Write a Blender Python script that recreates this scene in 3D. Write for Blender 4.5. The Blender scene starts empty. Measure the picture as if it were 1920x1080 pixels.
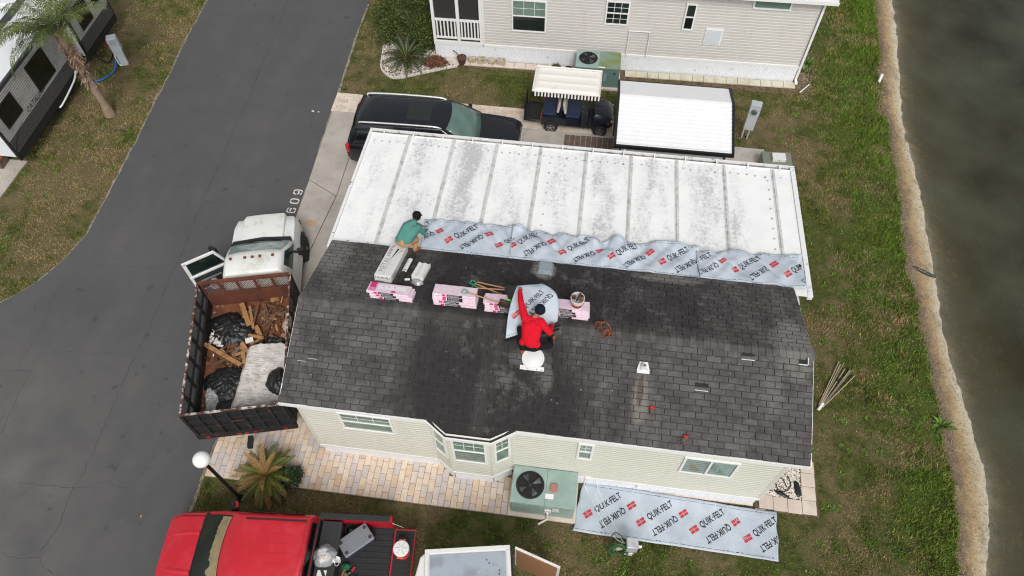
import bpy, bmesh, math, random
import numpy as np
from mathutils import Vector, Matrix, Euler, noise as mnoise
from mathutils.bvhtree import BVHTree
R = math.radians
rnd = random.Random(11)
scene = bpy.context.scene
COL = scene.collection

# ------------------------------------------------------------------ camera
def look_matrix(loc, pitch, yaw, roll):
    F = Vector((math.sin(yaw)*math.cos(pitch), math.cos(yaw)*math.cos(pitch), -math.sin(pitch)))
    Rt = Vector((math.cos(yaw), -math.sin(yaw), 0)); U = Rt.cross(F)
    r2 = Rt*math.cos(roll)+U*math.sin(roll); u2 = U*math.cos(roll)-Rt*math.sin(roll)
    m = Matrix((r2, u2, -F)).transposed().to_4x4(); m.translation = loc
    return m
cam_data = bpy.data.cameras.new('camera'); cam = bpy.data.objects.new('camera', cam_data); COL.objects.link(cam)
cam_data.sensor_width = 36; cam_data.lens = 36*1375.4/1920
cam_data.clip_start = .1; cam_data.clip_end = 2000
cam.matrix_world = look_matrix(Vector((6.1856, -6.1852, 18.0756)), R(56.606), R(-7.952), R(-.576))
scene.camera = cam

# ------------------------------------------------------------------ sky and sun (overcast)
SUN_EL, SUN_AZ = R(50), R(163)          # azimuth clockwise from +Y
w = bpy.data.worlds.new('World'); scene.world = w; w.use_nodes = True
nt = w.node_tree; nt.nodes.clear()
sky = nt.nodes.new('ShaderNodeTexSky'); sky.sky_type = 'NISHITA'; sky.sun_disc = False
sky.sun_elevation = SUN_EL; sky.sun_rotation = SUN_AZ; sky.air_density = 1.0; sky.dust_density = 4.0; sky.ozone_density = 1.0
hs = nt.nodes.new('ShaderNodeHueSaturation'); hs.inputs['Saturation'].default_value = .12
tcw = nt.nodes.new('ShaderNodeTexCoord'); nzw = nt.nodes.new('ShaderNodeTexNoise')
nzw.inputs['Scale'].default_value = 3.2; nzw.inputs['Detail'].default_value = 5
mrw = nt.nodes.new('ShaderNodeMapRange'); mrw.inputs[1].default_value = .3; mrw.inputs[2].default_value = .7
mrw.inputs[3].default_value = .62; mrw.inputs[4].default_value = 1.4
mxw = nt.nodes.new('ShaderNodeMix'); mxw.data_type = 'RGBA'; mxw.blend_type = 'MULTIPLY'; mxw.inputs[0].default_value = 1
bg = nt.nodes.new('ShaderNodeBackground'); bg.inputs['Strength'].default_value = .13
ow = nt.nodes.new('ShaderNodeOutputWorld')
nt.links.new(sky.outputs[0], hs.inputs['Color']); nt.links.new(tcw.outputs['Generated'], nzw.inputs['Vector'])
nt.links.new(nzw.outputs[0], mrw.inputs[0]); nt.links.new(hs.outputs[0], mxw.inputs[6]); nt.links.new(mrw.outputs[0], mxw.inputs[7])
nt.links.new(mxw.outputs[2], bg.inputs['Color']); nt.links.new(bg.outputs[0], ow.inputs[0])
sd = bpy.data.lights.new('sun', 'SUN'); sd.energy = 1.35; sd.angle = R(18); sd.color = (1, .975, .94)
so = bpy.data.objects.new('sun', sd); COL.objects.link(so)
so.rotation_euler = Vector((math.sin(SUN_AZ)*math.cos(SUN_EL), math.cos(SUN_AZ)*math.cos(SUN_EL), math.sin(SUN_EL))).to_track_quat('Z', 'Y').to_euler()
so.location = (0, -20, 40)
vs = scene.view_settings; vs.view_transform = 'Standard'; vs.look = 'None'; vs.exposure = 0.0; vs.gamma = 1; vs.use_curve_mapping = False
scene.cycles.use_denoising = True
scene.cycles.denoiser = 'OPENIMAGEDENOISE'; scene.cycles.denoising_prefilter = 'NONE'; scene.cycles.denoising_input_passes = 'RGB_ALBEDO_NORMAL'
scene.cycles.filter_width = 1.15
scene.cycles.max_bounces = 5; scene.cycles.diffuse_bounces = 3; scene.cycles.transparent_max_bounces = 12
scene.cycles.use_adaptive_sampling = False

# ------------------------------------------------------------------ helpers
def sr(r, g, b):
    f = lambda c: (c/255/12.92) if c/255 <= .04045 else ((c/255+.055)/1.055)**2.4
    return (f(r), f(g), f(b))
class MB:
    """collects shapes and links them as one mesh object"""
    def __init__(s): s.v = []; s.f = []; s.mi = []
    def add(s, vs, fs, m=0):
        o = len(s.v); s.v += [tuple(v) for v in vs]; s.f += [tuple(i+o for i in f) for f in fs]; s.mi += [m]*len(fs); return s
    def box(s, x0, x1, y0, y1, z0, z1, m=0):
        return s.add([(x0,y0,z0),(x1,y0,z0),(x1,y1,z0),(x0,y1,z0),(x0,y0,z1),(x1,y0,z1),(x1,y1,z1),(x0,y1,z1)],
                     [(0,3,2,1),(4,5,6,7),(0,1,5,4),(1,2,6,5),(2,3,7,6),(3,0,4,7)], m)
    def obox(s, c, size, rot=(0,0,0), m=0):
        e = Euler(rot).to_matrix(); c = Vector(c); hx, hy, hz = (k/2 for k in size)
        vs = [c+e@Vector((a*hx, b*hy, d*hz)) for a, b, d in ((-1,-1,-1),(1,-1,-1),(1,1,-1),(-1,1,-1),(-1,-1,1),(1,-1,1),(1,1,1),(-1,1,1))]
        return s.add(vs, [(0,3,2,1),(4,5,6,7),(0,1,5,4),(1,2,6,5),(2,3,7,6),(3,0,4,7)], m)
    def bar(s, a, b, w, h, up=(0,0,1), m=0):
        a = Vector(a); b = Vector(b); d = (b-a).normalized(); up = Vector(up)
        sx = d.cross(up)
        if sx.length < 1e-4: sx = d.cross(Vector((1,0,0)))
        sx.normalize(); sz = sx.cross(d)
        vs = [p+sx*i*w/2+sz*j*h/2 for p in (a, b) for i, j in ((-1,-1),(1,-1),(1,1),(-1,1))]
        return s.add(vs, [(0,1,2,3)[::-1],(4,5,6,7)[::1],(0,1,5,4),(1,2,6,5),(2,3,7,6),(3,0,4,7)], m)
    def tube(s, pts, r, n=8, m=0, cap=True):
        P = [Vector(p) for p in pts]; k = len(P); rr = r if isinstance(r, (list, tuple)) else [r]*k
        rings = []; ref = None
        for i in range(k):
            d = (P[min(i+1,k-1)]-P[max(i-1,0)]).normalized()
            if ref is None: ref = d.orthogonal().normalized()
            ref = (ref-d*ref.dot(d)); ref = ref.normalized() if ref.length > 1e-6 else d.orthogonal().normalized()
            b = d.cross(ref)
            rings.append([P[i]+(ref*math.cos(t)+b*math.sin(t))*rr[i] for t in (2*math.pi*j/n for j in range(n))])
        return s.loft(rings, m=m, cap=cap)
    def loft(s, rings, m=0, cap=True, closed=True):
        n = len(rings[0]); vs = [p for r in rings for p in r]; fs = []
        for i in range(len(rings)-1):
            for j in range(n if closed else n-1):
                fs.append((i*n+j, i*n+(j+1) % n, (i+1)*n+(j+1) % n, (i+1)*n+j))
        if cap and closed:
            fs.append(tuple(range(n))[::-1]); fs.append(tuple((len(rings)-1)*n+j for j in range(n)))
        return s.add(vs, fs, m)
    def lathe(s, prof, n=24, c=(0,0,0), axis='z', m=0, cap=True):
        c = Vector(c); rings = []
        for r, h in prof:
            ring = []
            for j in range(n):
                t = 2*math.pi*j/n; a, b = r*math.cos(t), r*math.sin(t)
                ring.append(c+(Vector((a,b,h)) if axis == 'z' else Vector((h,a,b)) if axis == 'x' else Vector((b,h,a))))
            rings.append(ring)
        return s.loft(rings, m=m, cap=cap)
    def prism(s, poly, a0, a1, axis='z', m=0):
        f = {'z': lambda p, h: (p[0],p[1],h), 'x': lambda p, h: (h,p[0],p[1]), 'y': lambda p, h: (p[0],h,p[1])}[axis]
        n = len(poly); vs = [f(p, a0) for p in poly]+[f(p, a1) for p in poly]
        return s.add(vs, [tuple(range(n))[::-1], tuple(range(n, 2*n))]+[(i, (i+1) % n, n+(i+1) % n, n+i) for i in range(n)], m)
    def grid(s, fn, nu, nv, m=0):
        vs = [fn(i/nu, j/nv) for j in range(nv+1) for i in range(nu+1)]
        return s.add(vs, [(j*(nu+1)+i, j*(nu+1)+i+1, (j+1)*(nu+1)+i+1, (j+1)*(nu+1)+i) for j in range(nv) for i in range(nu)], m)
    def quad(s, a, b, c, d, m=0): return s.add([a,b,c,d], [(0,1,2,3)], m)
    def mesh(s, name):
        me = bpy.data.meshes.new(name); me.from_pydata([tuple(v) for v in s.v], [], s.f)
        return me
    def build(s, name, mat, parent=None, smooth=0, bevel=0, solid=0, sub=0, fix=True, off=(0,0,0)):
        if off != (0,0,0): s.v = [(v[0]-off[0], v[1]-off[1], v[2]-off[2]) for v in s.v]
        me = s.mesh(name); mats = mat if isinstance(mat, (list, tuple)) else [mat]
        for mm in mats: me.materials.append(mm)
        if len(mats) > 1: me.polygons.foreach_set('material_index', s.mi)
        if fix:
            bm = bmesh.new(); bm.from_mesh(me); bmesh.ops.recalc_face_normals(bm, faces=bm.faces); bm.to_mesh(me); bm.free()
        if smooth:
            me.polygons.foreach_set('use_smooth', [True]*len(me.polygons)); me.set_sharp_from_angle(angle=R(smooth))
        o = bpy.data.objects.new(name, me); COL.objects.link(o); o.parent = parent
        if solid:
            md = o.modifiers.new('solid', 'SOLIDIFY'); md.thickness = solid; md.offset = -1
        if bevel:
            md = o.modifiers.new('bevel', 'BEVEL'); md.width = bevel; md.segments = 2; md.limit_method = 'ANGLE'; md.angle_limit = R(40)
        if sub:
            md = o.modifiers.new('sub', 'SUBSURF'); md.levels = sub; md.render_levels = sub
        return o
def tag(o, label=None, cat=None, group=None, kind=None):
    if label: o['label'] = label
    if cat: o['category'] = cat
    if group: o['group'] = group
    if kind: o['kind'] = kind
    return o
def thing(name, label, cat, loc=(0,0,0), rz=0, group=None):
    o = bpy.data.objects.new(name, None); COL.objects.link(o); o.location = loc; o.rotation_euler = (0,0,rz); o.empty_display_size = .2
    return tag(o, label, cat, group)
def copy_obj(src, parent=None, loc=None, rot=None, scale=None):
    c = src.copy(); COL.objects.link(c); c.parent = parent
    if loc is not None: c.location = loc
    if rot is not None: c.rotation_euler = rot
    if scale is not None: c.scale = scale
    return c
def lerp(a, b, t): return a+(b-a)*t
def interp(pts, y):
    if y <= pts[0][0]: return pts[0][1]
    for (a, b), (c, d) in zip(pts, pts[1:]):
        if y <= c: return lerp(b, d, (y-a)/(c-a))
    return pts[-1][1]
def nz(x, y, z=0, s=1.0): return mnoise.noise(Vector((x*s, y*s, z*s)))
def smoothpts(pts, k=6):
    P = [Vector(p) for p in pts]; out = []
    for i in range(len(P)-1):
        p0, p1, p2, p3 = P[max(i-1,0)], P[i], P[i+1], P[min(i+2,len(P)-1)]
        for j in range(k):
            t = j/k
            out.append(.5*((2*p1)+(p2-p0)*t+(2*p0-5*p1+4*p2-p3)*t*t+(3*p1-p0-3*p2+p3)*t**3))
    return out+[P[-1]]

# ------------------------------------------------------------------ materials
class NT:
    def __init__(s, name):
        s.m = bpy.data.materials.new(name); s.m.use_nodes = True; s.t = s.m.node_tree; s.b = s.t.nodes['Principled BSDF']
        s.out = s.t.nodes['Material Output']; s._pos = None
    def node(s, t, **kw):
        n = s.t.nodes.new(t)
        for k, v in kw.items(): setattr(n, k, v)
        return n
    def put(s, inp, v):
        if hasattr(v, 'is_linked') or hasattr(v, 'links'): s.t.links.new(v, inp)
        elif isinstance(v, (tuple, list)) and inp.type == 'RGBA' and len(v) == 3: inp.default_value = (*v, 1)
        else: inp.default_value = v
    @property
    def pos(s):
        if s._pos is None: s._pos = s.node('ShaderNodeNewGeometry').outputs['Position']
        return s._pos
    def obj(s): return s.node('ShaderNodeTexCoord').outputs['Object']
    def mapv(s, vec, scale=(1,1,1), rot=(0,0,0), loc=(0,0,0)):
        n = s.node('ShaderNodeMapping'); s.put(n.inputs['Vector'], vec); n.inputs['Scale'].default_value = scale; n.inputs['Rotation'].default_value = rot; n.inputs['Location'].default_value = loc
        return n.outputs[0]
    def noise(s, scale, detail=4, rough=.55, vec=None, dist=0):
        n = s.node('ShaderNodeTexNoise'); s.put(n.inputs['Vector'], vec if vec is not None else s.pos)
        n.inputs['Scale'].default_value = scale; n.inputs['Detail'].default_value = detail; n.inputs['Roughness'].default_value = rough; n.inputs['Distortion'].default_value = dist
        return n.outputs['Fac']
    def noisec(s, scale, vec=None):
        n = s.node('ShaderNodeTexNoise'); s.put(n.inputs['Vector'], vec if vec is not None else s.pos); n.inputs['Scale'].default_value = scale
        return n.outputs['Color']
    def voro(s, scale, feature='F1', vec=None, out='Distance'):
        n = s.node('ShaderNodeTexVoronoi', feature=feature); s.put(n.inputs['Vector'], vec if vec is not None else s.pos); n.inputs['Scale'].default_value = scale
        return n.outputs[out]
    def rng(s, v, a, b, c=0., d=1., clamp=True):
        n = s.node('ShaderNodeMapRange', clamp=clamp); s.put(n.inputs[0], v)
        for i, k in zip((1,2,3,4), (a,b,c,d)): n.inputs[i].default_value = k
        return n.outputs[0]
    def math(s, op, a, b=0.):
        n = s.node('ShaderNodeMath', operation=op); s.put(n.inputs[0], a); s.put(n.inputs[1], b); return n.outputs[0]
    def vadd(s, a, b):
        n = s.node('ShaderNodeVectorMath', operation='ADD'); s.put(n.inputs[0], a); s.put(n.inputs[1], b); return n.outputs[0]
    def mix(s, f, a, b, blend='MIX'):
        n = s.node('ShaderNodeMix', data_type='RGBA', blend_type=blend); s.put(n.inputs[0], f); s.put(n.inputs[6], a); s.put(n.inputs[7], b); return n.outputs[2]
    def ramp(s, f, stops, mode='LINEAR'):
        n = s.node('ShaderNodeValToRGB'); s.put(n.inputs[0], f); e = n.color_ramp.elements; n.color_ramp.interpolation = mode
        e[0].position = stops[0][0]; e[0].color = (*stops[0][1], 1); e[1].position = stops[-1][0]; e[1].color = (*stops[-1][1], 1)
        for p, c in stops[1:-1]:
            k = e.new(p); k.color = (*c, 1)
        return n.outputs[0]
    def xyz(s, v=None):
        n = s.node('ShaderNodeSeparateXYZ'); s.put(n.inputs[0], v if v is not None else s.pos); return n.outputs
    def rand(s):
        a = s.node('ShaderNodeObjectInfo').outputs['Random']; b = s.node('ShaderNodeNewGeometry').outputs['Random Per Island']
        return s.math('FRACT', s.math('ADD', a, b))
    def bump(s, h, strength=.3, dist=.02):
        n = s.node('ShaderNodeBump'); n.inputs['Strength'].default_value = strength; n.inputs['Distance'].default_value = dist; s.put(n.inputs['Height'], h)
        s.t.links.new(n.outputs[0], s.b.inputs['Normal']); return n.outputs[0]
    def done(s, col=None, rough=None, metal=None, spec=None, coat=None):
        for k, v in (('Base Color', col), ('Roughness', rough), ('Metallic', metal), ('Specular IOR Level', spec), ('Coat Weight', coat)):
            if v is not None: s.put(s.b.inputs[k], v)
        return s.m
_mc = {}
def M(name, col, rough=.6, metal=0, var=.12, vs=5, bump=0, bs=60, col2=None, cs=3, lo=.5, hi=.62, coat=0, spec=.5, fine=.05):
    """plain painted / plastic / wood etc. material: base colour with broad and fine variation, optional second (wear/dirt) colour"""
    if name in _mc: return _mc[name]
    t = NT(name); a = tuple(c*(1-var) for c in col); b = tuple(min(1, c*(1+var)) for c in col)
    c = t.mix(t.noise(vs, 5), a, b)
    if fine: c = t.mix(1.0, c, t.ramp(t.noise(140, 2), [(.3, (1-fine*2,)*3), (.7, (1,)*3)]), 'MULTIPLY')
    if col2: c = t.mix(t.rng(t.noise(cs, 7, .65), lo, hi), c, col2)
    if bump: t.bump(t.noise(bs, 4), bump, .01)
    r = t.rng(t.noise(vs*2.3, 4), .3, .7, max(0, rough-.08), min(1, rough+.08))
    _mc[name] = t.done(c, r, metal, spec, coat); return _mc[name]
# ================================================================== SETTING
GRASS_EDGE = [(-40,15.3),(-8,15.6),(-1.05,15.97),(-.05,16.11),(1.29,16.24),(2.74,16.31),(4.29,16.24),(6.18,16.2),(8.47,16.19),(11.08,16.35),(12.75,16.43),(16.52,16.57),(20.99,17.02),(30,17.6),(60,19)]
WATER_EDGE = [(-40,16.2),(-8,16.5),(-.83,16.88),(.91,17.31),(1.9,17.39),(3.08,17.3),(4.67,17.19),(6.42,17.15),(8.77,17.26),(11.18,17.34),(13.36,17.35),(14.93,17.32),(18.48,17.77),(21.83,18.01),(30,18.6),(60,20)]
ROAD_L = [(60,-9.4),(17.75,-9.28),(16,-9.27),(13.9,-9.14),(11.6,-9.03),(9.9,-8.94),(7.6,-8.87),(5.96,-8.84),(5.0,-9.07),(4.02,-9.48),(3.55,-9.88),(3.19,-10.25),(2.2,-11.6),(1.0,-14.0),(0,-18),(-.5,-30),(-1,-60)]
ROAD_R = [(-60,-2.2),(-3,-2.42),(-1.7,-2.49),(-1.1,-2.52),(0,-2.47),(4,-2.52),(7.69,-2.58),(9.15,-2.60),(10.55,-2.68),(12.17,-2.73),(13.17,-2.76),(15.9,-2.88),(18.24,-2.9),(60,-3.4)]
def gedge(y): return interp(GRASS_EDGE, y)+.16*nz(y*.7, 3.1)+.09*nz(y*2.3, 1.2)+.05*nz(y*7, 7)
def wedge(y): return interp(WATER_EDGE, y)+.06*nz(y*.7, 9.4)+.03*nz(y*2.9, 5.2)

def lawn_color(t, k=1.0):
    n1 = t.noise(.42, 6, .6); n2 = t.noise(2.1, 5, .6); n3 = t.noise(9, 4)
    g = t.mix(t.rng(n2, .3, .7), tuple(c*k for c in sr(46,57,26)), tuple(c*k for c in sr(86,103,42)))
    g = t.mix(t.rng(n3, .35, .75), g, tuple(c*k for c in sr(108,114,54)))
    x = t.xyz()[0]
    lush = t.math('MULTIPLY', t.rng(x, 13.8, 16.2), t.rng(t.noise(.8, 4), .36, .58))
    g = t.mix(t.math('MULTIPLY', lush, .8), g, tuple(c*k for c in sr(84,108,36)))
    pd = t.math('ADD', t.math('MULTIPLY', n1, .62), t.math('MULTIPLY', n2, .38))
    bias = t.math('ADD', pd, t.rng(x, -4, 4, .05, .0))
    bias = t.math('SUBTRACT', bias, t.rng(x, 14.6, 16, 0, .04))
    dry = t.rng(bias, .465, .58)
    return t.mix(t.math('MULTIPLY', dry, .82), g, t.mix(t.noise(5, 5), tuple(c*k for c in sr(120,103,74)), tuple(c*k for c in sr(148,132,102))))
def mat_lawn():
    t = NT('lawn_soil'); c = lawn_color(t, .8)
    c = t.mix(t.rng(t.noise(30, 4), .4, .62), c, t.mix(.5, c, sr(70,58,42)))
    t.bump(t.noise(45, 4), .8, .03); return t.done(c, .95, spec=.2)
def mat_blades():
    t = NT('grass_blade'); c = lawn_color(t, 1.7)
    c = t.mix(1.0, c, t.ramp(t.rand(), [(0, (.62,.63,.56)), (.5, (1,1,1)), (1, (1.4,1.32,1.1))]), 'MULTIPLY')
    t.b.inputs['Subsurface Weight'].default_value = 0
    return t.done(c, .7, spec=.25)
def mat_asphalt():
    t = NT('asphalt'); n = t.noise(.32, 5, .6)
    c = t.mix(t.rng(n, .3, .7), sr(80,80,82), sr(90,89,89))
    c = t.mix(t.math('MULTIPLY', t.rng(t.noise(1.3, 6, .65), .5, .75), .5), c, sr(94,92,91))
    c = t.mix(t.math('MULTIPLY', t.rng(t.noise(.9, 5, .6, t.mapv(t.pos, (1,.25,1))), .52, .75), .35), c, sr(102,100,98))
    # worn dusty patches low on the bend
    x, y, _ = t.xyz()
    c = t.mix(t.math('MULTIPLY', t.math('MULTIPLY', t.rng(x, -3, -10, 0, .7), t.rng(y, 3.5, -2, 0, .8)), t.rng(t.noise(.8, 6), .3, .6)), c, sr(132,127,120))
    sp = t.rng(t.noise(230, 2), .62, .78); c = t.mix(t.math('MULTIPLY', sp, .25), c, sr(150,147,142))
    d = t.rng(t.noise(160, 2), .28, .4); c = t.mix(d, t.mix(.45, c, (.012,.012,.013)), c)
    st = t.math('MULTIPLY', t.rng(t.noise(2.4, 4), .66, .72), .5); c = t.mix(st, c, sr(58,57,58))
    t.bump(t.noise(170, 3), .35, .006); return t.done(c, .85, spec=.35)
def mat_concrete(name='concrete', a=sr(168,160,152), b=sr(192,184,175)):
    t = NT(name); c = t.mix(t.rng(t.noise(.9, 6, .6), .3, .7), a, b)
    c = t.mix(t.math('MULTIPLY', t.rng(t.noise(2.5, 6, .65), .5, .72), .6), c, tuple(k*.72 for k in a))
    c = t.mix(t.math('MULTIPLY', t.rng(t.noise(90, 3), .55, .75), .25), c, sr(120,112,104))
    # rusty oval stain of its own shape
    v = t.mapv(t.pos, (1,1,1), loc=(2.02,-7.18,0)); s = t.xyz(v)
    d = t.math('ADD', t.math('POWER', t.math('MULTIPLY', s[0], 4.2), 2.), t.math('POWER', t.math('MULTIPLY', s[1], 6.), 2.))
    c = t.mix(t.math('MULTIPLY', t.rng(t.math('ADD', d, t.math('MULTIPLY', t.noise(9), .8)), .9, 1.25, 1, 0), .7), c, sr(190,150,100))
    t.bump(t.noise(80, 4), .25, .006); return t.done(c, .85, spec=.3)
def mat_paver(name, cols):
    t = NT(name); c = t.ramp(t.rand(), cols)
    c = t.mix(t.math('MULTIPLY', t.rng(t.noise(6, 6, .65), .42, .7), .35), c, sr(168,152,134))
    c = t.mix(t.math('MULTIPLY', t.rng(t.noise(110, 3), .55, .75), .35), c, sr(130,112,96))
    t.bump(t.noise(90, 4), .3, .006); return t.done(c, .85, spec=.3)
MAT_LAWN = mat_lawn(); MAT_BLADE = mat_blades(); MAT_ASPH = mat_asphalt(); MAT_CONC = mat_concrete()
PAV_COLS = [(0, sr(224,206,188)), (.2, sr(232,214,192)), (.4, sr(222,196,168)), (.55, sr(228,212,198)), (.7, sr(212,200,194)), (.85, sr(204,196,192)), (.94, sr(214,184,156)), (1, sr(234,220,200))]
MAT_PAV = mat_paver('paver_stone', PAV_COLS)
MAT_PAV2 = mat_paver('paver_stone_pale', [(0, sr(214,200,186)), (.4, sr(226,210,192)), (.7, sr(204,184,166)), (1, sr(232,220,206))])
MAT_SOIL = M('soil', sr(110,92,72), .95, var=.3, vs=9, bump=.8, bs=50, col2=sr(70,56,44), cs=7)
MAT_CRACK = M('crack_fill', (.028,.028,.03), .9, var=.3, vs=4)

# ---- ground sheet, out to the horizon, ending at the shore lip
ys = list(np.arange(-12, 26, .2)); ys = [-400,-120,-50,-25]+ys+[30,40,70,150,500]
mb = MB(); xs = [-600,-150,-60,-30,-18]+list(np.arange(-14, 15.6, .8))
def lawn_z(x, y): return .018*nz(x*.8, y*.8)+.012*nz(x*2.7, y*2.7)-.012
rows = [[(x, y, lawn_z(x, y) if abs(x) < 30 and -13 < y < 27 else 0) for x in xs]+[(gedge(y)-.15, y, lawn_z(15.6, y)), (gedge(y), y, -.03), (gedge(y)+.05, y, -.12)] for y in ys]
n = len(rows[0]); mb.add([p for r in rows for p in r], [(j*n+i, j*n+i+1, (j+1)*n+i+1, (j+1)*n+i) for j in range(len(rows)-1) for i in range(n-1)])
tag(mb.build('ground', MAT_LAWN, smooth=60), kind='structure')
# ---- sandy bank and pond bed
t = NT('bank_sand'); s = t.xyz(); z = t.math('ADD', s[2], t.math('MULTIPLY', t.math('SUBTRACT', t.noise(3.2, 6, .65), .5), .2))
c = t.ramp(t.rng(z, -.7, 0), [(0, sr(140,124,96)), (.16, sr(170,154,124)), (.30, sr(212,202,182)), (.42, sr(196,180,150)), (.55, sr(178,152,112)), (.68, sr(138,118,98)), (1, sr(92,78,66))])
c = t.mix(t.math('MULTIPLY', t.rng(t.noise(14, 6, .7), .5, .66), .7), c, sr(104,84,66)); c = t.mix(t.math('MULTIPLY', t.rng(t.noise(30, 4, .7), .6, .72), .8), c, sr(236,228,208))
c = t.mix(t.math('MULTIPLY', t.rng(t.noise(1.4, 6, .65), .52, .66), .55), c, sr(128,116,100)); c = t.mix(t.math('MULTIPLY', t.rng(t.noise(3.4, 6, .65), .56, .66), .6), c, sr(188,164,116))
t.bump(t.noise(26, 6, .7), 1.0, .05); MAT_SAND = t.done(c, .9, spec=.3)
def bank(y, s):
    g, w_ = gedge(y), wedge(y)
    prof = [(-.35,-.06),(0,-.07),(.08,-.16),(.35,-.25),(.7,-.38),(1.0,-.50),(1.25,-.58),(1.7,-.74),(2.4,-1.0),(4,-1.45),(8,-2.2),(20,-3),(60,-3)]
    f, z = prof[s]; x = g+(w_-g)*f if f <= 1 else w_+(f-1)
    k = 0 if s in (0, 1) else .02 if f < 3 else .06
    return (x+k*nz(y*3, s*2.3), y, z+k*(nz(x*2.5, y*2.5, 4)+.6*nz(x*7, y*7)))
def bank_fine(y, u):
    prof = [-.35,0,.08,.35,.7,1.0,1.25,1.7,2.4,4,8,20,60]; i = min(int(u), 11); a = Vector(bank(y, i)); b = Vector(bank(y, i+1)); p = a.lerp(b, u-i)
    if u < 8: p.z += (.022*nz(p.x*9, p.y*9, 2)+.014*nz(p.x*23, p.y*23, 8)*(1 if u > 1.5 else 0))*(1 if u < 3.6 else .35)
    return p
us = [0,1,1.5,2,2.25,2.5,2.75,3,3.25,3.5,3.75,4,4.25,4.5,4.75,5,5.33,5.66,6,6.5,7,7.5,8,9,10,11,12]
ysb = [-60,-25]+list(np.arange(-8, 24, .1))+[30,45,80]; mb = MB(); n = len(us)
mb.add([bank_fine(y, u) for y in ysb for u in us], [(j*n+i, j*n+i+1, (j+1)*n+i+1, (j+1)*n+i) for j in range(len(ysb)-1) for i in range(n-1)])
tag(mb.build('shore_bank', MAT_SAND, smooth=60), kind='structure')
# ---- pond
m = bpy.data.materials.new('pond_water'); m.use_nodes = True; tr = m.node_tree; tr.nodes.clear()
o_ = tr.nodes.new('ShaderNodeOutputMaterial'); gl = tr.nodes.new('ShaderNodeBsdfGlossy'); gl.inputs['Roughness'].default_value = .06
tp = tr.nodes.new('ShaderNodeBsdfTransparent'); fr = tr.nodes.new('ShaderNodeFresnel'); fr.inputs[0].default_value = 1.33; mx = tr.nodes.new('ShaderNodeMixShader')
bp = tr.nodes.new('ShaderNodeBump'); bp.inputs['Strength'].default_value = .03; bp.inputs['Distance'].default_value = .02; nn = tr.nodes.new('ShaderNodeTexNoise'); nn.inputs['Scale'].default_value = 5; nn.inputs['Detail'].default_value = 4
ge = tr.nodes.new('ShaderNodeNewGeometry'); tr.links.new(ge.outputs['Position'], nn.inputs['Vector']); tr.links.new(nn.outputs[0], bp.inputs['Height'])
tr.links.new(bp.outputs[0], gl.inputs['Normal']); tr.links.new(bp.outputs[0], fr.inputs['Normal'])
df = tr.nodes.new('ShaderNodeBsdfDiffuse'); df.inputs[0].default_value = (*sr(92,94,78), 1); mud = tr.nodes.new('ShaderNodeMixShader')
nm = tr.nodes.new('ShaderNodeTexNoise'); nm.inputs['Scale'].default_value = .5; nm.inputs['Detail'].default_value = 5; tr.links.new(ge.outputs['Position'], nm.inputs['Vector'])
mr_ = tr.nodes.new('ShaderNodeMapRange'); mr_.inputs[1].default_value = .3; mr_.inputs[2].default_value = .7; mr_.inputs[3].default_value = .22; mr_.inputs[4].default_value = .60
tr.links.new(nm.outputs[0], mr_.inputs[0]); tr.links.new(mr_.outputs[0], mud.inputs[0]); tr.links.new(tp.outputs[0], mud.inputs[1]); tr.links.new(df.outputs[0], mud.inputs[2])
va = tr.nodes.new('ShaderNodeVolumeAbsorption'); va.inputs['Color'].default_value = (.60,.56,.42,1); va.inputs['Density'].default_value = 2.2
tr.links.new(fr.outputs[0], mx.inputs[0]); tr.links.new(mud.outputs[0], mx.inputs[1]); tr.links.new(gl.outputs[0], mx.inputs[2]); tr.links.new(mx.outputs[0], o_.inputs['Surface']); tr.links.new(va.outputs[0], o_.inputs['Volume'])
tag(MB().box(14.5, 75, -58, 78, -6, -.5).build('pond_water', m), kind='structure')
# ---- road
def edge_poly(pts, amp=.03, step=.25):
    out = []
    for (y0, x0), (y1, x1) in zip(pts, pts[1:]):
        k = max(1, int(abs(y1-y0)/step)) if abs(y0) < 25 and abs(y1) < 25 else 1
        for i in range(k):
            f = i/k; y = lerp(y0, y1, f); x = lerp(x0, x1, f)
            out.append((x+amp*nz(x*3+1, y*2.3)+amp*.6*nz(x*9, y*9, 3), y))
    out.append((pts[-1][1], pts[-1][0])); return out
left = edge_poly(ROAD_L, .045); right = edge_poly(ROAD_R, .035)
ROAD = left+right
bm = bmesh.new(); f = bm.faces.new([bm.verts.new((x, y, .028)) for x, y in ROAD]); bmesh.ops.triangulate(bm, faces=[f]); bmesh.ops.recalc_face_normals(bm, faces=bm.faces)
me = bpy.data.meshes.new('road'); bm.to_mesh(me); bm.free(); me.materials.append(MAT_ASPH)
if me.polygons[0].normal.z < 0: me.flip_normals()
road = bpy.data.objects.new('road', me); COL.objects.link(road); tag(road, kind='structure')
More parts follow.
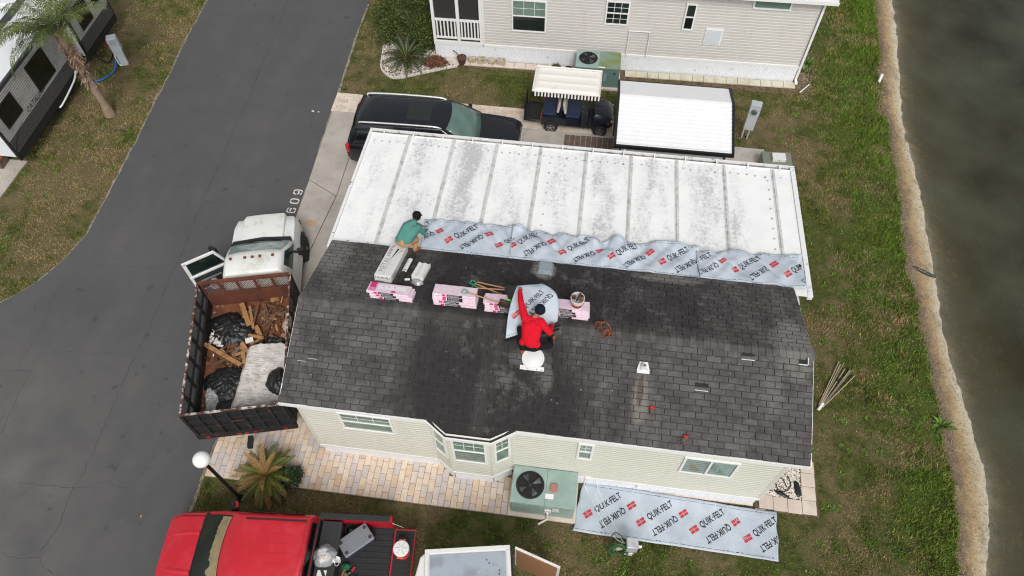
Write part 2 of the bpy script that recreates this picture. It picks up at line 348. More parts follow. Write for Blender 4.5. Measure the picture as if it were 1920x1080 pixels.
# ragged pale base-course lip along the edges (crumbled edge of the asphalt)
MAT_LIP = M('crumbled_road_edge', sr(150,140,126), .95, var=.25, vs=9, bump=.6, bs=40, col2=sr(96,88,78), cs=8)
mb = MB()
for side, pts in ((-1, left), (1, [p for p in right if p[1] > -2.2])):
    pts = [p for p in pts if -5 < p[1] < 24]
    a = [(x-side*.02, y, .024) for x, y in pts]; b = [(x+side*(.05+.12*abs(nz(x*2.5, y*3, 6))), y, .008) for x, y in pts]; k = len(pts)
    mb.add(a+b, [(i, i+1, k+i+1, k+i) for i in range(k-1)])
tag(mb.build('road_edge', MAT_LIP), kind='structure')
cracks = [[(-6.10,18.14),(-5.97,15.94),(-5.93,14.11),(-5.81,12.40),(-5.83,11.21),(-5.77,10.07),(-5.75,8.99),(-5.73,8.16),(-5.69,6.79),(-5.61,5.50),(-5.65,4.83),(-5.56,3.48),(-5.55,2.40),(-5.59,1.69),(-5.56,0.66),(-5.51,-0.36),(-5.51,-1.24),(-5.60,-1.87),(-5.50,-2.63),(-5.67,-3.42)],
 [(-8.70,4.34),(-8.75,3.59),(-8.60,2.49),(-8.66,1.90),(-8.63,1.20)],[(-9.12,1.11),(-8.61,1.18),(-8.24,1.19),(-8.22,0.40),(-8.13,-0.69)],
 [(-7.06,-1.79),(-6.50,-1.79),(-5.97,-1.76),(-5.28,-1.71),(-4.94,-1.51),(-4.70,-1.52),(-4.08,-1.59)],[(-7.53,1.93),(-6.91,1.94),(-6.35,2.03),(-5.71,1.98)],
 [(-6.55,-3.47),(-6.00,-3.52),(-5.67,-3.42),(-5.41,-3.63),(-5.08,-3.78)],[(-8.61,4.35),(-7.98,4.81),(-7.36,4.89),(-5.89,4.97)],[(-5.44,2.55),(-4.92,2.57),(-4.40,2.69)],
 [(-8.94,16.30),(-7.71,15.80),(-6.04,15.87)],[(-7.54,11.64),(-6.69,11.69),(-5.89,11.61)],[(-5.73,12.17),(-5.17,12.06),(-4.34,11.89),(-3.36,12.07),(-2.79,12.18)],
 [(-8.05,8.28),(-7.07,8.08),(-6.17,8.26)],[(-5.65,7.62),(-4.77,7.68),(-4.44,7.65)],[(-6.07,17.17),(-5.08,17.07),(-4.06,17.16)]]
for ci, pl in enumerate(cracks):
    mb = MB(); pts = []
    for a, b in zip(pl, pl[1:]):
        k = max(2, int(math.hypot(b[0]-a[0], b[1]-a[1])/.07))
        for i in range(k):
            x = lerp(a[0], b[0], i/k); y = lerp(a[1], b[1], i/k)
            pts.append((x+.045*nz(x*5, y*5, ci)+.02*nz(x*14, y*14, ci), y+.045*nz(x*5+7, y*5, ci)+.02*nz(x*14, y*14+5, ci)))
    main = ci == 0; ws = [((.0075 if main else .0045)*(.35+abs(1.4*nz(x*3, y*3, 2)))) for x, y in pts]
    v = []
    for i, (x, y) in enumerate(pts):
        a = pts[max(0, i-1)]; b = pts[min(len(pts)-1, i+1)]; d = Vector((b[0]-a[0], b[1]-a[1])).normalized()
        v += [(x-d.y*ws[i], y+d.x*ws[i], .0305), (x+d.y*ws[i], y-d.x*ws[i], .0305)]
    mb.add(v, [(2*i, 2*i+1, 2*i+3, 2*i+2) for i in range(len(pts)-1)]); mb.build('crack', MAT_CRACK, road)

# ---- lettering helper
def text_mesh(s, size=1.0, grid=0, align='CENTER', shear=0, bold=0):
    cu = bpy.data.curves.new('txt', 'FONT'); cu.body = s; cu.size = size; cu.align_x = align; cu.align_y = 'CENTER'; cu.resolution_u = 2; cu.shear = shear; cu.offset = bold
    ob = bpy.data.objects.new('txt', cu); me = bpy.data.meshes.new_from_object(ob)
    bm = bmesh.new(); bm.from_mesh(me); bpy.data.objects.remove(ob); bpy.data.meshes.remove(me); bpy.data.curves.remove(cu)
    bmesh.ops.triangulate(bm, faces=bm.faces)
    if grid:
        xs_ = [v.co.x for v in bm.verts]; ys_ = [v.co.y for v in bm.verts]
        for ax, lo, hi in ((0, min(xs_), max(xs_)), (1, min(ys_), max(ys_))):
            k = lo+grid
            while k < hi:
                co = Vector((0,0,0)); co[ax] = k; no = Vector((0,0,0)); no[ax] = 1
                bmesh.ops.bisect_plane(bm, geom=bm.verts[:]+bm.edges[:]+bm.faces[:], plane_co=co, plane_no=no); k += grid
    vs_ = [v.co.copy() for v in bm.verts]; bm.verts.index_update(); fs_ = [tuple(v.index for v in f.verts) for f in bm.faces]; bm.free()
    return vs_, fs_
def flat_text(name, s, size, mat, parent, origin, ex, ey, shear=0, bold=0, lift=.002):
    """lettering lying on a plane: origin + ex*u + ey*v"""
    vs_, fs_ = text_mesh(s, size, shear=shear, bold=bold); o3 = Vector(origin); ex = Vector(ex).normalized(); ey = Vector(ey).normalized(); nrm = ex.cross(ey).normalized()*lift
    return MB().add([o3+ex*v.x+ey*v.y+nrm for v in vs_], fs_).build(name, mat, parent, fix=False)
MAT_WHITEPAINT = M('road_paint', sr(226,222,215), .8, var=.08, col2=sr(120,118,116), cs=14, lo=.55, hi=.68)
MAT_INK = M('black_ink', (.018,.018,.02), .6, var=.1); MAT_WHITE_INK = M('white_ink', (.75,.75,.75), .6)
MAT_REDINK = M('red_ink', sr(196,52,60), .6); MAT_PINKINK = M('pink_ink', sr(222,50,120), .6)
# stencilled house number: three figures, stencil gaps left unpainted
def stencil(name, strokes, cx, cy):
    mb = MB()
    for pl in strokes:
        pts = [Vector((cx-v*.27, cy+u*.22, .0315)) for u, v in pl]; sm = smoothpts(pts, 4) if len(pts) > 2 else pts; k = len(sm); vv = []
        for i, q in enumerate(sm):
            d = (sm[min(i+1,k-1)]-sm[max(i-1,0)]).normalized(); s_ = Vector((-d.y, d.x, 0))*.022; vv += [q+s_, q-s_]
        mb.add(vv, [(2*i, 2*i+1, 2*i+3, 2*i+2) for i in range(k-1)])
    mb.build(name, MAT_WHITEPAINT, road)
# u across the figure, v up it; the number reads up the road edge with its top to the left
zero = [[(-.06,-.5),(-.36,-.36),(-.4,0),(-.36,.36),(-.06,.5)], [(.06,-.5),(.36,-.36),(.4,0),(.36,.36),(.06,.5)]]
nine = [[(-.36,.12),(-.38,.3),(-.25,.46),(-.04,.5)], [(.06,.5),(.3,.45),(.4,.2),(.4,-.1),(.36,-.36),(.06,-.5)], [(-.36,.02),(-.25,-.1),(0,-.12),(.18,.0)], [(-.06,-.5),(-.3,-.42),(-.37,-.3)]]
six = [[(-a, -b) for a, b in s_] for s_ in nine]
stencil('number_figure', nine, -2.80, 8.40); stencil('number_figure', zero, -2.80, 8.02); stencil('number_figure', six, -2.80, 7.64)

# ---- concrete drive in cast slabs
mb_dr = MB().box(-2.5, 12.2, 4.4, 12.15, -.06, .02)
drive = mb_dr.build('driveway', MAT_SOIL); tag(drive, kind='structure')
def slab(poly, name='concrete_slab', parent=None, z0=.0, z1=.075, mat=None):
    return MB().prism(poly, z0, z1).build(name, mat or MAT_CONC, parent, bevel=.008)
slab([(-2.66,12.15),(-2.58,8.95),(-1.52,8.38),(-1.55,12.15)], parent=drive)
slab([(-2.57,8.92),(-2.5,3.2),(-2.05,3.2),(-1.53,8.35)], parent=drive)
slab([(-1.53,12.15),(-1.5,8.40),(12.2,8.5),(12.2,12.15)], parent=drive)
slab([(-1.5,8.38),(-2.03,3.2),(12.2,3.2),(12.2,8.48)], parent=drive)
# ---- pavers: front patio (one by one), cart strip (joined, each under ten pixels)
pat = MB().box(-2.47, 5.32, -1.03, 3.15, -.05, .022).build('paver_patio', M('paver_joint_sand', sr(128,112,94), .95, var=.2)); tag(pat, kind='structure')
PW, PL_ = .157, .315
def paver_mesh(w_, l_):
    g = .0035; c_ = .006; mb = MB(); x, y = w_/2-g, l_/2-g
    mb.add([(-x,-y,0),(x,-y,0),(x,y,0),(-x,y,0),(-x,-y,.034),(x,-y,.034),(x,y,.034),(-x,y,.034),(-x+c_,-y+c_,.04),(x-c_,-y+c_,.04),(x-c_,y-c_,.04),(-x+c_,y-c_,.04)],
           [(0,1,5,4),(1,2,6,5),(2,3,7,6),(3,0,4,7),(4,5,9,8),(5,6,10,9),(6,7,11,10),(7,4,8,11),(8,9,10,11)])
    return mb
pm = {}
for frac in (1, .5):
    me = paver_mesh(PW, PL_*frac).mesh('paver'); me.materials.append(MAT_PAV); pm[frac] = me
cnt = 0
for i in range(50):
    x = -2.42+PW*(i+.5); off = PL_*.5*(i % 2)
    top = 1.05 if x < .40 else (.02 if x < 3.5 or x > 5.2 else (-.22 if 3.75 < x < 4.9 else -.1))
    y = -1.02
    first = True
    while y < top-.02:
        fr_ = .5 if (first and i % 2) else 1; first = False
        if y+PL_*fr_ > top+.12 and top < .5: fr_ = .5
        o = bpy.data.objects.new('paver', pm[fr_]); COL.objects.link(o); o.parent = pat
        o.location = (x, y+PL_*fr_/2, .018+.003*nz(x*3, y*3)+rnd.uniform(-.0015, .0015)); o.rotation_euler = (rnd.gauss(0,.006), rnd.gauss(0,.008), rnd.gauss(0,.004)); y += PL_*fr_; cnt += 1
def paver_field(mb, x0, x1, y0, y1, pw=PW, pl=PL_, along='x'):
    i = 0; y = y0
    while y < y1-.02:
        x = x0-(pl/2 if i % 2 else 0)
        while x < x1-.02:
            a, b = max(x, x0)+.004, min(x+pl, x1)-.004
            if b-a > .03:
                h = .03+rnd.uniform(-.002,.003); mb.add([(a,y+.004,0),(b,y+.004,0),(b,y+pw-.004,0),(a,y+pw-.004,0),(a,y+.004,h),(b,y+.004,h),(b,y+pw-.004,h),(a,y+pw-.004,h)], [(4,5,6,7),(0,1,5,4),(1,2,6,5),(2,3,7,6),(3,0,4,7)])
            x += pl
        y += pw; i += 1
MB().box(-2.45, .35, 1.06, 3.1, .02, .05).build('paver_bed', MAT_PAV, pat)
mb = MB().box(-2.75, 7.15, 12.12, 13.12, -.04, .012); strip = mb.build('cart_pavers', M('paver_joint_sand', (0,0,0))); tag(strip, kind='structure')
mb = MB(); paver_field(mb, -2.74, 4.4, 12.16, 13.1); paver_field(mb, 4.4, 7.13, 11.9, 13.1); tag(mb.build('paver_course', MAT_PAV2, strip, off=(0,0,-.02)), kind='stuff')
# ---- square slabs round the gravel bed at the house end
MAT_SLAB = mat_concrete('square_slab', sr(206,190,176), sr(226,212,198))
sp = MB().box(11.3, 12.84, -.1, 1.2, -.05, .008).build('slab_path', MAT_SOIL); tag(sp, kind='structure')
for (a, b, c, d) in [(12.45,12.79,-.06,.28),(12.46,12.80,.29,.63),(12.47,12.81,.64,.98),(12.48,12.82,.99,1.3),(12.10,12.44,-.07,.27),(11.75,12.09,-.06,.28),(11.40,11.74,-.05,.29),(11.30,11.55,-.24,-.07)]:
    MB().box(a, b, c, d, -.02, .05+rnd.uniform(-.004,.004)).build('slab', MAT_SLAB, sp, bevel=.008)
# base slabs along the house front below the right-hand skirting
for k in range(9):
    MB().box(7.3+k*.44, 7.735+k*.44, -.02, .16, -.02, .04+rnd.uniform(-.004,.004)).build('slab', MAT_SLAB, sp, bevel=.008)
# ---- white gravel
def gravel(name, pts_fn, n, mat, size=(.018,.04), z=.03, cols=None):
    mb = MB(); ic = [(0,0,1),(.89,0,.45),(.28,.85,.45),(-.72,.53,.45),(-.72,-.53,.45),(.28,-.85,.45)]
    for _ in range(n):
        x, y = pts_fn(); r = rnd.uniform(*size); a = rnd.uniform(0, 6.28); ca, sa = math.cos(a), math.sin(a); sx, sy = rnd.uniform(.7,1.3), rnd.uniform(.7,1.3)
        mb.add([(x+r*(ca*p[0]*sx-sa*p[1]*sy), y+r*(sa*p[0]*sx+ca*p[1]*sy), z+r*p[2]*.8*rnd.uniform(.6,1.2)) for p in ic], [(0,1,2),(0,2,3),(0,3,4),(0,4,5),(0,5,1)])
    o = mb.build(name, mat, fix=False); return tag(o, kind='stuff')
t = NT('white_gravel'); MAT_GRAVEL = t.done(t.ramp(t.rand(), [(0, sr(150,130,112)), (.18, sr(214,204,192)), (.6, sr(240,236,228)), (.9, sr(226,214,200)), (1, sr(120,100,84))]), .85)
MB().prism([(11.0,.2),(12.46,.27),(12.47,1.3),(11.0,1.35)], -.02, .02).build('gravel_bed_soil', MAT_SOIL)['kind'] = 'structure'
o = gravel('white_gravel', lambda: (rnd.uniform(11.45,12.45), rnd.uniform(.29,1.3)), 2600, MAT_GRAVEL, (.012,.026)); tag(o, 'white stone chippings beside the near house end wall', 'gravel')

# ---- grass blades
def pip(px, py, poly):
    inside = np.zeros(len(px), bool); n_ = len(poly); j = n_-1
    for i in range(n_):
        xi, yi = poly[i]; xj, yj = poly[j]
        if yi != yj:
            c_ = ((yi > py) != (yj > py)) & (px < (xj-xi)*(py-yi)/(yj-yi)+xi); inside ^= c_
        j = i
    return inside
NO_GRASS = [[(-2.7,3),(12.2,3),(12.2,12.15),(-2.75,12.15)], [(-2.78,12.1),(7.15,12.1),(7.15,13.1),(-2.78,13.15)], [(-2.5,-1.05),(5.4,-1.05),(5.4,3.2),(-2.5,3.2)], [(5.3,-1.05),(6.95,-1.05),(6.95,.5),(5.3,.5)],
 [(.4,-.05),(11.9,-.05),(11.9,4.6),(.4,4.6)], [(11.2,-.1),(12.85,-.1),(12.85,1.25),(11.2,1.3)], [(7.1,.02),(11.8,-.15),(11.76,-1.24),(6.9,-1.16)], [(.3,15.15),(13.5,15.38),(13.5,26),(.3,26)],
 [(-1.7,16.3),(-1.52,14.75),(-.92,14.15),(.12,14.55),(1.3,15.05),(1.3,17)], [(-16,8.2),(-12.3,8.2),(-12.3,30),(-16,30)], [(-16,6.2),(-12.6,6.2),(-12.7,9),(-16,9)],
 [(7.2,9.7),(10.6,9.7),(10.6,12.4),(7.2,12.4)]]
def vnoise(x, y, seed, s):
    g = np.random.RandomState(seed).rand(128, 128); x = x*s; y = y*s; xi = np.floor(x).astype(int); yi = np.floor(y).astype(int); fx = x-xi; fy = y-yi
    fx = fx*fx*(3-2*fx); fy = fy*fy*(3-2*fy); q = lambda a, b: g[a % 128, b % 128]
    return (q(xi,yi)*(1-fx)+q(xi+1,yi)*fx)*(1-fy)+(q(xi,yi+1)*(1-fx)+q(xi+1,yi+1)*fx)*fy
rs = np.random.RandomState(5); N = 1150000
bx_ = rs.uniform(-17, 17.3, N); by_ = rs.uniform(-5, 22, N)
ok = ~pip(bx_, by_, ROAD)
for poly in NO_GRASS: ok &= ~pip(bx_, by_, poly)
ge_ = np.interp(by_, np.arange(-6, 23, .05), [gedge(v) for v in np.arange(-6, 23, .05)]); ok &= bx_ < ge_+.03
ok &= ~((bx_ > 13.5) & (by_ < -2)); ok &= ~((bx_ < -2.5) & (by_ < 2.9))
dn = .55*vnoise(bx_, by_, 1, .9)+.45*vnoise(bx_, by_, 2, 3.1); lushm = np.clip((bx_-13.8)/2.2, 0, 1); dn = dn+.14*lushm
ok &= rs.rand(N) < np.clip((dn-.22)*1.9, .10, 1)
bx_, by_, dn, lushm = bx_[ok], by_[ok], dn[ok], lushm[ok]; n = len(bx_)
h = (.012+.042*np.clip(dn, 0, 1)**1.3*rs.uniform(.4,1.5,n))*(1+.8*lushm*(vnoise(bx_, by_, 4, 1.7) > .45))*1.35; ang = rs.uniform(0, 6.283, n); wd = rs.uniform(.006,.013,n)*(1+.5*lushm); la = rs.uniform(0,6.283,n); lean = h*rs.uniform(.2,1.25,n)
co = np.zeros((n, 3, 3), np.float32)
co[:,0,0] = bx_-np.cos(ang)*wd; co[:,0,1] = by_-np.sin(ang)*wd; co[:,1,0] = bx_+np.cos(ang)*wd; co[:,1,1] = by_+np.sin(ang)*wd; co[:,:2,2] = -.014
co[:,2,0] = bx_+np.cos(la)*lean; co[:,2,1] = by_+np.sin(la)*lean; co[:,2,2] = h
me = bpy.data.meshes.new('lawn_grass'); me.vertices.add(n*3); me.vertices.foreach_set('co', co.ravel()); me.loops.add(n*3); me.loops.foreach_set('vertex_index', np.arange(n*3, dtype=np.int32))
me.polygons.add(n); me.polygons.foreach_set('loop_start', np.arange(0, n*3, 3, dtype=np.int32)); me.update(); me.materials.append(MAT_BLADE)
og = bpy.data.objects.new('lawn_grass', me); COL.objects.link(og); tag(og, 'short patchy green and straw coloured lawn grass', 'grass', kind='stuff')
GRASS_N = n

# ---- dead stems along the top of the bank and broad-leaved weeds in the lush strip
def blade_mass(name, label, cat, bx, by, h, wd, lean, mat, z0):
    n = len(bx); ang = rs.uniform(0, 6.283, n); la = rs.uniform(0, 6.283, n); co = np.zeros((n, 3, 3), np.float32)
    co[:,0,0] = bx-np.cos(ang)*wd; co[:,0,1] = by-np.sin(ang)*wd; co[:,1,0] = bx+np.cos(ang)*wd; co[:,1,1] = by+np.sin(ang)*wd; co[:,:2,2] = z0[:,None]
    co[:,2,0] = bx+np.cos(la)*lean; co[:,2,1] = by+np.sin(la)*lean; co[:,2,2] = z0+h
    me = bpy.data.meshes.new(name); me.vertices.add(n*3); me.vertices.foreach_set('co', co.ravel()); me.loops.add(n*3); me.loops.foreach_set('vertex_index', np.arange(n*3, dtype=np.int32))
    me.polygons.add(n); me.polygons.foreach_set('loop_start', np.arange(0, n*3, 3, dtype=np.int32)); me.update(); me.materials.append(mat)
    o = bpy.data.objects.new(name, me); COL.objects.link(o); return tag(o, label, cat, kind='stuff')
t = NT('dead_stem'); MAT_STEM = t.done(t.ramp(t.rand(), [(0, sr(86,70,58)), (.5, sr(130,112,92)), (1, sr(178,160,132))]), .9)
n = 34000; by = rs.uniform(-3, 21, n); gg = np.interp(by, np.arange(-6, 23, .05), [gedge(v) for v in np.arange(-6, 23, .05)]); bx = gg-.05+np.abs(rs.normal(0, .17, n))*(.5+vnoise(by*3, by, 9, .7)); ok = rs.rand(n) < vnoise(bx, by, 11, 1.3)*1.3-.1; bx, by, gg = bx[ok], by[ok], gg[ok]
blade_mass('dead_stems', 'brown dead stems along the top of the pond bank', 'dead grass', bx, by, rs.uniform(.005,.05,len(bx)), rs.uniform(.004,.011,len(bx)), rs.uniform(.02,.14,len(bx)), MAT_STEM, -.06-.30*np.clip(bx-gg-.05, 0, 1))
t = NT('weed_leaf_bright'); MAT_WLEAF = t.done(t.ramp(t.rand(), [(0, sr(66,92,30)), (.6, sr(98,130,42)), (1, sr(126,152,60))]), .6)
cx = np.concatenate([rs.uniform(12.8, 16.2, 170), rs.uniform(14.9, 16.4, 230), rs.uniform(-14, -9.2, 70), rs.uniform(-2.4, 13, 60)]); cy = np.concatenate([rs.uniform(-1, 20, 400), rs.uniform(4, 18, 70), rs.uniform(-2.6, -1.2, 60)])
k = 26; bx = np.repeat(cx, k)+rs.normal(0, .06, len(cx)*k); by = np.repeat(cy, k)+rs.normal(0, .06, len(cx)*k); ok = ~pip(bx, by, ROAD)
for poly in NO_GRASS: ok &= ~pip(bx, by, poly)
ok &= bx < np.interp(by, np.arange(-6, 23, .05), [gedge(v) for v in np.arange(-6, 23, .05)]); bx, by = bx[ok], by[ok]
blade_mass('lawn_weeds', 'bright broad-leaved weed clumps in the lawn', 'weeds', bx, by, rs.uniform(.02,.075,len(bx)), rs.uniform(.012,.024,len(bx)), rs.uniform(.03,.08,len(bx)), MAT_WLEAF, np.full(len(bx), -.01))
# ================================================================== NEAR HOUSE
HL, EZ, RZ, RY, BY = 11.7, 2.954, 3.755, 2.276, 4.555
SL = math.hypot(RY, RZ-EZ); PITCH = math.atan2(RZ-EZ, RY)
def roof_pt(side, x, d, n=0.):
    """point on the near (side -1) or far (+1) slope, d metres up from the eave, n off the surface"""
    c, s = math.cos(PITCH), math.sin(PITCH)
    if side < 0: return Vector((x, d*c-n*s, EZ+d*s+n*c))
    return Vector((x, BY-d*c+n*s, EZ+d*s+n*c))
def mat_siding(name, col):
    t = NT(name); c = t.mix(t.noise(1.2, 5), tuple(k*.94 for k in col), tuple(min(1,k*1.04) for k in col))
    c = t.mix(t.math('MULTIPLY', t.rng(t.noise(3, 6, .6, t.mapv(t.pos, (1,1,.25))), .56, .75), .35), c, tuple(k*.7 for k in col))
    return t.done(c, .5, spec=.4)
MAT_SIDE = mat_siding('beige_siding', sr(210,209,196)); MAT_SIDE2 = mat_siding('pale_grey_siding', sr(206,202,196))
MAT_TRIM = M('white_trim', sr(240,240,238), .45, var=.03, vs=2, col2=sr(196,194,188), cs=5, lo=.62, hi=.8)
MAT_SKIRT = M('white_skirting', sr(242,244,248), .45, var=.04, vs=2, col2=sr(176,172,164), cs=4, lo=.6, hi=.78)
MAT_DARK = M('dark_void', (.012,.012,.013), .8, var=.2)
def mat_glass(name, tint=(.80,.86,.84)):
    m = bpy.data.materials.new(name); m.use_nodes = True; tr = m.node_tree; tr.nodes.clear(); o_ = tr.nodes.new('ShaderNodeOutputMaterial')
    g = tr.nodes.new('ShaderNodeBsdfGlossy'); g.inputs['Roughness'].default_value = .03; tp = tr.nodes.new('ShaderNodeBsdfTransparent'); tp.inputs[0].default_value = (*tint, 1)
    f = tr.nodes.new('ShaderNodeFresnel'); gm = tr.nodes.new('ShaderNodeNewGeometry'); io = tr.nodes.new('ShaderNodeMapRange'); io.inputs[3].default_value = 1.5; io.inputs[4].default_value = 1/1.5
    tr.links.new(gm.outputs['Backfacing'], io.inputs[0]); tr.links.new(io.outputs[0], f.inputs[0]); x = tr.nodes.new('ShaderNodeMixShader')
    tr.links.new(f.outputs[0], x.inputs[0]); tr.links.new(tp.outputs[0], x.inputs[1]); tr.links.new(g.outputs[0], x.inputs[2]); tr.links.new(x.outputs[0], o_.inputs[0]); return m
MAT_GLASS = mat_glass('window_glass'); MAT_GLASS_DK = mat_glass('tinted_glass', (.42,.5,.48))
MAT_BLIND_G = M('green_blind', sr(132,176,150), .7, var=.1); MAT_BLIND_D = M('dark_insect_screen', sr(52,54,54), .8, var=.15); MAT_BLIND_T = M('tan_blind', sr(170,158,128), .8, var=.15, vs=12); MAT_BLIND_L = M('pale_blind', sr(178,186,180), .7, var=.1)
MAT_BLIND_B = M('pale_aqua_blind', sr(150,190,184), .6, var=.15, vs=6)
def lap(mb, a, b, z0, z1, out, pitch=.115, dep=.024, top=None):
    """lapped boards from a to b (plan points), out = outward unit plan vector"""
    a = Vector((*a, 0)); b = Vector((*b, 0)); o = Vector((*out, 0)).normalized(); z = z0
    while z < z1-.005:
        zt = min(z+pitch, z1); P = []
        for p in (a, b): P += [p+o*0+Vector((0,0,z)), p+o*dep+Vector((0,0,z)), p+o*dep+Vector((0,0,z+(zt-z)*.66)), p+o*.0+Vector((0,0,zt))]
        mb.add(P, [(0,1,5,4),(1,2,6,5),(2,3,7,6)]); z = zt
def ribs(mb, a, b, z0, z1, out, pitch=.14, dep=.012):
    """vertical ribbed skirting"""
    a = Vector((*a, 0)); b = Vector((*b, 0)); o = Vector((*out, 0)).normalized(); L_ = (b-a).length; d = (b-a)/L_; k = 0.
    while k < L_-.01:
        k2 = min(k+pitch, L_); q = [(k,0),(k+.012,dep),(k2-.012,dep),(k2,0)]
        P = [a+d*u+o*v+Vector((0,0,z)) for z in (z0, z1) for u, v in q]; mb.add(P, [(0,1,5,4),(1,2,6,5),(2,3,7,6)]); k = k2
def window(parent, p, ex, w, h, kind='double', top=None, bot=None, cols=3, rows=2, out=None, frame=.055, glass=None, off=(0,0,0)):
    """framed window. p = lower left corner on the wall, ex = plan direction; parts hang from the frame"""
    ex = Vector((*ex, 0)).normalized(); ez = Vector((0,0,1)); en = Vector((ex.y, -ex.x, 0)) if out is None else Vector((*out, 0)); p = Vector(p)-Vector(off)
    T = lambda u, v, n: p+ex*u+ez*v+en*n
    def bx(mb, u0, u1, v0, v1, n0, n1):
        mb.add([T(u0,v0,n0),T(u1,v0,n0),T(u1,v1,n0),T(u0,v1,n0),T(u0,v0,n1),T(u1,v0,n1),T(u1,v1,n1),T(u0,v1,n1)], [(0,3,2,1),(4,5,6,7),(0,1,5,4),(1,2,6,5),(2,3,7,6),(3,0,4,7)])
    f = frame; fm = MB(); bx(fm,0,w,0,f,.012,.06); bx(fm,0,w,h-f,h,.012,.06); bx(fm,0,f,f,h-f,.012,.06); bx(fm,w-f,w,f,h-f,.012,.06)
    if kind == 'double': bx(fm, f, w-f, h*.5-.02, h*.5+.02, .012, .055)
    if kind == 'slide': bx(fm, w*.5-.025, w*.5+.025, f, h-f, .012, .055)
    fo = fm.build('window', MAT_TRIM, parent, bevel=.004)
    cells = {'double': [(f,w-f,h*.5+.02,h-f,top), (f,w-f,f,h*.5-.02,bot)], 'slide': [(f,w*.5-.025,f,h-f,top), (w*.5+.025,w-f,f,h-f,bot)], 'single': [(f,w-f,f,h-f,top)]}[kind]
    for ci, (u0,u1,v0,v1,bm_) in enumerate(cells):
        k = MB()
        nb = max(3, int((v1-v0)/.03))
        if bm_ in (MAT_BLIND_D, MAT_DARK): bx(k, u0, u1, v0, v1, .016, .019)
        else:
            for i in range(nb):
                a = lerp(v0, v1, i/nb); b = lerp(v0, v1, (i+1)/nb); k.add([T(u0,a,.022),T(u1,a,.022),T(u1,b,.016),T(u0,b,.016)], [(0,1,2,3)])
        k.build('blind', bm_, fo, fix=False)
        k = MB(); bx(k, u0, u1, v0, v1, .034, .038); k.build('pane', glass or MAT_GLASS, fo)
        if (kind == 'double' and cols) and (ci == 0 or rows == 9):
            k = MB()
            for i in range(1, cols): u = lerp(u0,u1,i/cols); bx(k, u-.008, u+.008, v0, v1, .0395, .045)
            for i in range(1, 2): v = lerp(v0,v1,i/2); bx(k, u0, u1, v-.008, v+.008, .0395, .0445)
            k.build('muntin', MAT_TRIM, fo)
    return fo
house = thing('park_home', 'beige park home with dark worn shingle roof and bay window', 'house', (0,0,0))
# walls: plan outline with bay
WX0, WX1 = .433, 11.245
plan = [(WX0,0),(3.46,0),(3.86,-.27),(4.84,-.27),(5.28,0),(WX1,0)]
mb = MB()
for a, b in zip(plan, plan[1:]):
    d = Vector((b[0]-a[0], b[1]-a[1])).normalized(); lap(mb, a, b, .60, EZ+.0, (d.y, -d.x))
lap(mb, (WX1,0), (WX1,BY-.1), .6, EZ, (1,0)); lap(mb, (WX0,BY-.1), (WX0,0), .6, EZ, (-1,0)); lap(mb, (WX1,BY-.1), (WX0,BY-.1), .6, EZ, (0,1))
for x, o in ((WX1, 1), (WX0, -1)):       # gable triangles, boarded
    z = EZ; k = 0
    while z < RZ-.2:
        f = (z-EZ)/(RZ-EZ); zt = min(z+.105, RZ-.15); f = min(1, (zt-EZ+.16)/(RZ-EZ)); y0 = .0+RY*f; y1 = BY-.1-(BY-.1-RY)*f
        mb.add([(x+o*.014,y0,z),(x+o*.014,y1,z),(x+o*.002,y1,zt),(x+o*.002,y0,zt)], [(0,1,2,3)]); z += .105
mb.build('wall', MAT_SIDE, house)
mb = MB()
for a, b in zip(plan, plan[1:]):
    d = Vector((b[0]-a[0], b[1]-a[1])).normalized(); ribs(mb, (a[0]-d.y*-.0+d.x*.02, a[1]+.03), (b[0], b[1]+.03), -.02, .53, (d.y, -d.x), .2)
ribs(mb, (WX1-.03,.03), (WX1-.03,BY-.2), -.02, .53, (1,0), .2); ribs(mb, (WX0+.03,BY-.2), (WX0+.03,.03), -.02, .53, (-1,0), .2)
mb.build('skirting', MAT_SKIRT, house)
mb = MB()
for a, b in zip(plan, plan[1:]):
    d = Vector((b[0]-a[0], b[1]-a[1], 0)).normalized(); o_ = Vector((d.y, -d.x, 0))*.012
    mb.bar(Vector((*a, .565))+o_-d*.006, Vector((*b, .565))+o_+d*.006, .055, .10)
mb.bar((WX1+.012,-.02,.565),(WX1+.012,BY-.1,.565),.03,.08); mb.bar((WX0-.012,-.02,.565),(WX0-.012,BY-.1,.565),.03,.08)
mb.build('base_trim', MAT_TRIM, house)
for (x, y) in [(WX0,0),(WX1,0),(3.46,0),(3.86,-.27),(4.84,-.27),(5.28,0)]:
    e = .045 if x in (WX0, WX1) else .022
    MB().box(x-e, x+e, y-.028, y+e, .607, EZ-.06).build('corner_post', MAT_SIDE, house)
for (x, w_, z0, z1, top, bot, cols) in [(1.32,1.24,1.93,2.85,MAT_BLIND_L,MAT_BLIND_D,3),(6.77,.36,1.83,2.75,MAT_BLIND_L,MAT_BLIND_D,2)]:
    window(house, (x,-.0,z0), (1,0), w_, z1-z0, 'double', top, bot, cols)
window(house, (9.1,0,1.78), (1,0), 1.2, .92, 'slide', MAT_BLIND_D, MAT_BLIND_B)
window(house, (3.95,-.27,1.45), (1,0), .8, 1.36, 'double', MAT_BLIND_G, MAT_BLIND_D, 3)
d1 = Vector((.40,-.27)).normalized(); window(house, (3.46+d1.x*.04, d1.y*.04, 1.45), tuple(d1), .40, 1.36, 'double', MAT_BLIND_T, MAT_BLIND_D, 0)
d2 = Vector((.44,.27)).normalized(); window(house, (4.84+d2.x*.06, -.27+d2.y*.06, 1.45), tuple(d2), .40, 1.36, 'double', MAT_BLIND_L, MAT_BLIND_D, 2)
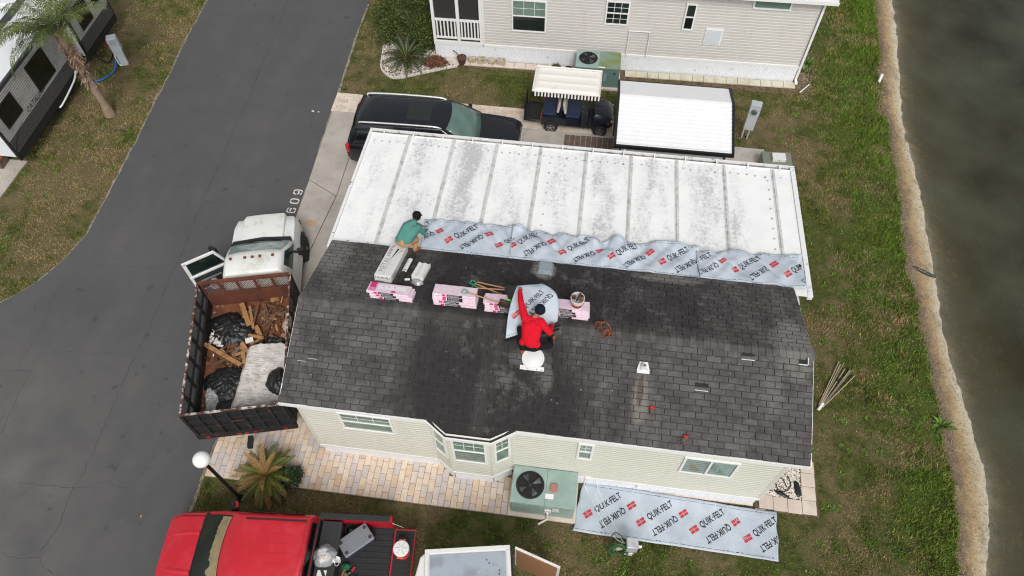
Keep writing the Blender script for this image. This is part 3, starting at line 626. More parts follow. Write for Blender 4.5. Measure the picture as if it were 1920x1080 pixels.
# roof deck (with bay hood), fascia
roof = MB()
roof.add([roof_pt(-1,0,0,-.012),roof_pt(-1,HL,0,-.012),roof_pt(-1,HL,SL,-.012),roof_pt(-1,0,SL,-.012),roof_pt(1,0,0,-.012),roof_pt(1,HL,0,-.012),
          roof_pt(-1,0,0,-.09),roof_pt(-1,HL,0,-.09),roof_pt(1,0,0,-.09),roof_pt(1,HL,0,-.09),(0,RY,RZ-.11),(HL,RY,RZ-.11)],
         [(0,1,2,3),(3,2,5,4),(0,6,7,1),(4,5,9,8),(0,3,10,6),(3,4,8,10),(1,7,11,2),(2,11,9,5),(6,10,11,7),(10,8,9,11)])
MAT_DECK = M('roof_felt', (.02,.02,.021), .9)
roof_o = roof.build('roof', MAT_DECK, house)
mb = MB(); FZ = EZ-.06
ev = [(0,-.03),(3.36,-.03),(3.84,-.35),(4.88,-.35),(5.4,-.03),(HL,-.03)]
ez_ = [FZ,FZ,FZ-.05,FZ-.05,FZ,FZ]
for i, (a, b) in enumerate(zip(ev, ev[1:])): mb.bar((a[0],a[1],ez_[i]), (b[0],b[1],ez_[i+1]), .03, .11)
for x in (0, HL):
    mb.bar(Vector((x,0,EZ-.055)), Vector((x,RY,RZ-.068)), .022, .085, (0,0,1)); mb.bar(Vector((x,RY,RZ-.068)), Vector((x,BY,EZ-.068)), .022, .085, (0,0,1))
mb.build('fascia', MAT_TRIM, house)
MB().add([(0,0,EZ-.1),(HL,0,EZ-.1),(HL,.03,EZ-.1),(0,.03,EZ-.1)], [(0,1,2,3)]).build('soffit', MAT_TRIM, house)
mb = MB().add([(3.36,-.0,EZ-.002),(3.84,-.335,EZ-.075),(4.88,-.335,EZ-.075),(5.4,-.0,EZ-.002),(3.36,0,EZ-.04),(3.84,-.335,EZ-.1),(4.88,-.335,EZ-.1),(5.4,0,EZ-.04)], [(0,1,2,3),(0,4,5,1),(1,5,6,2),(2,6,7,3),(4,7,6,5)])
mb.build('bay_hood', MAT_DECK, house)
# shingle material: grey granules, algae streaks with a shape of their own, per-tab shade
def mat_shingle():
    t = NT('asphalt_shingle'); r = t.rand(); x, y, z = t.xyz()
    c = t.ramp(r, [(0, sr(83,80,79)), (.35, sr(89,86,85)), (.8, sr(93,90,89)), (1, sr(101,98,96))])
    st = t.mapv(t.pos, (1,.3,.3)); n = t.noise(.55, 6, .62, st); n2 = t.noise(2.2, 6, .65, t.mapv(t.pos, (1,.35,.35)))
    # dark algae: heavy in the middle third of the roof, patchy elsewhere
    mid = t.math('MULTIPLY', t.rng(x, 1.6, 4.2), t.rng(x, 9.2, 5.6)); low = t.rng(y, 2.6, .6, .35, 1)
    k = t.math('ADD', t.math('MULTIPLY', t.math('MULTIPLY', mid, low), .42), t.math('ADD', t.math('MULTIPLY', n, .5), t.math('MULTIPLY', n2, .3)))
    far = t.math('MULTIPLY', t.math('MULTIPLY', t.rng(y, 2.3, 2.7), t.rng(x, .8, 3.2, 0, .24)), t.rng(x, 11.6, 9.2)); k = t.math('ADD', k, far)
    c = t.mix(t.math('MULTIPLY', t.rng(k, .44, .72), .88), c, sr(45,42,43)); bl = t.math('ADD', t.math('MULTIPLY', t.noise(1.1, 6, .7), .6), t.math('MULTIPLY', t.noise(5, 5, .7), .4)); c = t.mix(t.math('MULTIPLY', t.rng(bl, .48, .60), .55), c, sr(48,46,47)); c = t.mix(t.math('MULTIPLY', t.rng(bl, .46, .36), .45), c, sr(124,122,120))
    # bleached runs
    pale = t.math('MULTIPLY', t.rng(t.noise(.8, 5, .6, t.mapv(t.pos, (1.6,.22,.22), loc=(3.3,0,0))), .56, .7), t.rng(x, 5, 9.5, .15, .6))
    c = t.mix(pale, c, sr(126,123,120))
    def blob(cx, cy, sx, sy, amp, col, ns=5.):
        nonlocal c
        q = t.xyz(t.mapv(t.pos, (1,1,1), loc=(-cx,-cy,0))); d = t.math('ADD', t.math('POWER', t.math('DIVIDE', q[0], sx), 2.), t.math('POWER', t.math('DIVIDE', q[1], sy), 2.))
        d = t.math('ADD', d, t.math('MULTIPLY', t.math('SUBTRACT', t.noise(ns, 5, .65), .5), 1.6)); c = t.mix(t.math('MULTIPLY', t.rng(d, .35, 1.2, 1, 0), amp), c, col)
    blob(8.0,.95,.17,.62,.6,sr(138,132,124),7.); blob(7.99,1.12,.08,.40,.75,sr(84,70,64),8.); blob(5.92,1.12,.16,.34,.42,sr(128,125,122),9.); blob(5.5,1.5,.5,.24,.4,sr(128,126,124),8.)
    blob(5.55,4.25,.32,.4,.7,sr(150,147,143)); blob(11.3,2.5,.5,.9,.45,sr(140,137,132)); blob(8.6,4.4,.9,.18,.5,sr(138,135,130)); blob(.25,4.1,.45,.8,.5,sr(134,131,128))
    # small chalk-like spots
    sp_ = t.math('MULTIPLY', t.rng(t.voro(2.3), .035, .05, 1, 0), .5); c = t.mix(sp_, c, sr(176,172,166))
    g = t.noise(120, 3, .7); c = t.mix(1.0, c, t.ramp(g, [(.3, (.62,.62,.62)), (.5, (1,1,1)), (.72, (1.5,1.5,1.5))]), 'MULTIPLY')
    t.bump(g, .5, .005); return t.done(c, .95, spec=.2)
MAT_SHING = mat_shingle(); MAT_BUTT_SHADE = M('shingle_edge_shadow', (.032,.031,.031), .95, var=.4, vs=4)  # worn dark edge; the tabs' lower strip also paints in the course shadow line
def tab_verts(w_, e, lift=.0):
    """one tab: thin wedge, butt edge raised; local x along eave, y up slope, z off roof"""
    g = .007
    return [(-w_/2+g,0,.0),(w_/2-g,0,.0),(w_/2-g,e+.02,-.002),(-w_/2+g,e+.02,-.002),(-w_/2+g,0,.013+lift),(w_/2-g,0,.013+lift),(w_/2-g,e+.02,.003),(-w_/2+g,e+.02,.003),(-w_/2+g,.014,.0145+lift),(w_/2-g,.014,.0145+lift)], [(8,9,6,7),(4,5,9,8),(0,1,5,4),(1,2,6,9,5),(3,0,4,8,7)]
EXP = SL/17; TW = HL/35
variants = []
for k in range(4):
    v, f = tab_verts(TW, EXP, (.0,.002,.004,.0)[k]); me = bpy.data.meshes.new('shingle'); me.from_pydata([(a, b+rnd.uniform(-.003,.003), c) for a, b, c in v], [], f); me.materials.append(MAT_SHING); me.materials.append(MAT_BUTT_SHADE); me.polygons.foreach_set('material_index', [0,1,1,1,1]); variants.append(me)
rest = MB(); singles = []
for side in (-1, 1):
    for r_ in range(17):
        off = (.5*TW if r_ % 2 else 0)+.06*TW*((r_*7) % 3-1)
        x = off-TW
        while x < HL-.001:
            a, b = max(0, x), min(HL, x+TW)
            if b-a > .03:
                if side < 0 and r_ < 9 and b-a > TW*.9 and len(singles) < 298: singles.append((x+TW/2, r_))
                else:
                    v, f = tab_verts(b-a, EXP, rnd.choice((0,0,.002,.003)))
                    jj = rnd.uniform(-.004,.004); P = [roof_pt(side, (a+b)/2+(p[0] if side < 0 else -p[0]), r_*EXP+p[1]+jj-.012, p[2]) for p in v]; rest.add(P, f); rest.mi[-5:] = [0,1,1,1,1]
            x += TW
# bay hood tabs
for i in range(6):
    x0 = 3.62+i*.26; y0 = -.335 if 3.84 <= x0 <= 4.62 else -.18; rest.add([(x0,y0,EZ-.06),(x0+.255,y0,EZ-.06),(x0+.255,.02,EZ+.012),(x0,.02,EZ+.012)], [(0,1,2,3)])
rest.add([(3.36,0,EZ+.006),(3.84,-.34,EZ-.062),(4.88,-.34,EZ-.062),(5.4,0,EZ+.006)], [(0,1,2,3)])
tag(rest.build('shingle_courses', [MAT_SHING, MAT_BUTT_SHADE], roof_o, fix=False), kind='stuff')
for i, (x, r_) in enumerate(singles):
    o = bpy.data.objects.new('shingle', variants[rnd.choice((0,0,0,1,1,2,3))]); COL.objects.link(o); o.parent = roof_o
    o.location = roof_pt(-1, x, r_*EXP-.012+rnd.uniform(-.003,.003), 0); o.rotation_euler = (PITCH, 0, 0)
# ridge caps: bent squares lapped along the ridge
cw = .15; k = int(HL/cw); v = []; c_, s_ = math.cos(PITCH), math.sin(PITCH)
for xx, hgt in ((0, .024), (cw+.03, .008)):
    for d in (-.16, -.03, 0, .03, .16): v.append((xx, d*c_, -abs(d)*s_*(.96 if abs(d) > .1 else .75)+hgt))
    
f = [(i, i+1, 6+i, 5+i) for i in range(4)]
v += [(0, p[1], p[2]-.022) for p in v[:5]]; f += [(10+i, 10+i+1, i+1, i) for i in range(4)]
cap = bpy.data.meshes.new('ridge_shingle'); cap.from_pydata(v, [], f); cap.materials.append(MAT_SHING); cap.materials.append(MAT_BUTT_SHADE); cap.polygons.foreach_set('material_index', [0]*4+[1]*4)
for i in range(k):
    o = bpy.data.objects.new('ridge_shingle', cap); COL.objects.link(o); o.parent = roof_o
    o.location = (i*HL/k, RY+rnd.uniform(-.006,.006), RZ+.006); o.rotation_euler = (rnd.uniform(-.02,.02), rnd.uniform(-.008,.008), rnd.uniform(-.015,.015))
# roof fittings
RM = Matrix.Rotation(PITCH, 4, 'X')
def on_roof(o, side, x, y, rz=0, n=0):
    z = EZ+(y if side < 0 else BY-y)*math.tan(PITCH)
    o.location = (x, y, z+n/math.cos(PITCH)); o.rotation_euler = (Matrix.Rotation(PITCH*(1 if side < 0 else -1), 4, 'X') @ Matrix.Rotation(rz, 4, 'Z')).to_euler(); return o
MAT_VENT = M('white_painted_metal', sr(226,226,224), .4, var=.05, vs=6, col2=sr(168,160,150), cs=6, lo=.56, hi=.72)
MAT_GREYV = M('blue_grey_metal', sr(150,162,170), .4, var=.1, col2=sr(190,188,184), cs=6, lo=.6, hi=.7)
vt = thing('roof_vent', 'white round exhaust vent on square flashing below the man in red', 'vent'); on_roof(vt, -1, 5.57, 1.52)
MB().box(-.27,.27,-.27,-.17,.012,.024).build('flashing', MAT_VENT, vt, bevel=.004)
MB().lathe([(.25,.012),(.255,.06),(.245,.075),(.22,.08),(.215,.066),(.18,.07),(.1,.085),(.02,.09)], 32).build('cap', MAT_VENT, vt, smooth=40)
mb = MB()
for i in range(5): mb.lathe([(.012,.02),(.012,.03),(.004,.034)], 8, (-.22+i*.11,-.24,0))
mb.build('screws', M('screw_steel', (.25,.24,.23), .4, .8), vt)
vp = thing('vent_pipe', 'white plastic vent pipe with boot flashing on near roof slope', 'pipe'); on_roof(vp, -1, 8.02, 1.62)
MB().prism([(-.14,-.16),(.14,-.16),(.14,-.08),(.09,.1),(-.09,.1),(-.14,-.08)], .006, .02).build('flashing', MAT_VENT, vp, bevel=.004)
MB().lathe([(.085,.018),(.06,.09),(.055,.1)], 20).build('boot', MAT_VENT, vp, smooth=40)
mb = MB().lathe([(.042,.05),(.042,.2),(.033,.2),(.033,.1)], 20, cap=False); mb.build('pipe', MAT_VENT, vp, smooth=40)
MB().lathe([(.033,.1),(.001,.1)], 16, cap=False).build('bore', MAT_DARK, vp)
v2 = thing('roof_vent_box', 'small blue-grey box vent at the far eave beside the felt', 'vent'); on_roof(v2, 1, 5.57, 4.28)
MB().box(-.19,.19,-.24,.24,.006,.018).build('flashing', MAT_GREYV, v2); MB().add([(-.17,-.22,.018),(.17,-.22,.018),(.17,.22,.018),(-.17,.22,.018),(-.16,-.2,.1),(.16,-.2,.1),(.16,.16,.12),(-.16,.16,.12)], [(4,5,6,7),(0,1,5,4),(1,2,6,5),(2,3,7,6),(3,0,4,7)]).build('hood', MAT_GREYV, v2, bevel=.008)
for i, (x, y, lb) in enumerate([(10.28,2.08,'bare patch of torn roof with dark felt showing nearest the ridge end'), (9.31,1.33,'bare patch of torn roof with dark felt showing lower on the slope')]):
    o = thing('torn_tab', lb, 'roof damage'); on_roof(o, -1, x, y)
    mb = MB().grid(lambda u, v: (-.145+.29*u, -.0+.075*v+.012*nz(u*4, v*3, i*5), .024+.001*nz(u*9, v*9)), 6, 2); mb.build('exposed_felt', MAT_DECK, o, solid=.002)
    MB().box(-.145,.145,-.075,-.012,.0135,.027).build('lifted_tab', MAT_SHING, o); MB().box(-.145,.145,-.092,-.076,.0135,.023).build('pale_edge', MAT_VENT, o)
for i, (x, y, l) in enumerate([(.36,.93,.20),(.6,1.0,.22)]):
    o = thing('loose_shingle_strip', ('short pale lifted shingle edge near roof corner above the dump body','longer pale lifted shingle edge near roof corner above the dump body')[i], 'shingle'); on_roof(o, -1, x, y)
    MB().box(-l/2,l/2,-.02,.02,.016,.03).build('strip', MAT_SHING, o); MB().box(-l/2,l/2,-.028,-.021,.016,.026).build('edge', MAT_VENT, o)
o = thing('flashing_scrap', 'bent metal scrap on the ridge end at the pond side', 'scrap'); on_roof(o, -1, 11.48, 2.12)
MB().box(-.1,.08,-.09,.05,.012,.02).build('plate', MAT_DECK, o); MB().box(.081,.1,-.09,.06,.012,.05).build('upstand', MAT_VENT, o); MB().box(-.1,.08,-.11,-.091,.012,.035).build('lip', MAT_VENT, o)

# ================================================================== CARPORT
def mat_carport():
    t = NT('painted_pan_roof'); x, y, z = t.xyz(); base = t.mix(t.noise(.8, 4), sr(238,238,238), sr(247,247,246))
    # grey chalked / lichen runs down the middle of each pan, uneven from pan to pan
    px = t.math('PINGPONG', t.math('SUBTRACT', x, 1.1), .65)           # 0 at seams .. .65 mid-pan
    mid = t.rng(px, .12, .5); nn_ = t.noise(.9, 6, .66, t.mapv(t.pos, (1.9,.55,1), loc=(5,2,0))); sp_ = t.noise(9, 7, .72)
    pan = t.noise(.55, 2, .4, t.mapv(t.pos, (1,.02,.02)))
    k = t.math('ADD', t.math('ADD', t.math('MULTIPLY', nn_, .56), t.math('MULTIPLY', sp_, .44)), t.math('ADD', t.math('MULTIPLY', mid, .07), t.math('MULTIPLY', pan, .26)))
    k = t.math('SUBTRACT', k, t.rng(x, 10.4, 11.3, 0, .2)); k = t.math('SUBTRACT', k, t.rng(x, 1.3, .2, 0, .06))
    c = t.mix(t.math('MULTIPLY', t.rng(k, .62, .76), .6), base, sr(204,204,206)); c = t.mix(t.math('MULTIPLY', t.rng(t.math('ADD', t.math('MULTIPLY', k, .62), t.math('MULTIPLY', t.noise(16, 6, .75), .38)), .63, .69), .6), c, sr(166,165,165))
    c = t.mix(t.math('MULTIPLY', t.rng(t.noise(1.8, 5, .6), .45, .75), .25), c, sr(206,206,208))
    t.bump(t.noise(18, 4), .08, .004); return t.done(c, .5, spec=.4)
MAT_PAN = mat_carport()
MAT_SEAM = M('dirty_seam', sr(216,215,213), .6, var=.1, vs=7, col2=sr(160,158,155), cs=6, lo=.46, hi=.72)
MAT_CAP = M('white_cap_flashing', sr(238,238,238), .45, var=.03, col2=sr(120,118,114), cs=5, lo=.6, hi=.66)
CX0, CX1, CY0, CY1, CZ0, CZ1 = -.13, 12.18, 4.42, 9.0, 2.84, 2.53
def cz(y): return lerp(CZ0, CZ1, (y-CY0)/(CY1-CY0))
cp = thing('carport', 'white pan-roofed carport joined to the back eave of the park home', 'carport', (0,0,0))
seams = [1.1,2.43,3.7,4.98,6.3,7.58,8.87,10.2,11.56]; ed = [CX0+.07]+seams+[CX1-.12]
for a, b in zip(ed, ed[1:]):
    mb = MB()
    def pan(u, v, a=a, b=b):
        x = lerp(a+.012, b-.012, u); y = lerp(CY0+.02, CY1-.1, v); e = min(1, min(u, 1-u)*12)
        return (x, y, cz(y)-.012*e+.004*nz(x*2, y*1.3))
    mb.grid(pan, 12, 20); mb.build('roof_pan', MAT_PAN, cp, smooth=50)
    MB().box(a+.03, b-.03, CY0+.1, CY1-.2, 2.30, 2.32).build('ceiling_pan', MAT_TRIM, cp)
for s_ in seams:
    mb = MB(); yy = [CY0+.02, CY1-.1]
    for sx, w_, h_ in ((0,.11,.006), (0,.03,.03)):
        mb.add([(s_+sx-w_/2,y,cz(y)-.01) for y in yy]+[(s_+sx+w_/2,y,cz(y)-.01) for y in yy]+[(s_+sx-w_/2,y,cz(y)+h_) for y in yy]+[(s_+sx+w_/2,y,cz(y)+h_) for y in yy], [(4,5,7,6),(0,1,5,4),(2,3,7,6),(0,2,6,4),(1,3,7,5)])
    mb.build('seam', MAT_SEAM, cp)
for x0, x1 in ((CX0,CX0+.075),(CX1-.125,CX1)):
    mb = MB(); mb.add([(x0,CY0,cz(CY0)+.03),(x1,CY0,cz(CY0)+.03),(x1,CY1,cz(CY1)+.03),(x0,CY1,cz(CY1)+.03),(x0,CY0,cz(CY0)-.12),(x1,CY0,cz(CY0)-.12),(x1,CY1,cz(CY1)-.12),(x0,CY1,cz(CY1)-.12)], [(0,1,2,3),(4,7,6,5),(0,4,5,1),(1,5,6,2),(2,6,7,3),(3,7,4,0)])
    mb.build('edge_flashing', MAT_CAP, cp, bevel=.006)
MB().box(CX0+.08, CX1-.13, CY0, CY0+.28, cz(CY0)+.002, cz(CY0)+.012).build('apron_flashing', MAT_CAP, cp)
# gutter with straps
mb = MB(); gz = CZ1
prof = [(CY1-.12,gz+.03),(CY1-.12,gz-.1),(CY1+.05,gz-.1),(CY1+.06,gz+.03),(CY1+.045,gz+.03),(CY1+.035,gz-.085),(CY1-.105,gz-.085),(CY1-.105,gz+.03)]
mb.prism(prof, CX0, CX1, 'x'); mb.build('gutter', MAT_CAP, cp)
MB().box(CX0+.01, CX1-.01, CY1-.104, CY1+.034, gz-.084, gz-.06).build('gutter_silt', M('gutter_silt', sr(150,148,144), .95, var=.35, vs=6, col2=sr(70,66,62), cs=5, lo=.45, hi=.6), cp)
for i in range(14):
    x = CX0+.45+i*.88; MB().box(x-.02, x+.02, CY1-.13, CY1+.055, gz+.031, gz+.042).build('gutter_strap', MAT_TRIM, cp); MB().box(x-.04, x+.04, CY1-.2, CY1-.125, gz+.02, gz+.04).build('strap_clip', MAT_TRIM, cp)
mb = MB(); x = .1
while x < 11.9:
    y = CY1-.42-rnd.uniform(0,.05); mb.lathe([(.032,cz(y)-.012),(.03,cz(y)+.006),(.016,cz(y)+.016),(.002,cz(y)+.018)], 10, (x,y,0)); x += .24+rnd.uniform(-.04,.04)
for i in range(9): y = CY1-.6-i*.36; mb.lathe([(.03,cz(y)-.012),(.028,cz(y)+.006),(.014,cz(y)+.016),(.002,cz(y)+.018)], 10, (11.4,y,0))
for i in range(7): y = CY1-.7-i*.4; mb.lathe([(.03,cz(y)-.012),(.028,cz(y)+.006),(.014,cz(y)+.016),(.002,cz(y)+.018)], 10, (5.3,y,0))
tag(mb.build('screw_caps', M('screw_cap', sr(198,198,198), .5, var=.2, vs=9, col2=sr(120,120,120), cs=9), cp, smooth=40), kind='stuff')
for x in (.05, 4.0, 8.0, 12.0): MB().box(x-.05, x+.05, CY1-.3, CY1-.2, 0, 2.36).build('post', MAT_TRIM, cp, bevel=.005)
MB().box(CX0+.1, CX1-.15, CY1-.31, CY1-.19, 2.34, 2.43).build('beam', MAT_TRIM, cp)
# ================================================================== NEIGHBOUR HOUSE AND YARD
NX, NY, NR = .40, 15.50, R(1.05)
nb = thing('mobile_home', 'pale grey sided mobile home with screened white porch across the yard', 'house', (NX,NY,0), NR)
LW = 13.05; NZ = 3.42
mb = MB(); lap(mb, (1.78,.05), (LW,.05), .70, NZ, (0,-1), .115, .024); lap(mb, (LW,.05), (LW,6), .7, NZ, (1,0), .1); lap(mb, (1.78,2.2), (1.78,.05), .7, NZ, (-1,0), .1)
mb.build('wall', MAT_SIDE2, nb)
mb = MB(); ribs(mb, (0,0), (LW-.02,0), -.02, .60, (0,-1), .085, .012); ribs(mb, (LW-.02,0), (LW-.02,6), -.02, .6, (1,0), .085); ribs(mb, (0,6), (0,0), -.02, .6, (-1,0), .085)
mb.build('skirting', MAT_SKIRT, nb)
MB().box(-.02,1.78,-.03,.04,.605,.76).build('porch_band', MAT_TRIM, nb, bevel=.004); MB().box(1.80,LW+.02,-.015,.045,.605,.70).build('base_trim', MAT_TRIM, nb)
MB().box(.05,1.75,.06,2.2,.62,.70).build('porch_floor', M('porch_boards', sr(120,108,96), .8, var=.2), nb)
for i, (x, w_) in enumerate([(-.02,.10),(.86,.11),(1.68,.10)]): MB().box(x, x+w_, -.025, .07, .765, NZ).build('porch_post', MAT_TRIM, nb, bevel=.005)
MB().box(1.785,1.84,-.02,.05,.70,NZ).build('corner_post', MAT_TRIM, nb)
for (a, b) in ((.085,.855),(.975,1.675)):
    MB().box(a, b, .0, .05, 1.60, 1.68).build('top_rail', MAT_TRIM, nb); MB().box(a, b, .0, .05, .86, .92).build('bottom_rail', MAT_TRIM, nb)
    k = 6
    for i in range(k):
        x = lerp(a, b, (i+.5)/k); MB().box(x-.025, x+.025, .008, .042, .92, 1.60).build('baluster', MAT_TRIM, nb)
    MB().box(a, b, .075, .085, .77, NZ-.05).build('insect_screen', M('insect_screen', (.03,.028,.026), .9, var=.2), nb)
for y0 in (.1,): 
    MB().box(-.01,.04,.07,2.1,1.60,1.68).build('top_rail', MAT_TRIM, nb); MB().box(-.01,.04,.07,2.1,.86,.92).build('bottom_rail', MAT_TRIM, nb)
    for i in range(12): MB().box(.0,.034,.16+i*.16,.20+i*.16,.92,1.6).build('baluster', MAT_TRIM, nb)
for (x0, x1, z0, z1, kind, top, bot, cols, rows) in [(2.83,4.05,1.37,2.66,'double',MAT_BLIND_L,MAT_BLIND_D,3,2),(6.05,6.86,1.90,2.84,'double',MAT_BLIND_D,MAT_BLIND_D,3,9),(8.70,9.07,1.88,2.92,'double',MAT_BLIND_D,MAT_DARK,0,2),(10.83,12.07,2.88,3.30,'single',MAT_BLIND_L,None,0,2)]:
    window(nb, (x0,.036,z0), (1,0), x1-x0, z1-z0, kind, top, bot, cols, rows)
pn = MB().box(9.53,10.12,-.002,.03,1.33,2.0).build('access_panel', MAT_TRIM, nb, bevel=.005); MB().box(9.58,10.07,-.014,-.003,1.38,1.95).build('panel_door', M('panel_grey', sr(214,220,226), .4, var=.04), pn); MB().lathe([(.012,-.03),(.012,-.015)], 10, (9.83,0,1.42), 'y').build('panel_knob', MAT_GREYV, pn)
mb = MB().tube([(6.95,-.03,.62),(6.95,-.03,1.72),(7.66,-.03,1.72),(7.66,-.03,.62)], .022, 8); mb.build('pipe_frame', MAT_TRIM, nb)
MB().bar((LW+.04,-.03,.12),(LW+.04,-.03,NZ-.1),.075,.06,(0,1,0)).build('downspout', MAT_TRIM, nb); MB().bar((LW+.04,-.05,.15),(LW+.07,-.2,.05),.075,.06).build('spout_elbow', MAT_TRIM, nb)
MB().prism([(-.34,NZ-.02),(-.34,NZ+.1),(-.32,NZ+.1),(-.31,NZ),(-.22,NZ),(-.21,NZ+.1),(-.2,NZ+.1),(-.2,NZ-.02)], -.3, LW+.35, 'x').build('gutter', MAT_TRIM, nb)
MB().bar((LW+.04,-.03,NZ-.12),(LW+.04,-.27,NZ),.07,.06).build('spout_offset', MAT_TRIM, nb)
MAT_ROOF2 = M('neighbour_shingles', sr(120,114,108), .95, var=.2, vs=8, bump=.5, bs=80)
MB().add([(-.3,-.2,NZ+.05),(LW+.35,-.2,NZ+.05),(LW+.35,3,NZ+.95),(-.3,3,NZ+.95),(LW+.35,6.2,NZ+.05),(-.3,6.2,NZ+.05)], [(0,1,2,3),(3,2,4,5)]).build('roof', MAT_ROOF2, nb, solid=.06)
MB().box(-.3,LW+.3,-.19,.05,NZ,NZ+.02).build('soffit', MAT_TRIM, nb)
# slab strip along its base
ns = MB().box(.45,13.5,15.05,15.6,-.05,.004).build('base_path', MAT_SOIL); tag(ns, kind='structure')
MAT_SLAB2 = mat_concrete('mossy_slab', sr(196,190,168), sr(214,208,188))
for i in range(32):
    x = .52+i*.405; y = 15.15+(x-.5)*.0183
    if 5.5 < x < 7.1: continue
    MB().box(-.197,.197,-.15,.15,0,.05).build('slab', MAT_SLAB2 if i > 12 else MAT_SLAB, ns, bevel=.008).location = (x+.2, y+.13, rnd.uniform(-.004,.006))
# package air conditioners (one here, one at the near house)
t = NT('sage_enamel'); MAT_SAGE = t.done(t.mix(t.rng(t.noise(3, 6), .35, .7), sr(140,162,154), sr(160,180,172)), .5)
MAT_FIN = M('cabinet_louver', sr(150,168,160), .5, var=.08); MAT_FAN = M('fan_blade', sr(92,94,94), .5, .3, var=.25, vs=9)
t = NT('mossy_enamel'); MAT_MOSS = t.done(t.mix(t.rng(t.noise(2.2, 6, .65), .40, .62), sr(126,148,138), sr(120,128,60)), .7)
MAT_SAGE_DK = M('sage_enamel_panel', sr(104,128,122), .5, var=.08)
def ac_unit(label, loc, rz, W_, D_, H_, fan, lid2, loc_louver=True):
    r = thing('air_conditioner', label, 'air conditioner', loc, rz, 'package air conditioning units')
    MB().box(-.07,W_+.07,-.09,D_+.03,.0,.09).build('pad', MAT_SLAB, r, bevel=.01)
    cab = MB().box(0,W_,0,D_,.095,H_-.03).build('cabinet', MAT_SAGE_DK if not loc_louver else MAT_SAGE, r, bevel=.01)
    MB().box(-.012,W_*.53,-.012,D_+.01,H_-.03,H_).build('fan_deck', MAT_SAGE, r, bevel=.006); MB().box(W_*.533,W_+.012,-.012,D_+.01,H_-.03,H_+.004).build('lid', lid2, r, bevel=.006)
    fx, fy, fr_ = fan
    MB().lathe([(fr_+.03,H_),(fr_+.03,H_+.015),(fr_,H_+.02),(fr_-.005,H_+.002)], 40, (fx,fy,0), cap=False).build('fan_ring', MAT_INK, r, smooth=40)
    MB().lathe([(fr_-.006,H_+.003),(.01,H_+.0025)], 40, (fx,fy,0), cap=False).build('fan_well', MAT_DARK, r)
    fb = MB().lathe([(.06,H_+.004),(.06,H_+.03),(.05,H_+.035),(.002,H_+.036)], 20, (fx,fy,0)).build('fan_hub', MAT_INK, r, smooth=40)
    for k in range(4):
        a = k*math.pi/2+.55; mb = MB()
        def bl(u, v, a=a): 
            rr = lerp(.06, fr_-.03, u); w_ = lerp(.35, .62, u)*(.5+.0*u); th = a+(v-.5)*w_*1.9*(1 if u > .1 else .8); return (fx+rr*math.cos(th), fy+rr*math.sin(th), H_+.008+.028*v)
        mb.grid(bl, 4, 4); mb.build('fan_blade', MAT_FAN, r, smooth=60, solid=.003)
    mb = MB()
    for rr in (fr_*.33, fr_*.62, fr_*.9): mb.tube([(fx+rr*math.cos(q*math.pi/16), fy+rr*math.sin(q*math.pi/16), H_+.045) for q in range(33)], .0022, 5, cap=False)
    for k in range(6): a = k*math.pi/3; mb.tube([(fx+.06*math.cos(a),fy+.06*math.sin(a),H_+.042),(fx+(fr_+.02)*math.cos(a),fy+(fr_+.02)*math.sin(a),H_+.03)], .003, 5)
    mb.build('fan_guard', MAT_INK, r)
    if loc_louver:
        for k in range(9): x = .04+k*(W_*.5-.04)/9; MB().box(x, x+.045, -.014, -.002, .3, H_-.08).build('louver', MAT_FIN, r)
    return r
a1 = ac_unit('sage green air conditioner against the front wall beside the bay window', (5.36,-.93,0), R(0), 1.52, .88, .90, (.42,.44,.31), MAT_SAGE)
MB().box(.80,1.0,.16,.28,.905,.925).build('name_plate', MAT_TRIM, a1); br = M('red_brick', sr(170,110,98), .9, var=.2, vs=20, bump=.4)
MB().box(.90,1.07,.34,.52,.906,.96).build('control_cover', M('faded_red_cover', sr(176,118,106), .6, var=.2, vs=14), a1, bevel=.006)
MB().box(1.0,1.16,-.022,-.012,.55,.78).build('disconnect_plate', MAT_VENT, a1); MB().box(.82,.98,-.05,-.012,.5,.66).build('valve_box', MAT_VENT, a1)
MB().tube([(.9,-.06,.5),(.9,-.07,.14),(.88,-.1,.1),(.70,-.22,.06)], .024, 8).build('drain_pipe', MAT_TRIM, a1, smooth=40)
a2 = ac_unit('green mossy air conditioner behind the golf cart at the grey house', (5.62,14.50,0), NR, 1.55, .88, .92, (.42,.48,.30), MAT_MOSS, False)
MB().box(.80,1.02,-.004,.05,.926,.94).build('name_plate', MAT_TRIM, a2); MB().box(1.02,1.09,-.02,-.002,.38,.68).build('service_slot', MAT_GREYV, a2); MB().lathe([(.03,-.03),(.03,-.002)], 12, (1.38,0,.72), 'y').build('service_port', MAT_INK, a2)
# golf-cart side timber deck
dk = MB().box(5.5,7.2,11.2,11.98,.0,.06).build('timber_walk', MAT_SOIL); tag(dk, 'low weathered timber walk between carport and shed', 'walkway')
MAT_OLDWOOD = M('weathered_wood', sr(116,98,86), .9, var=.3, vs=7, bump=.4, bs=40, col2=sr(84,70,62), cs=9)
for i in range(9): MB().box(5.52+i*.185, 5.52+i*.185+.165, 11.2, 12.0+rnd.uniform(-.01,.01), .062, .10).build('plank', MAT_OLDWOOD, dk, bevel=.005)
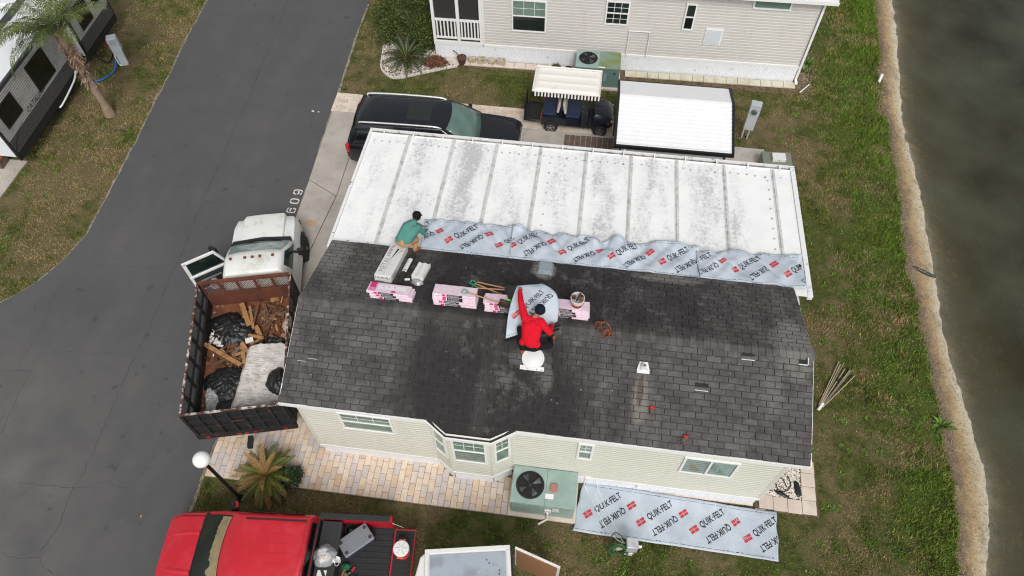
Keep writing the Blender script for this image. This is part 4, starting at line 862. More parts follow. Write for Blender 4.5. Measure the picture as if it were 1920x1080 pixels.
# shed
sh = thing('shed', 'small white shed with ribbed white metal roof and black edge trim', 'shed', (8.87,11.24,0), R(.5))
MAT_SHEDROOF = M('white_ribbed_metal', sr(240,241,242), .35, var=.03, vs=1.5, col2=sr(206,206,206), cs=4, lo=.6, hi=.8)
SW, y0, yr_, y1, z0_, zr_, z1_ = 1.72, -1.32, .50, 1.42, 1.95, 2.30, 2.04
MB().box(-1.6,1.6,-1.22,1.25,.05,1.86).build('wall', M('shed_wall', sr(224,228,230), .5, var=.05), sh)
def shed_slope(name, ya, za, yb, zb, ribs_):
    mb = MB(); L_ = math.hypot(yb-ya, zb-za); n_ = max(1, ribs_); prof = []
    for i in range(n_):
        u = i/n_; prof += [(u,0),(u+.18/n_,0),(u+.26/n_,.034),(u+.34/n_,.034),(u+.44/n_,0)] if ribs_ > 1 else [(u,0)]
    prof.append((1,0)); d = Vector((0,yb-ya,zb-za))/L_; nn_ = Vector((0,-(zb-za),yb-ya))/L_
    if nn_.z < 0: nn_ = -nn_
    vs_ = [Vector((x,ya,za))+d*(u*L_)+nn_*h for u, h in prof for x in (-SW, SW)]
    mb.add(vs_, [(2*i,2*i+1,2*i+3,2*i+2) for i in range(len(prof)-1)]); return mb.build(name, MAT_SHEDROOF, sh, solid=.01)
shed_slope('roof_front', y0, z0_, yr_, zr_, 13); shed_slope('roof_back', yr_+.004, zr_, y1, z1_, 1)
mb = MB()
MAT_BLK = M('black_trim', (.012,.012,.013), .45, var=.15)
for x in (-SW-.04, SW+.04): MB().bar((x,y0,z0_-.02),(x,yr_,zr_-.02),.075,.11).build('rake_trim', MAT_BLK, sh); MB().bar((x,yr_,zr_-.02),(x,y1,z1_-.02),.075,.11).build('rake_trim', MAT_BLK, sh)
MB().box(-SW-.075,SW+.075,y0-.075,y0-.004,z0_-.10,z0_+.012).build('eave_trim', MAT_BLK, sh); MB().box(-SW,SW,y1+.004,y1+.04,z1_-.1,z1_).build('eave_trim', MAT_BLK, sh)
for x in (-1.6,1.55): MB().box(x,x+.05,-1.272,-1.221,.05,1.86).build('corner_trim', MAT_BLK, sh)
MB().tube([(-1.45,-1.45,0),(-1.45,-1.45,1.85)], .035, 10).build('downpipe', MAT_TRIM, sh)
# meter pedestal, transformer box, pond-side bits
mp = thing('meter_pedestal', 'grey electric meter pedestal on lawn beside the shed', 'meter post', (11.6,12.68,0), R(-10))
MAT_METER = M('grey_metal_box', sr(196,200,204), .45, .2, var=.06, col2=sr(150,146,140), cs=5, lo=.58, hi=.75)
MB().box(-.14,-.10,-.06,.06,0,.7).build('leg', MAT_METER, mp); MB().box(.04,.08,-.06,.06,0,.7).build('leg', MAT_METER, mp); MB().box(-.16,.16,-.09,.12,.45,1.05).build('lower_box', MAT_METER, mp, bevel=.008); MB().box(-.17,.17,-.10,.13,1.06,1.55).build('meter_box', MAT_METER, mp, bevel=.01)
mt = MB().lathe([(.09,-.16),(.10,-.10)], 24, (0,0,1.28), 'y').build('meter', M('meter_face', sr(120,124,126), .3), mp, smooth=40); MB().lathe([(.085,-.19),(.088,-.161)], 24, (0,0,1.28), 'y').build('meter_glass', MAT_GLASS, mt)
ub = thing('utility_cabinet', 'low olive utility cabinet with white lid box past carport corner', 'utility box', (12.42,11.32,0), R(3))
MB().box(-.46,.46,-.33,.25,0,.58).build('cabinet', M('olive_cabinet', sr(124,130,116), .6, var=.1), ub, bevel=.01); MB().box(-.18,.24,-.2,.1,.582,.70).build('lid_box', MAT_VENT, ub, bevel=.01)
pp = thing('shore_marker', 'short white plastic pipe leaning at the grass edge of the pond', 'pipe', (16.5,16.1,-.03), R(0)); MB().tube([(0,0,0),(.05,.16,.28)], .05, 12).build('pipe', MAT_TRIM, pp, smooth=40); MB().lathe([(.03,0),(.035,.05)], 10, (-.03,-.05,0)).build('base', MAT_DARK, pp)
lg = thing('log', 'dark waterlogged piece of timber lying at the water edge', 'log', (16.45,8.09,-.38)); MB().tube([(0,0,.12),(.2,-.06,.1),(.45,-.15,.07),(.72,-.23,.03)], [.05,.065,.06,.04], 9).build('trunk', M('wet_wood', sr(58,54,50), .5, var=.3, vs=14, bump=.6, col2=sr(190,184,174), cs=11, lo=.6, hi=.66), lg, smooth=50)
dp = thing('loose_pipe', 'thin white pipe lying in soil at the grey house corner', 'pipe', (13.62,15.15,.04), R(50)); MB().tube([(0,0,0),(.55,0,.04)], .02, 8).build('pipe', MAT_TRIM, dp)
# planting bed at porch corner
bed = [(-1.76,16.5),(-1.64,15.6),(-1.52,14.70),(-1.32,14.35),(-.92,14.11),(-.4,14.28),(.12,14.53),(.7,14.8),(1.32,15.06)]
MB().prism(bed+[(1.32,15.45),(.4,15.5),(.3,17)], -.03, .015).build('bed_soil', MAT_SOIL)['kind'] = 'structure'
ed_ = thing('bed_edging', 'white scalloped plastic edging round the porch planting bed', 'edging', (0,0,0)); sm = smoothpts([(x,y,.0) for x, y in bed], 10)
MAT_EDG = M('white_edging', sr(228,224,216), .6, var=.08, col2=sr(170,158,142), cs=6, lo=.55, hi=.7)
acc = 0; last = sm[0]; segs = []
for q in sm[1:]:
    acc += (q-last).length
    if acc > .17: segs.append(q); acc = 0
    last = q
for a, b in zip([sm[0]]+segs, segs): MB().bar(Vector((a.x,a.y,.05)), Vector((b.x,b.y,.05)).lerp(Vector((a.x,a.y,.05)), .06), .05, .11+rnd.uniform(-.01,.01)).build('edging_block', MAT_EDG, ed_, bevel=.012)
def in_bed():
    while True:
        x, y = rnd.uniform(-1.7,1.3), rnd.uniform(14.1,16)
        if pip(np.array([x]), np.array([y]), bed+[(1.32,15.45),(.4,15.5),(.3,17)])[0]: return x, y
tag(gravel('white_gravel', in_bed, 2600, MAT_GRAVEL, (.02,.04), .015), 'white stone chippings in the porch planting bed', 'gravel')
MAT_TERRA = M('dark_plastic_pot', sr(84,66,60), .7, var=.15)
def pot(name, label, x, y, r, h, mat):
    o = thing(name, label, 'pot', (x,y,.03)); MB().lathe([(r*.7,0),(r,h*.92),(r*1.08,h*.92),(r*1.08,h),(r*.95,h),(r*.9,h*.8)], 20).build('pot', mat, o, smooth=40); MB().lathe([(r*.9,h*.82),(.01,h*.86)], 16, cap=False).build('soil', MAT_SOIL, o); return o
p1 = pot('plant_pot', 'dark plastic pot with a dead stick by the porch skirting', 1.42, 15.22, .17, .28, MAT_TERRA); MB().tube([(0,0,.22),(-.2,.05,.42),(-.33,.08,.5)], .02, 6).build('stick', MAT_OLDWOOD, p1)
mb = MB()
for k in range(30): a = rnd.uniform(0,6.28); r_ = rnd.uniform(.02,.15); mb.obox((r_*math.cos(a),r_*math.sin(a),.25+rnd.uniform(0,.08)), (.09,.03,.004), (rnd.uniform(-1,1),rnd.uniform(-1,1),a))
MAT_DEADLEAF = M('dead_leaf', sr(122,84,62), .9, var=.35, vs=30); mb.build('dead_leaves', MAT_DEADLEAF, p1)
MAT_STONE = M('rough_stone', sr(186,174,150), .9, var=.15, vs=8, bump=.6, bs=25, col2=sr(128,120,104), cs=6)
for i, (x, w_) in enumerate([(1.78,.30),(2.14,.32),(2.50,.30),(2.85,.32)]):
    mb = MB().obox((0,0,.13), (w_,.2,.26), (0,0,0)); o = mb.build('edging_stone', MAT_STONE, bevel=.05 if i % 2 else .09); o.location = (x,15.34,0); o.rotation_euler = (R(-8), 0, R(rnd.uniform(-6,6)))
    tag(o, ('rounded grey stone leaning on porch skirting next to the pot','square tan stone, second from the pot, leaning on skirting','round-topped tan stone, third from the pot, leaning on skirting','square tan stone farthest from the pot on skirting')[i], 'stone', 'stones along the porch skirting')
p2 = pot('plant_pot', 'small black pot beside the mossy air conditioner', 5.35, 15.15, .16, .2, MAT_INK); p3 = pot('plant_pot', 'low pot of weeds near the mossy air conditioner', 4.9, 15.2, .17, .2, MAT_TERRA)
# ================================================================== VEHICLES
def body_loft(mb, secs):
    rings = []
    for x, half in secs:
        r_ = [(x, y, z) for y, z in half]; l_ = [(x, -y, z) for y, z in reversed(half) if abs(y) > 1e-6]; rings.append(r_+l_)
    return mb.loft(rings)
def ring_pts(r): z, xr, xf, hw, br, bf = r; return [(xr,-hw,z),(xf,-hw,z),(xf+bf*.75,-hw*.5,z),(xf+bf,0,z),(xf+bf*.75,hw*.5,z),(xf,hw,z),(xr,hw,z),(xr-br,0,z)]
def gpt(rings, face, u, v, off):
    k = v*(len(rings)-1); i = min(int(k), len(rings)-2); f = k-i; z, xr, xf, hw, br, bf = (lerp(a, b, f) for a, b in zip(rings[i], rings[i+1]))
    if face == 'front': y = lerp(-hw, hw, u); return Vector((xf+bf*(1-abs(2*u-1)**2)+off, y, z+off*.4))
    if face == 'rear': y = lerp(-hw, hw, u); return Vector((xr-br*(1-abs(2*u-1)**2)-off, y, z+off*.2))
    s_ = 1 if face == 'left' else -1
    return Vector((lerp(xr, xf, u), s_*(hw+off), z))
def glass_patch(name, parent, rings, face, u0, u1, v0, v1, mat, off=.012, su=8, sv=4):
    return MB().grid(lambda a, b: gpt(rings, face, lerp(u0,u1,a), lerp(v0,v1,b), off), su, sv).build(name, mat, parent, smooth=60, solid=.004)
MAT_TYRE = M('tyre_rubber', (.018,.018,.018), .85, var=.25, vs=8); MAT_RIM = M('alloy_rim', (.55,.55,.55), .3, .9, var=.1)
def wheel(parent, x, y, r, w_, side, rim=MAT_RIM, spokes=5):
    ty = MB().lathe([(r*.62,-w_/2),(r*.92,-w_/2),(r,-w_*.3),(r,w_*.3),(r*.92,w_/2),(r*.62,w_/2)], 28, (x,y,r), 'y').build('tyre', MAT_TYRE, parent, smooth=40)
    o = y+side*(w_/2+.006); MB().lathe([(r*.60,o-side*.06),(r*.60,o),(r*.54,o+side*.005),(r*.5,o-side*.03),(r*.16,o-side*.025),(r*.14,o+side*.005),(.003,o+side*.008)], 28, (x,0,r), 'y').build('rim', rim, ty, smooth=40)
    mb = MB()
    for k in range(spokes): a = k*2*math.pi/spokes+.3; mb.bar((x+r*.15*math.cos(a),o-side*.01,r+r*.15*math.sin(a)),(x+r*.54*math.cos(a),o-side*.004,r+r*.54*math.sin(a)), r*.16, .03, (0,1,0))
    mb.build('spokes', rim, ty); return ty
def carpaint(name, col, rough=.28, **k):
    t = NT(name); c = t.mix(t.noise(1.5, 4), tuple(a*.92 for a in col), tuple(min(1,a*1.06) for a in col))
    if k.get('dirt'): c = t.mix(t.math('MULTIPLY', t.rng(t.noise(2.6, 7, .68), .5, .72), k.get('amt', .5)), c, k['dirt'])
    t.bump(t.noise(3, 2), .02, .01)
    return t.done(c, t.rng(t.noise(5, 4), .3, .7, rough-.06, rough+.1), coat=.4)
MAT_PLAST = M('black_plastic', (.016,.016,.017), .6, var=.15); MAT_CARGLASS = mat_glass('car_glass', (.34,.44,.42)); MAT_PRIV = M('privacy_glass', (.008,.009,.01), .06, var=.1, fine=0, spec=.6)
MAT_CHROME = M('bright_trim', (.86,.86,.86), .3, .6, var=.04); MAT_TAIL = M('red_lens', sr(190,24,30), .2, var=.1, coat=.5); MAT_INT = M('dark_interior', (.02,.02,.022), .8)
# ---------------------------------------------------------------- SUV (x forward)
sv = thing('parked_car', 'black full-size SUV with silver roof rails parked partly under carport', 'car', (1.37,10.64,0), R(1.8))
P_NAVY = carpaint('midnight_black_paint', sr(20,22,30), .22)
def suv_sec(x, w_, zb, zt, crown=.03): return (x, [(w_*.80,.32),(w_*.97,.42),(w_,.62),(w_,.82),(w_*.985,zb),(w_*.92,zt-.02),(w_*.6,zt+crown*.6),(0,zt+crown)])
secs = [suv_sec(-2.74,.80,.95,1.05,.0),suv_sec(-2.70,.93,1.0,1.14,.02),suv_sec(-2.5,.99,1.05,1.18),suv_sec(-1.6,1.0,1.06,1.18),suv_sec(0,1.0,1.05,1.17),suv_sec(.95,1.0,1.04,1.16),suv_sec(1.5,.99,1.02,1.14,.04),suv_sec(2.1,.97,.98,1.09,.05),suv_sec(2.5,.94,.94,1.05,.05),suv_sec(2.70,.88,.88,.98,.04),suv_sec(2.78,.78,.72,.82,.02)]
body_loft(MB(), secs).build('body', P_NAVY, sv, smooth=35, bevel=.02)
G = [(1.15,-2.62,1.42,.93,.04,.10),(1.45,-2.52,.98,.86,.06,.12),(1.72,-2.40,.58,.76,.07,.13),(1.84,-2.20,.36,.68,.05,.10),(1.885,-1.9,.05,.52,.02,.05)]
mb = MB().loft([ring_pts(r) for r in G]); mb.build('roof_shell', P_NAVY, sv, smooth=50, bevel=.03)
glass_patch('windscreen', sv, G[:4], 'front', .06, .94, .03, .86, MAT_PRIV); 
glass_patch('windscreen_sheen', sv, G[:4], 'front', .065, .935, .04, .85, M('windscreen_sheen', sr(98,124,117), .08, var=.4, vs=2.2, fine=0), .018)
glass_patch('rear_glass', sv, G[:3], 'rear', .1, .9, .25, .98, MAT_PRIV)
for f in ('left', 'right'):
    for u0, u1 in ((.03,.28),(.31,.58),(.61,.86)): glass_patch('side_glass', sv, G[:3], f, u0, u1, .12, .92, MAT_PRIV)
for s_ in (-1, 1):
    MB().tube(smoothpts([(-2.22,s_*.63,1.84),(-2.08,s_*.655,1.90),(-1,s_*.665,1.915),(.12,s_*.655,1.89),(.36,s_*.64,1.81)], 5), .03, 8).build('roof_rail', MAT_CHROME, sv, smooth=50)
    mr = MB().obox((1.02,s_*1.08,1.2), (.13,.20,.15), (0,0,s_*.15)).build('mirror', P_NAVY, sv, bevel=.04)
    MB().obox((1.02,s_*.99,1.16), (.06,.08,.05)).build('mirror_arm', MAT_PLAST, mr)
    MB().obox((-2.66,s_*.86,.98), (.14,.2,.30), (0,0,s_*.35)).build('tail_light', MAT_TAIL, sv, bevel=.03)
    MB().obox((2.56,s_*.68,.84), (.12,.34,.14), (0,0,-s_*.35)).build('headlight', M('headlight_lens', (.6,.62,.64), .15, var=.1), sv, bevel=.03)
    for x in (-1.62, 1.72): wheel(sv, x, s_*.88, .41, .27, s_)
MB().box(-.78,-.02,-.40,.40,1.886,1.8895).build('sunroof', M('sunroof_glass', sr(40,44,44), .12, var=.2, fine=0), sv)
MB().obox((.2,.0,1.868), (.18,.06,.03)).build('antenna_fin', P_NAVY, sv, bevel=.01)
MB().box(-2.8,-2.72,-.82,.82,.45,.68).build('bumper', P_NAVY, sv, bevel=.03); MB().box(2.76,2.81,-.66,.66,.55,.86).build('grille', MAT_CHROME, sv, bevel=.02)
mb = MB(); 
for y in (-.5,.25): mb.bar((1.47,y,1.19),(1.33,y+.55,1.235),.025,.02)
mb.build('wipers', MAT_PLAST, sv); MB().box(1.36,1.56,-.84,.84,1.165,1.182).build('cowl', MAT_PLAST, sv)
# ---------------------------------------------------------------- golf cart (x forward)
gc = thing('golf_cart', 'navy golf cart with white canopy and striped valance', 'golf cart', (5.84,12.70,0), R(0))
P_NB = carpaint('navy_cart_body', sr(16,21,36), .3); MAT_SEAT = M('navy_vinyl', sr(34,48,74), .45, var=.12); MAT_BEIGE = M('beige_vinyl', sr(206,196,184), .5, var=.06); MAT_CANOPY = M('white_canopy', sr(240,236,228), .4, var=.03, col2=sr(206,200,190), cs=3, lo=.6, hi=.8)
for s_ in (-1, 1):
    for x in (-.83, .83): wheel(gc, x, s_*.50, .235, .2, s_)
MB().prism([(-1.18,.30),(.42,.30),(.42,.36),(.15,.40),(.12,.62),(-.55,.62),(-.62,.70),(-1.15,.66)], -.54, .54, 'y').build('body', P_NB, gc, bevel=.03)
MB().box(.12,.72,-.5,.5,.27,.31).build('floor', MAT_PLAST, gc)
body_loft(MB(), [(.58,[(.40,.3),(.56,.35),(.57,.55),(.55,.75),(.45,.88),(0,.9)]),(.85,[(.42,.3),(.56,.4),(.57,.55),(.54,.72),(.42,.82),(0,.85)]),(1.12,[(.4,.28),(.5,.34),(.52,.5),(.48,.62),(.38,.7),(0,.74)]),(1.24,[(.3,.3),(.4,.36),(.42,.46),(.38,.54),(.3,.58),(0,.6)])]).build('cowl', P_NB, gc, smooth=40, bevel=.02)
for s_ in (-1, 1): MB().obox((1.17,s_*.36,.56), (.08,.16,.08), (0,.3,-s_*.3)).build('headlight', M('headlight_lens', (1,1,1)), gc, bevel=.02); MB().obox((1.05,s_*.51,.55), (.12,.03,.05)).build('marker_lamp', M('orange_lens', sr(220,90,30), .3), gc); MB().obox((-1.16,s_*.45,.58), (.06,.12,.1)).build('tail_light', MAT_TAIL, gc)
MB().box(-.36,.12,-.5,.5,.63,.74).build('front_seat', MAT_SEAT, gc, bevel=.035); MB().obox((-.40,0,.98), (.09,.96,.42), (0,-.16,0)).build('front_seatback', MAT_BEIGE, gc, bevel=.035)
MB().box(-1.12,-.66,-.5,.5,.66,.77).build('rear_seat', MAT_SEAT, gc, bevel=.035); MB().obox((-.60,0,1.0), (.09,.96,.40), (0,.14,0)).build('rear_seatback', MAT_BEIGE, gc, bevel=.035)
for y in (-.24,.24): MB().obox((-.50,y,.98), (.13,.34,.26)).build('seat_shell', MAT_SEAT, gc, bevel=.03)
for s_ in (-1, 1):
    MB().tube([(.62,s_*.5,.85),(.50,s_*.52,1.78)], .016, 8).build('canopy_strut', MAT_BLK, gc); MB().tube([(-.5,s_*.5,.66),(-.5,s_*.52,1.78)], .016, 8).build('canopy_strut', MAT_BLK, gc); MB().tube([(-1.12,s_*.5,.62),(-1.3,s_*.52,1.78)], .014, 8).build('canopy_strut', MAT_BLK, gc)
mb = MB()
def can(u, v):
    x = lerp(-1.47,.70,u); y = lerp(-.60,.60,v); e = min(1, min(u,1-u)*16, min(v,1-v)*10); return (x, y, 1.80+.05*e+.018*max(0, math.sin(v*math.pi*7+.5))*e*(1 if .05 < u < .95 else .3))
mb.grid(can, 30, 40); mb.build('canopy', MAT_CANOPY, gc, smooth=50, solid=.03)
MB().tube([(-1.47,-.6,1.80),(.70,-.6,1.80),(.70,.6,1.80),(-1.47,.6,1.80),(-1.47,-.6,1.80)], .03, 8).build('canopy_rim', MAT_CANOPY, gc)
for nm, mt_, ph in (('valance_stripe_black', MAT_BLK, 0), ('valance_stripe_white', MAT_CANOPY, 1)):
    mb = MB()
    for i in range(40):
        if i % 2 != ph: continue
        x = -1.46+i*.054; mb.add([(x,-.62,1.79),(x+.054,-.62,1.79),(x+.054,-.645,1.64),(x+.027,-.65,1.625),(x,-.645,1.64)], [(0,1,2,3,4)]); mb.add([(x,.62,1.79),(x+.054,.62,1.79),(x+.054,.64,1.64),(x,.64,1.64)], [(0,1,2,3)])
    for i in range(22):
        if i % 2 != ph: continue
        y = -.6+i*.0545; mb.add([(-1.49,y,1.79),(-1.49,y+.0545,1.79),(-1.515,y+.0545,1.64),(-1.515,y,1.64)], [(0,1,2,3)])
    tag(mb.build(nm, mt_, gc, fix=False), kind='stuff')
MB().box(-1.78,-1.22,-.46,.46,.34,.37).build('rear_tray', MAT_PLAST, gc); MB().tube([(-1.24,-.45,.37),(-1.74,-.45,.42),(-1.74,.45,.42),(-1.24,.45,.37)], .016, 6).build('tray_rail', MAT_BLK, gc); MB().tube([(-1.74,-.45,.40),(-1.74,-.45,1.0),(-1.74,.45,1.0),(-1.74,.45,.4)], .014, 6).build('grab_bar', MAT_BLK, gc)
MB().box(-1.752,-1.746,-.43,.43,.42,.98).build('tray_screen', M('smoked_panel', (.03,.03,.032), .4), gc)
MB().tube([(.66,-.22,.85),(.42,-.22,1.0)], .014, 6).build('steering_column', MAT_BLK, gc); mb = MB().tube([(.40+.05*math.cos(a*math.pi/8),-.22+.16*math.sin(a*math.pi/8),1.01+.13*math.cos(a*math.pi/8)) for a in range(17)], .014, 6, cap=False); mb.build('steering_wheel', MAT_BLK, gc)
# ---------------------------------------------------------------- dump truck (y forward, x right)
dt = thing('dump_truck', 'white pickup-cab dump truck with rusty mesh-sided body and open driver door', 'truck', (-1.368,-.013,0), R(14.56))
P_WH = carpaint('chalky_white_paint', sr(236,236,234), .4, dirt=sr(176,176,150), amt=.35); P_HOOD = carpaint('lichen_white_paint', sr(236,236,232), .45, dirt=sr(150,154,110), amt=.55)
t = NT('rusty_black_steel'); n = t.noise(3.5, 7, .68); MAT_RUSTBLK = t.done(t.mix(t.rng(n, .56, .72), t.mix(t.noise(9), (.016,.015,.015), (.035,.033,.032)), t.mix(t.noise(14), sr(70,44,34), sr(112,68,48))), .75, t.rng(n, .5, .7, .3, 0)); 
t = NT('rust_brown_steel'); n = t.noise(2.4, 7, .65); t.bump(t.noise(30, 5), .4, .01); MAT_RUST = t.done(t.mix(t.rng(n, .35, .65), sr(78,46,36), sr(112,62,42)), .85)
t = NT('rusty_dirty_floor'); n = t.noise(2.2, 7, .68); c = t.mix(t.rng(n, .3, .65), sr(70,48,38), sr(132,80,50)); c = t.mix(t.rng(t.noise(4, 7, .7), .55, .68), c, sr(196,160,128)); c = t.mix(t.rng(t.noise(7, 6, .7), .6, .68), c, sr(60,40,32)); t.bump(t.noise(20, 5), .5, .02); MAT_BEDFLOOR = t.done(c, .9)
t = NT('flaking_white_paint'); n = t.noise(6, 6, .7); MAT_FLAKE = t.done(t.mix(t.rng(n, .40, .50), sr(206,200,192), t.mix(t.noise(5), sr(40,32,30), sr(108,64,46))), .7)
HW, BL, FZ_, RZ_ = 1.224, 3.80, 1.02, 2.13
dumpb = MB().box(-HW+.05,HW-.05,.05,BL-.05,FZ_-.12,FZ_).build('bed_floor', MAT_BEDFLOOR, dt)
def mesh_wall(side):
    x = side*HW
    MB().box(min(x,x-side*.05),max(x,x-side*.05),0,BL,RZ_-.06,RZ_).build('top_rail', MAT_FLAKE if side > 0 else MAT_FLAKE, dt)
    MB().box(min(x,x-side*.05),max(x,x-side*.05),0,BL,FZ_-.1,FZ_+.34).build('side_board', MAT_RUSTBLK, dt)
    n_ = 7
    for i in range(n_+1):
        y = lerp(.03, BL-.03, i/n_); MB().box(min(x,x-side*.045),max(x,x-side*.045),y-.035,y+.035,FZ_+.341,RZ_-.061).build('stake', MAT_RUSTBLK, dt)
    MB().box(min(x-side*.004,x-side*.04),max(x-side*.004,x-side*.04),.03,BL-.03,FZ_+.62,FZ_+.68).build('mid_rail', MAT_RUSTBLK, dt)
    for i in range(n_):
        y0_ = lerp(.03, BL-.03, i/n_)+.036; y1_ = lerp(.03, BL-.03, (i+1)/n_)-.036
        for z0, z1 in ((FZ_+.345,FZ_+.615),(FZ_+.685,RZ_-.065)):
            mb = MB(); k = 0; h_ = z1-z0; w_ = y1_-y0_; st = .07; q = -h_
            while q < w_:
                for dr in (1, -1):
                    a0, a1 = max(0, q), min(w_, q+h_)
                    if a1-a0 > .02:
                        p0 = (x-side*.02, y0_+(a0 if dr > 0 else w_-a0), z0+(a0-q)); p1 = (x-side*.02, y0_+(a1 if dr > 0 else w_-a1), z0+(a1-q)); mb.bar(p0, p1, .008, .006, (1,0,0))
                q += st
            mb.build('mesh_panel', MAT_RUSTBLK, dt, fix=False)
mesh_wall(-1); mesh_wall(1)
# bulkhead (rusty) with mesh upper part
MB().box(-HW+.052,HW-.052,BL-.05,BL,FZ_-.05,FZ_+.55).build('bulkhead', MAT_RUST, dt); MB().box(-HW+.052,HW-.052,BL-.06,BL+.02,RZ_-.07,RZ_+.01).build('bulkhead_rail', MAT_RUST, dt)
for i in range(6): x = lerp(-HW+.08, HW-.08, i/5); MB().box(x-.03,x+.03,BL-.045,BL-.005,FZ_+.551,RZ_-.071).build('bulkhead_stake', MAT_RUST, dt)
for i in range(5):
    a, b = lerp(-HW+.08,HW-.08,i/5)+.031, lerp(-HW+.08,HW-.08,(i+1)/5)-.031; mb = MB(); h_ = RZ_-.071-FZ_-.551; q = -h_
    while q < b-a:
        for dr in (1, -1):
            a0, a1 = max(0, q), min(b-a, q+h_)
            if a1-a0 > .02: mb.bar((a+(a0 if dr > 0 else b-a-a0),BL-.025,FZ_+.551+a0-q),(a+(a1 if dr > 0 else b-a-a1),BL-.025,FZ_+.551+a1-q),.008,.006,(0,1,0))
        q += .07
    mb.build('mesh_panel', MAT_RUST, dt, fix=False)
# tailgate
MB().box(-HW+.052,HW-.052,0,.04,RZ_-.05,RZ_).build('tailgate_rail', MAT_FLAKE, dt); MB().box(-HW,HW,-.05,.03,FZ_-.24,FZ_-.02).build('tail_sill', MAT_RUSTBLK, dt)
MB().box(-HW+.052,HW-.052,.0,.03,FZ_-.01,RZ_-.06).build('tailgate_skin', MAT_INK, dt)
for i in range(8): x = lerp(-HW+.06, HW-.06, i/7); MB().box(x-.035,x+.035,-.05,-.002,FZ_-.01,RZ_-.06).build('tailgate_stake', MAT_RUSTBLK, dt)
for z in (FZ_+.36, FZ_+.72): MB().box(-HW+.06,HW-.06,-.035,-.003,z,z+.05).build('tailgate_rib', MAT_RUSTBLK, dt)
for x in (-.95,-.2,0,.2,.95): MB().box(x-.05,x+.05,-.065,-.051,FZ_-.16,FZ_-.11).build('tail_lamp', MAT_TAIL, dt)
MB().tube([(-.15,-.07,FZ_+.65),(.15,-.07,FZ_+.65)], .015, 6).build('latch_bar', MAT_RUST, dt); MB().box(-.06,.06,-.35,-.04,.55,.66).build('hitch', MAT_INK, dt)
MB().box(-.45,.45,.1,5.2,.6,.8).build('chassis', MAT_INK, dt)
for s_ in (-1, 1): 
    wr = MB().lathe([(.25,-.25),(.38,-.25),(.41,-.15),(.41,.15),(.38,.25),(.25,.25)], 24, (s_*.85,1.0,.41), 'x').build('rear_tyre', MAT_TYRE, dt, smooth=40)
# cab
CXo = .15
mb = MB(); zt = 1.26
def cab_sec(y, w_, zb, zc, cr=.04): return [(CXo+sx*w_*a, y, z) for sx, seq in ((1, [(.8,.5),(1,.55),(1,.8),(.99,1.0),(.97,zb),(.9,zc-.02),(.55,zc+cr*.6),(0,zc+cr)]), (-1, [(.55,zc+cr*.6),(.9,zc-.02),(.97,zb),(.99,1.0),(1,.8),(1,.55),(.8,.5)])) for a, z in seq]
mb.loft([cab_sec(3.92,.92,1.12,1.3),cab_sec(5.0,.95,1.15,1.36),cab_sec(5.35,.96,1.15,1.36),cab_sec(5.6,.97,1.12,1.33),cab_sec(6.2,.96,1.08,1.27),cab_sec(6.55,.9,1.0,1.18),cab_sec(6.68,.74,.9,1.05,.02)]); mb.build('cab_body', P_WH, dt, smooth=35, bevel=.02)
MB().loft([[(CXo-.58,5.62,1.33),(CXo+.58,5.62,1.33),(CXo+.58,5.62,1.40),(CXo,5.62,1.42),(CXo-.58,5.62,1.40)],[(CXo-.60,5.9,1.3),(CXo+.60,5.9,1.3),(CXo+.60,5.9,1.39),(CXo,5.9,1.41),(CXo-.60,5.9,1.39)],[(CXo-.62,6.45,1.2),(CXo+.62,6.45,1.2),(CXo+.60,6.45,1.325),(CXo,6.45,1.345),(CXo-.60,6.45,1.325)],[(CXo-.58,6.66,1.1),(CXo+.58,6.66,1.1),(CXo+.55,6.66,1.24),(CXo,6.66,1.26),(CXo-.55,6.66,1.24)]]).build('hood', P_HOOD, dt, smooth=35, bevel=.03)
def crings(): return [(1.36,3.92,5.50,.90),(1.65,3.96,5.10,.86),(1.95,4.0,4.70,.78),(2.04,4.03,4.52,.70)]
mb = MB().loft([[(CXo-hw,yr,z),(CXo-hw,yf,z),(CXo-hw*.5,yf+.07,z),(CXo,yf+.09,z),(CXo+hw*.5,yf+.07,z),(CXo+hw,yf,z),(CXo+hw,yr,z)] for z, yr, yf, hw in crings()]); mb.build('cab_roof', P_HOOD, dt, smooth=50, bevel=.06)
def cg(face, u, v, off):
    rr = crings()[:3]; k = v*2; i = min(int(k), 1); z, yr, yf, hw = (lerp(a, b, k-i) for a, b in zip(rr[i], rr[i+1]))
    if face == 'f': return Vector((CXo+lerp(-hw,hw,u), yf+.09*(1-abs(2*u-1)**2)+off, z+off*.5))
    return Vector((CXo+(hw+off)*(1 if face == 'r' else -1), lerp(yr,yf,u), z))
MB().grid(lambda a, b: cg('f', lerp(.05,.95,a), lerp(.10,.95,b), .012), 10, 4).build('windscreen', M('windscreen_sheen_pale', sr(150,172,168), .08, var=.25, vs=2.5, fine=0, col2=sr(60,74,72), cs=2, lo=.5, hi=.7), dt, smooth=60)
MB().loft([[(CXo-.86,5.42,1.36),(CXo-.45,5.52,1.375),(CXo,5.55,1.38),(CXo+.45,5.52,1.375),(CXo+.86,5.42,1.36),(CXo+.82,5.60,1.36),(CXo,5.66,1.37),(CXo-.82,5.60,1.36)],[(CXo-.86,5.42,1.425),(CXo-.45,5.52,1.44),(CXo,5.55,1.445),(CXo+.45,5.52,1.44),(CXo+.86,5.42,1.425),(CXo+.80,5.60,1.42),(CXo,5.66,1.435),(CXo-.80,5.60,1.42)]]).build('cowl_vent', MAT_PLAST, dt)
MB().grid(lambda a, b: cg('r', lerp(.34,.93,a), lerp(.06,.9,b), .012), 4, 4).build('side_glass', M('side_glass_dark', sr(40,58,56), .06, var=.4, vs=4, fine=0), dt)
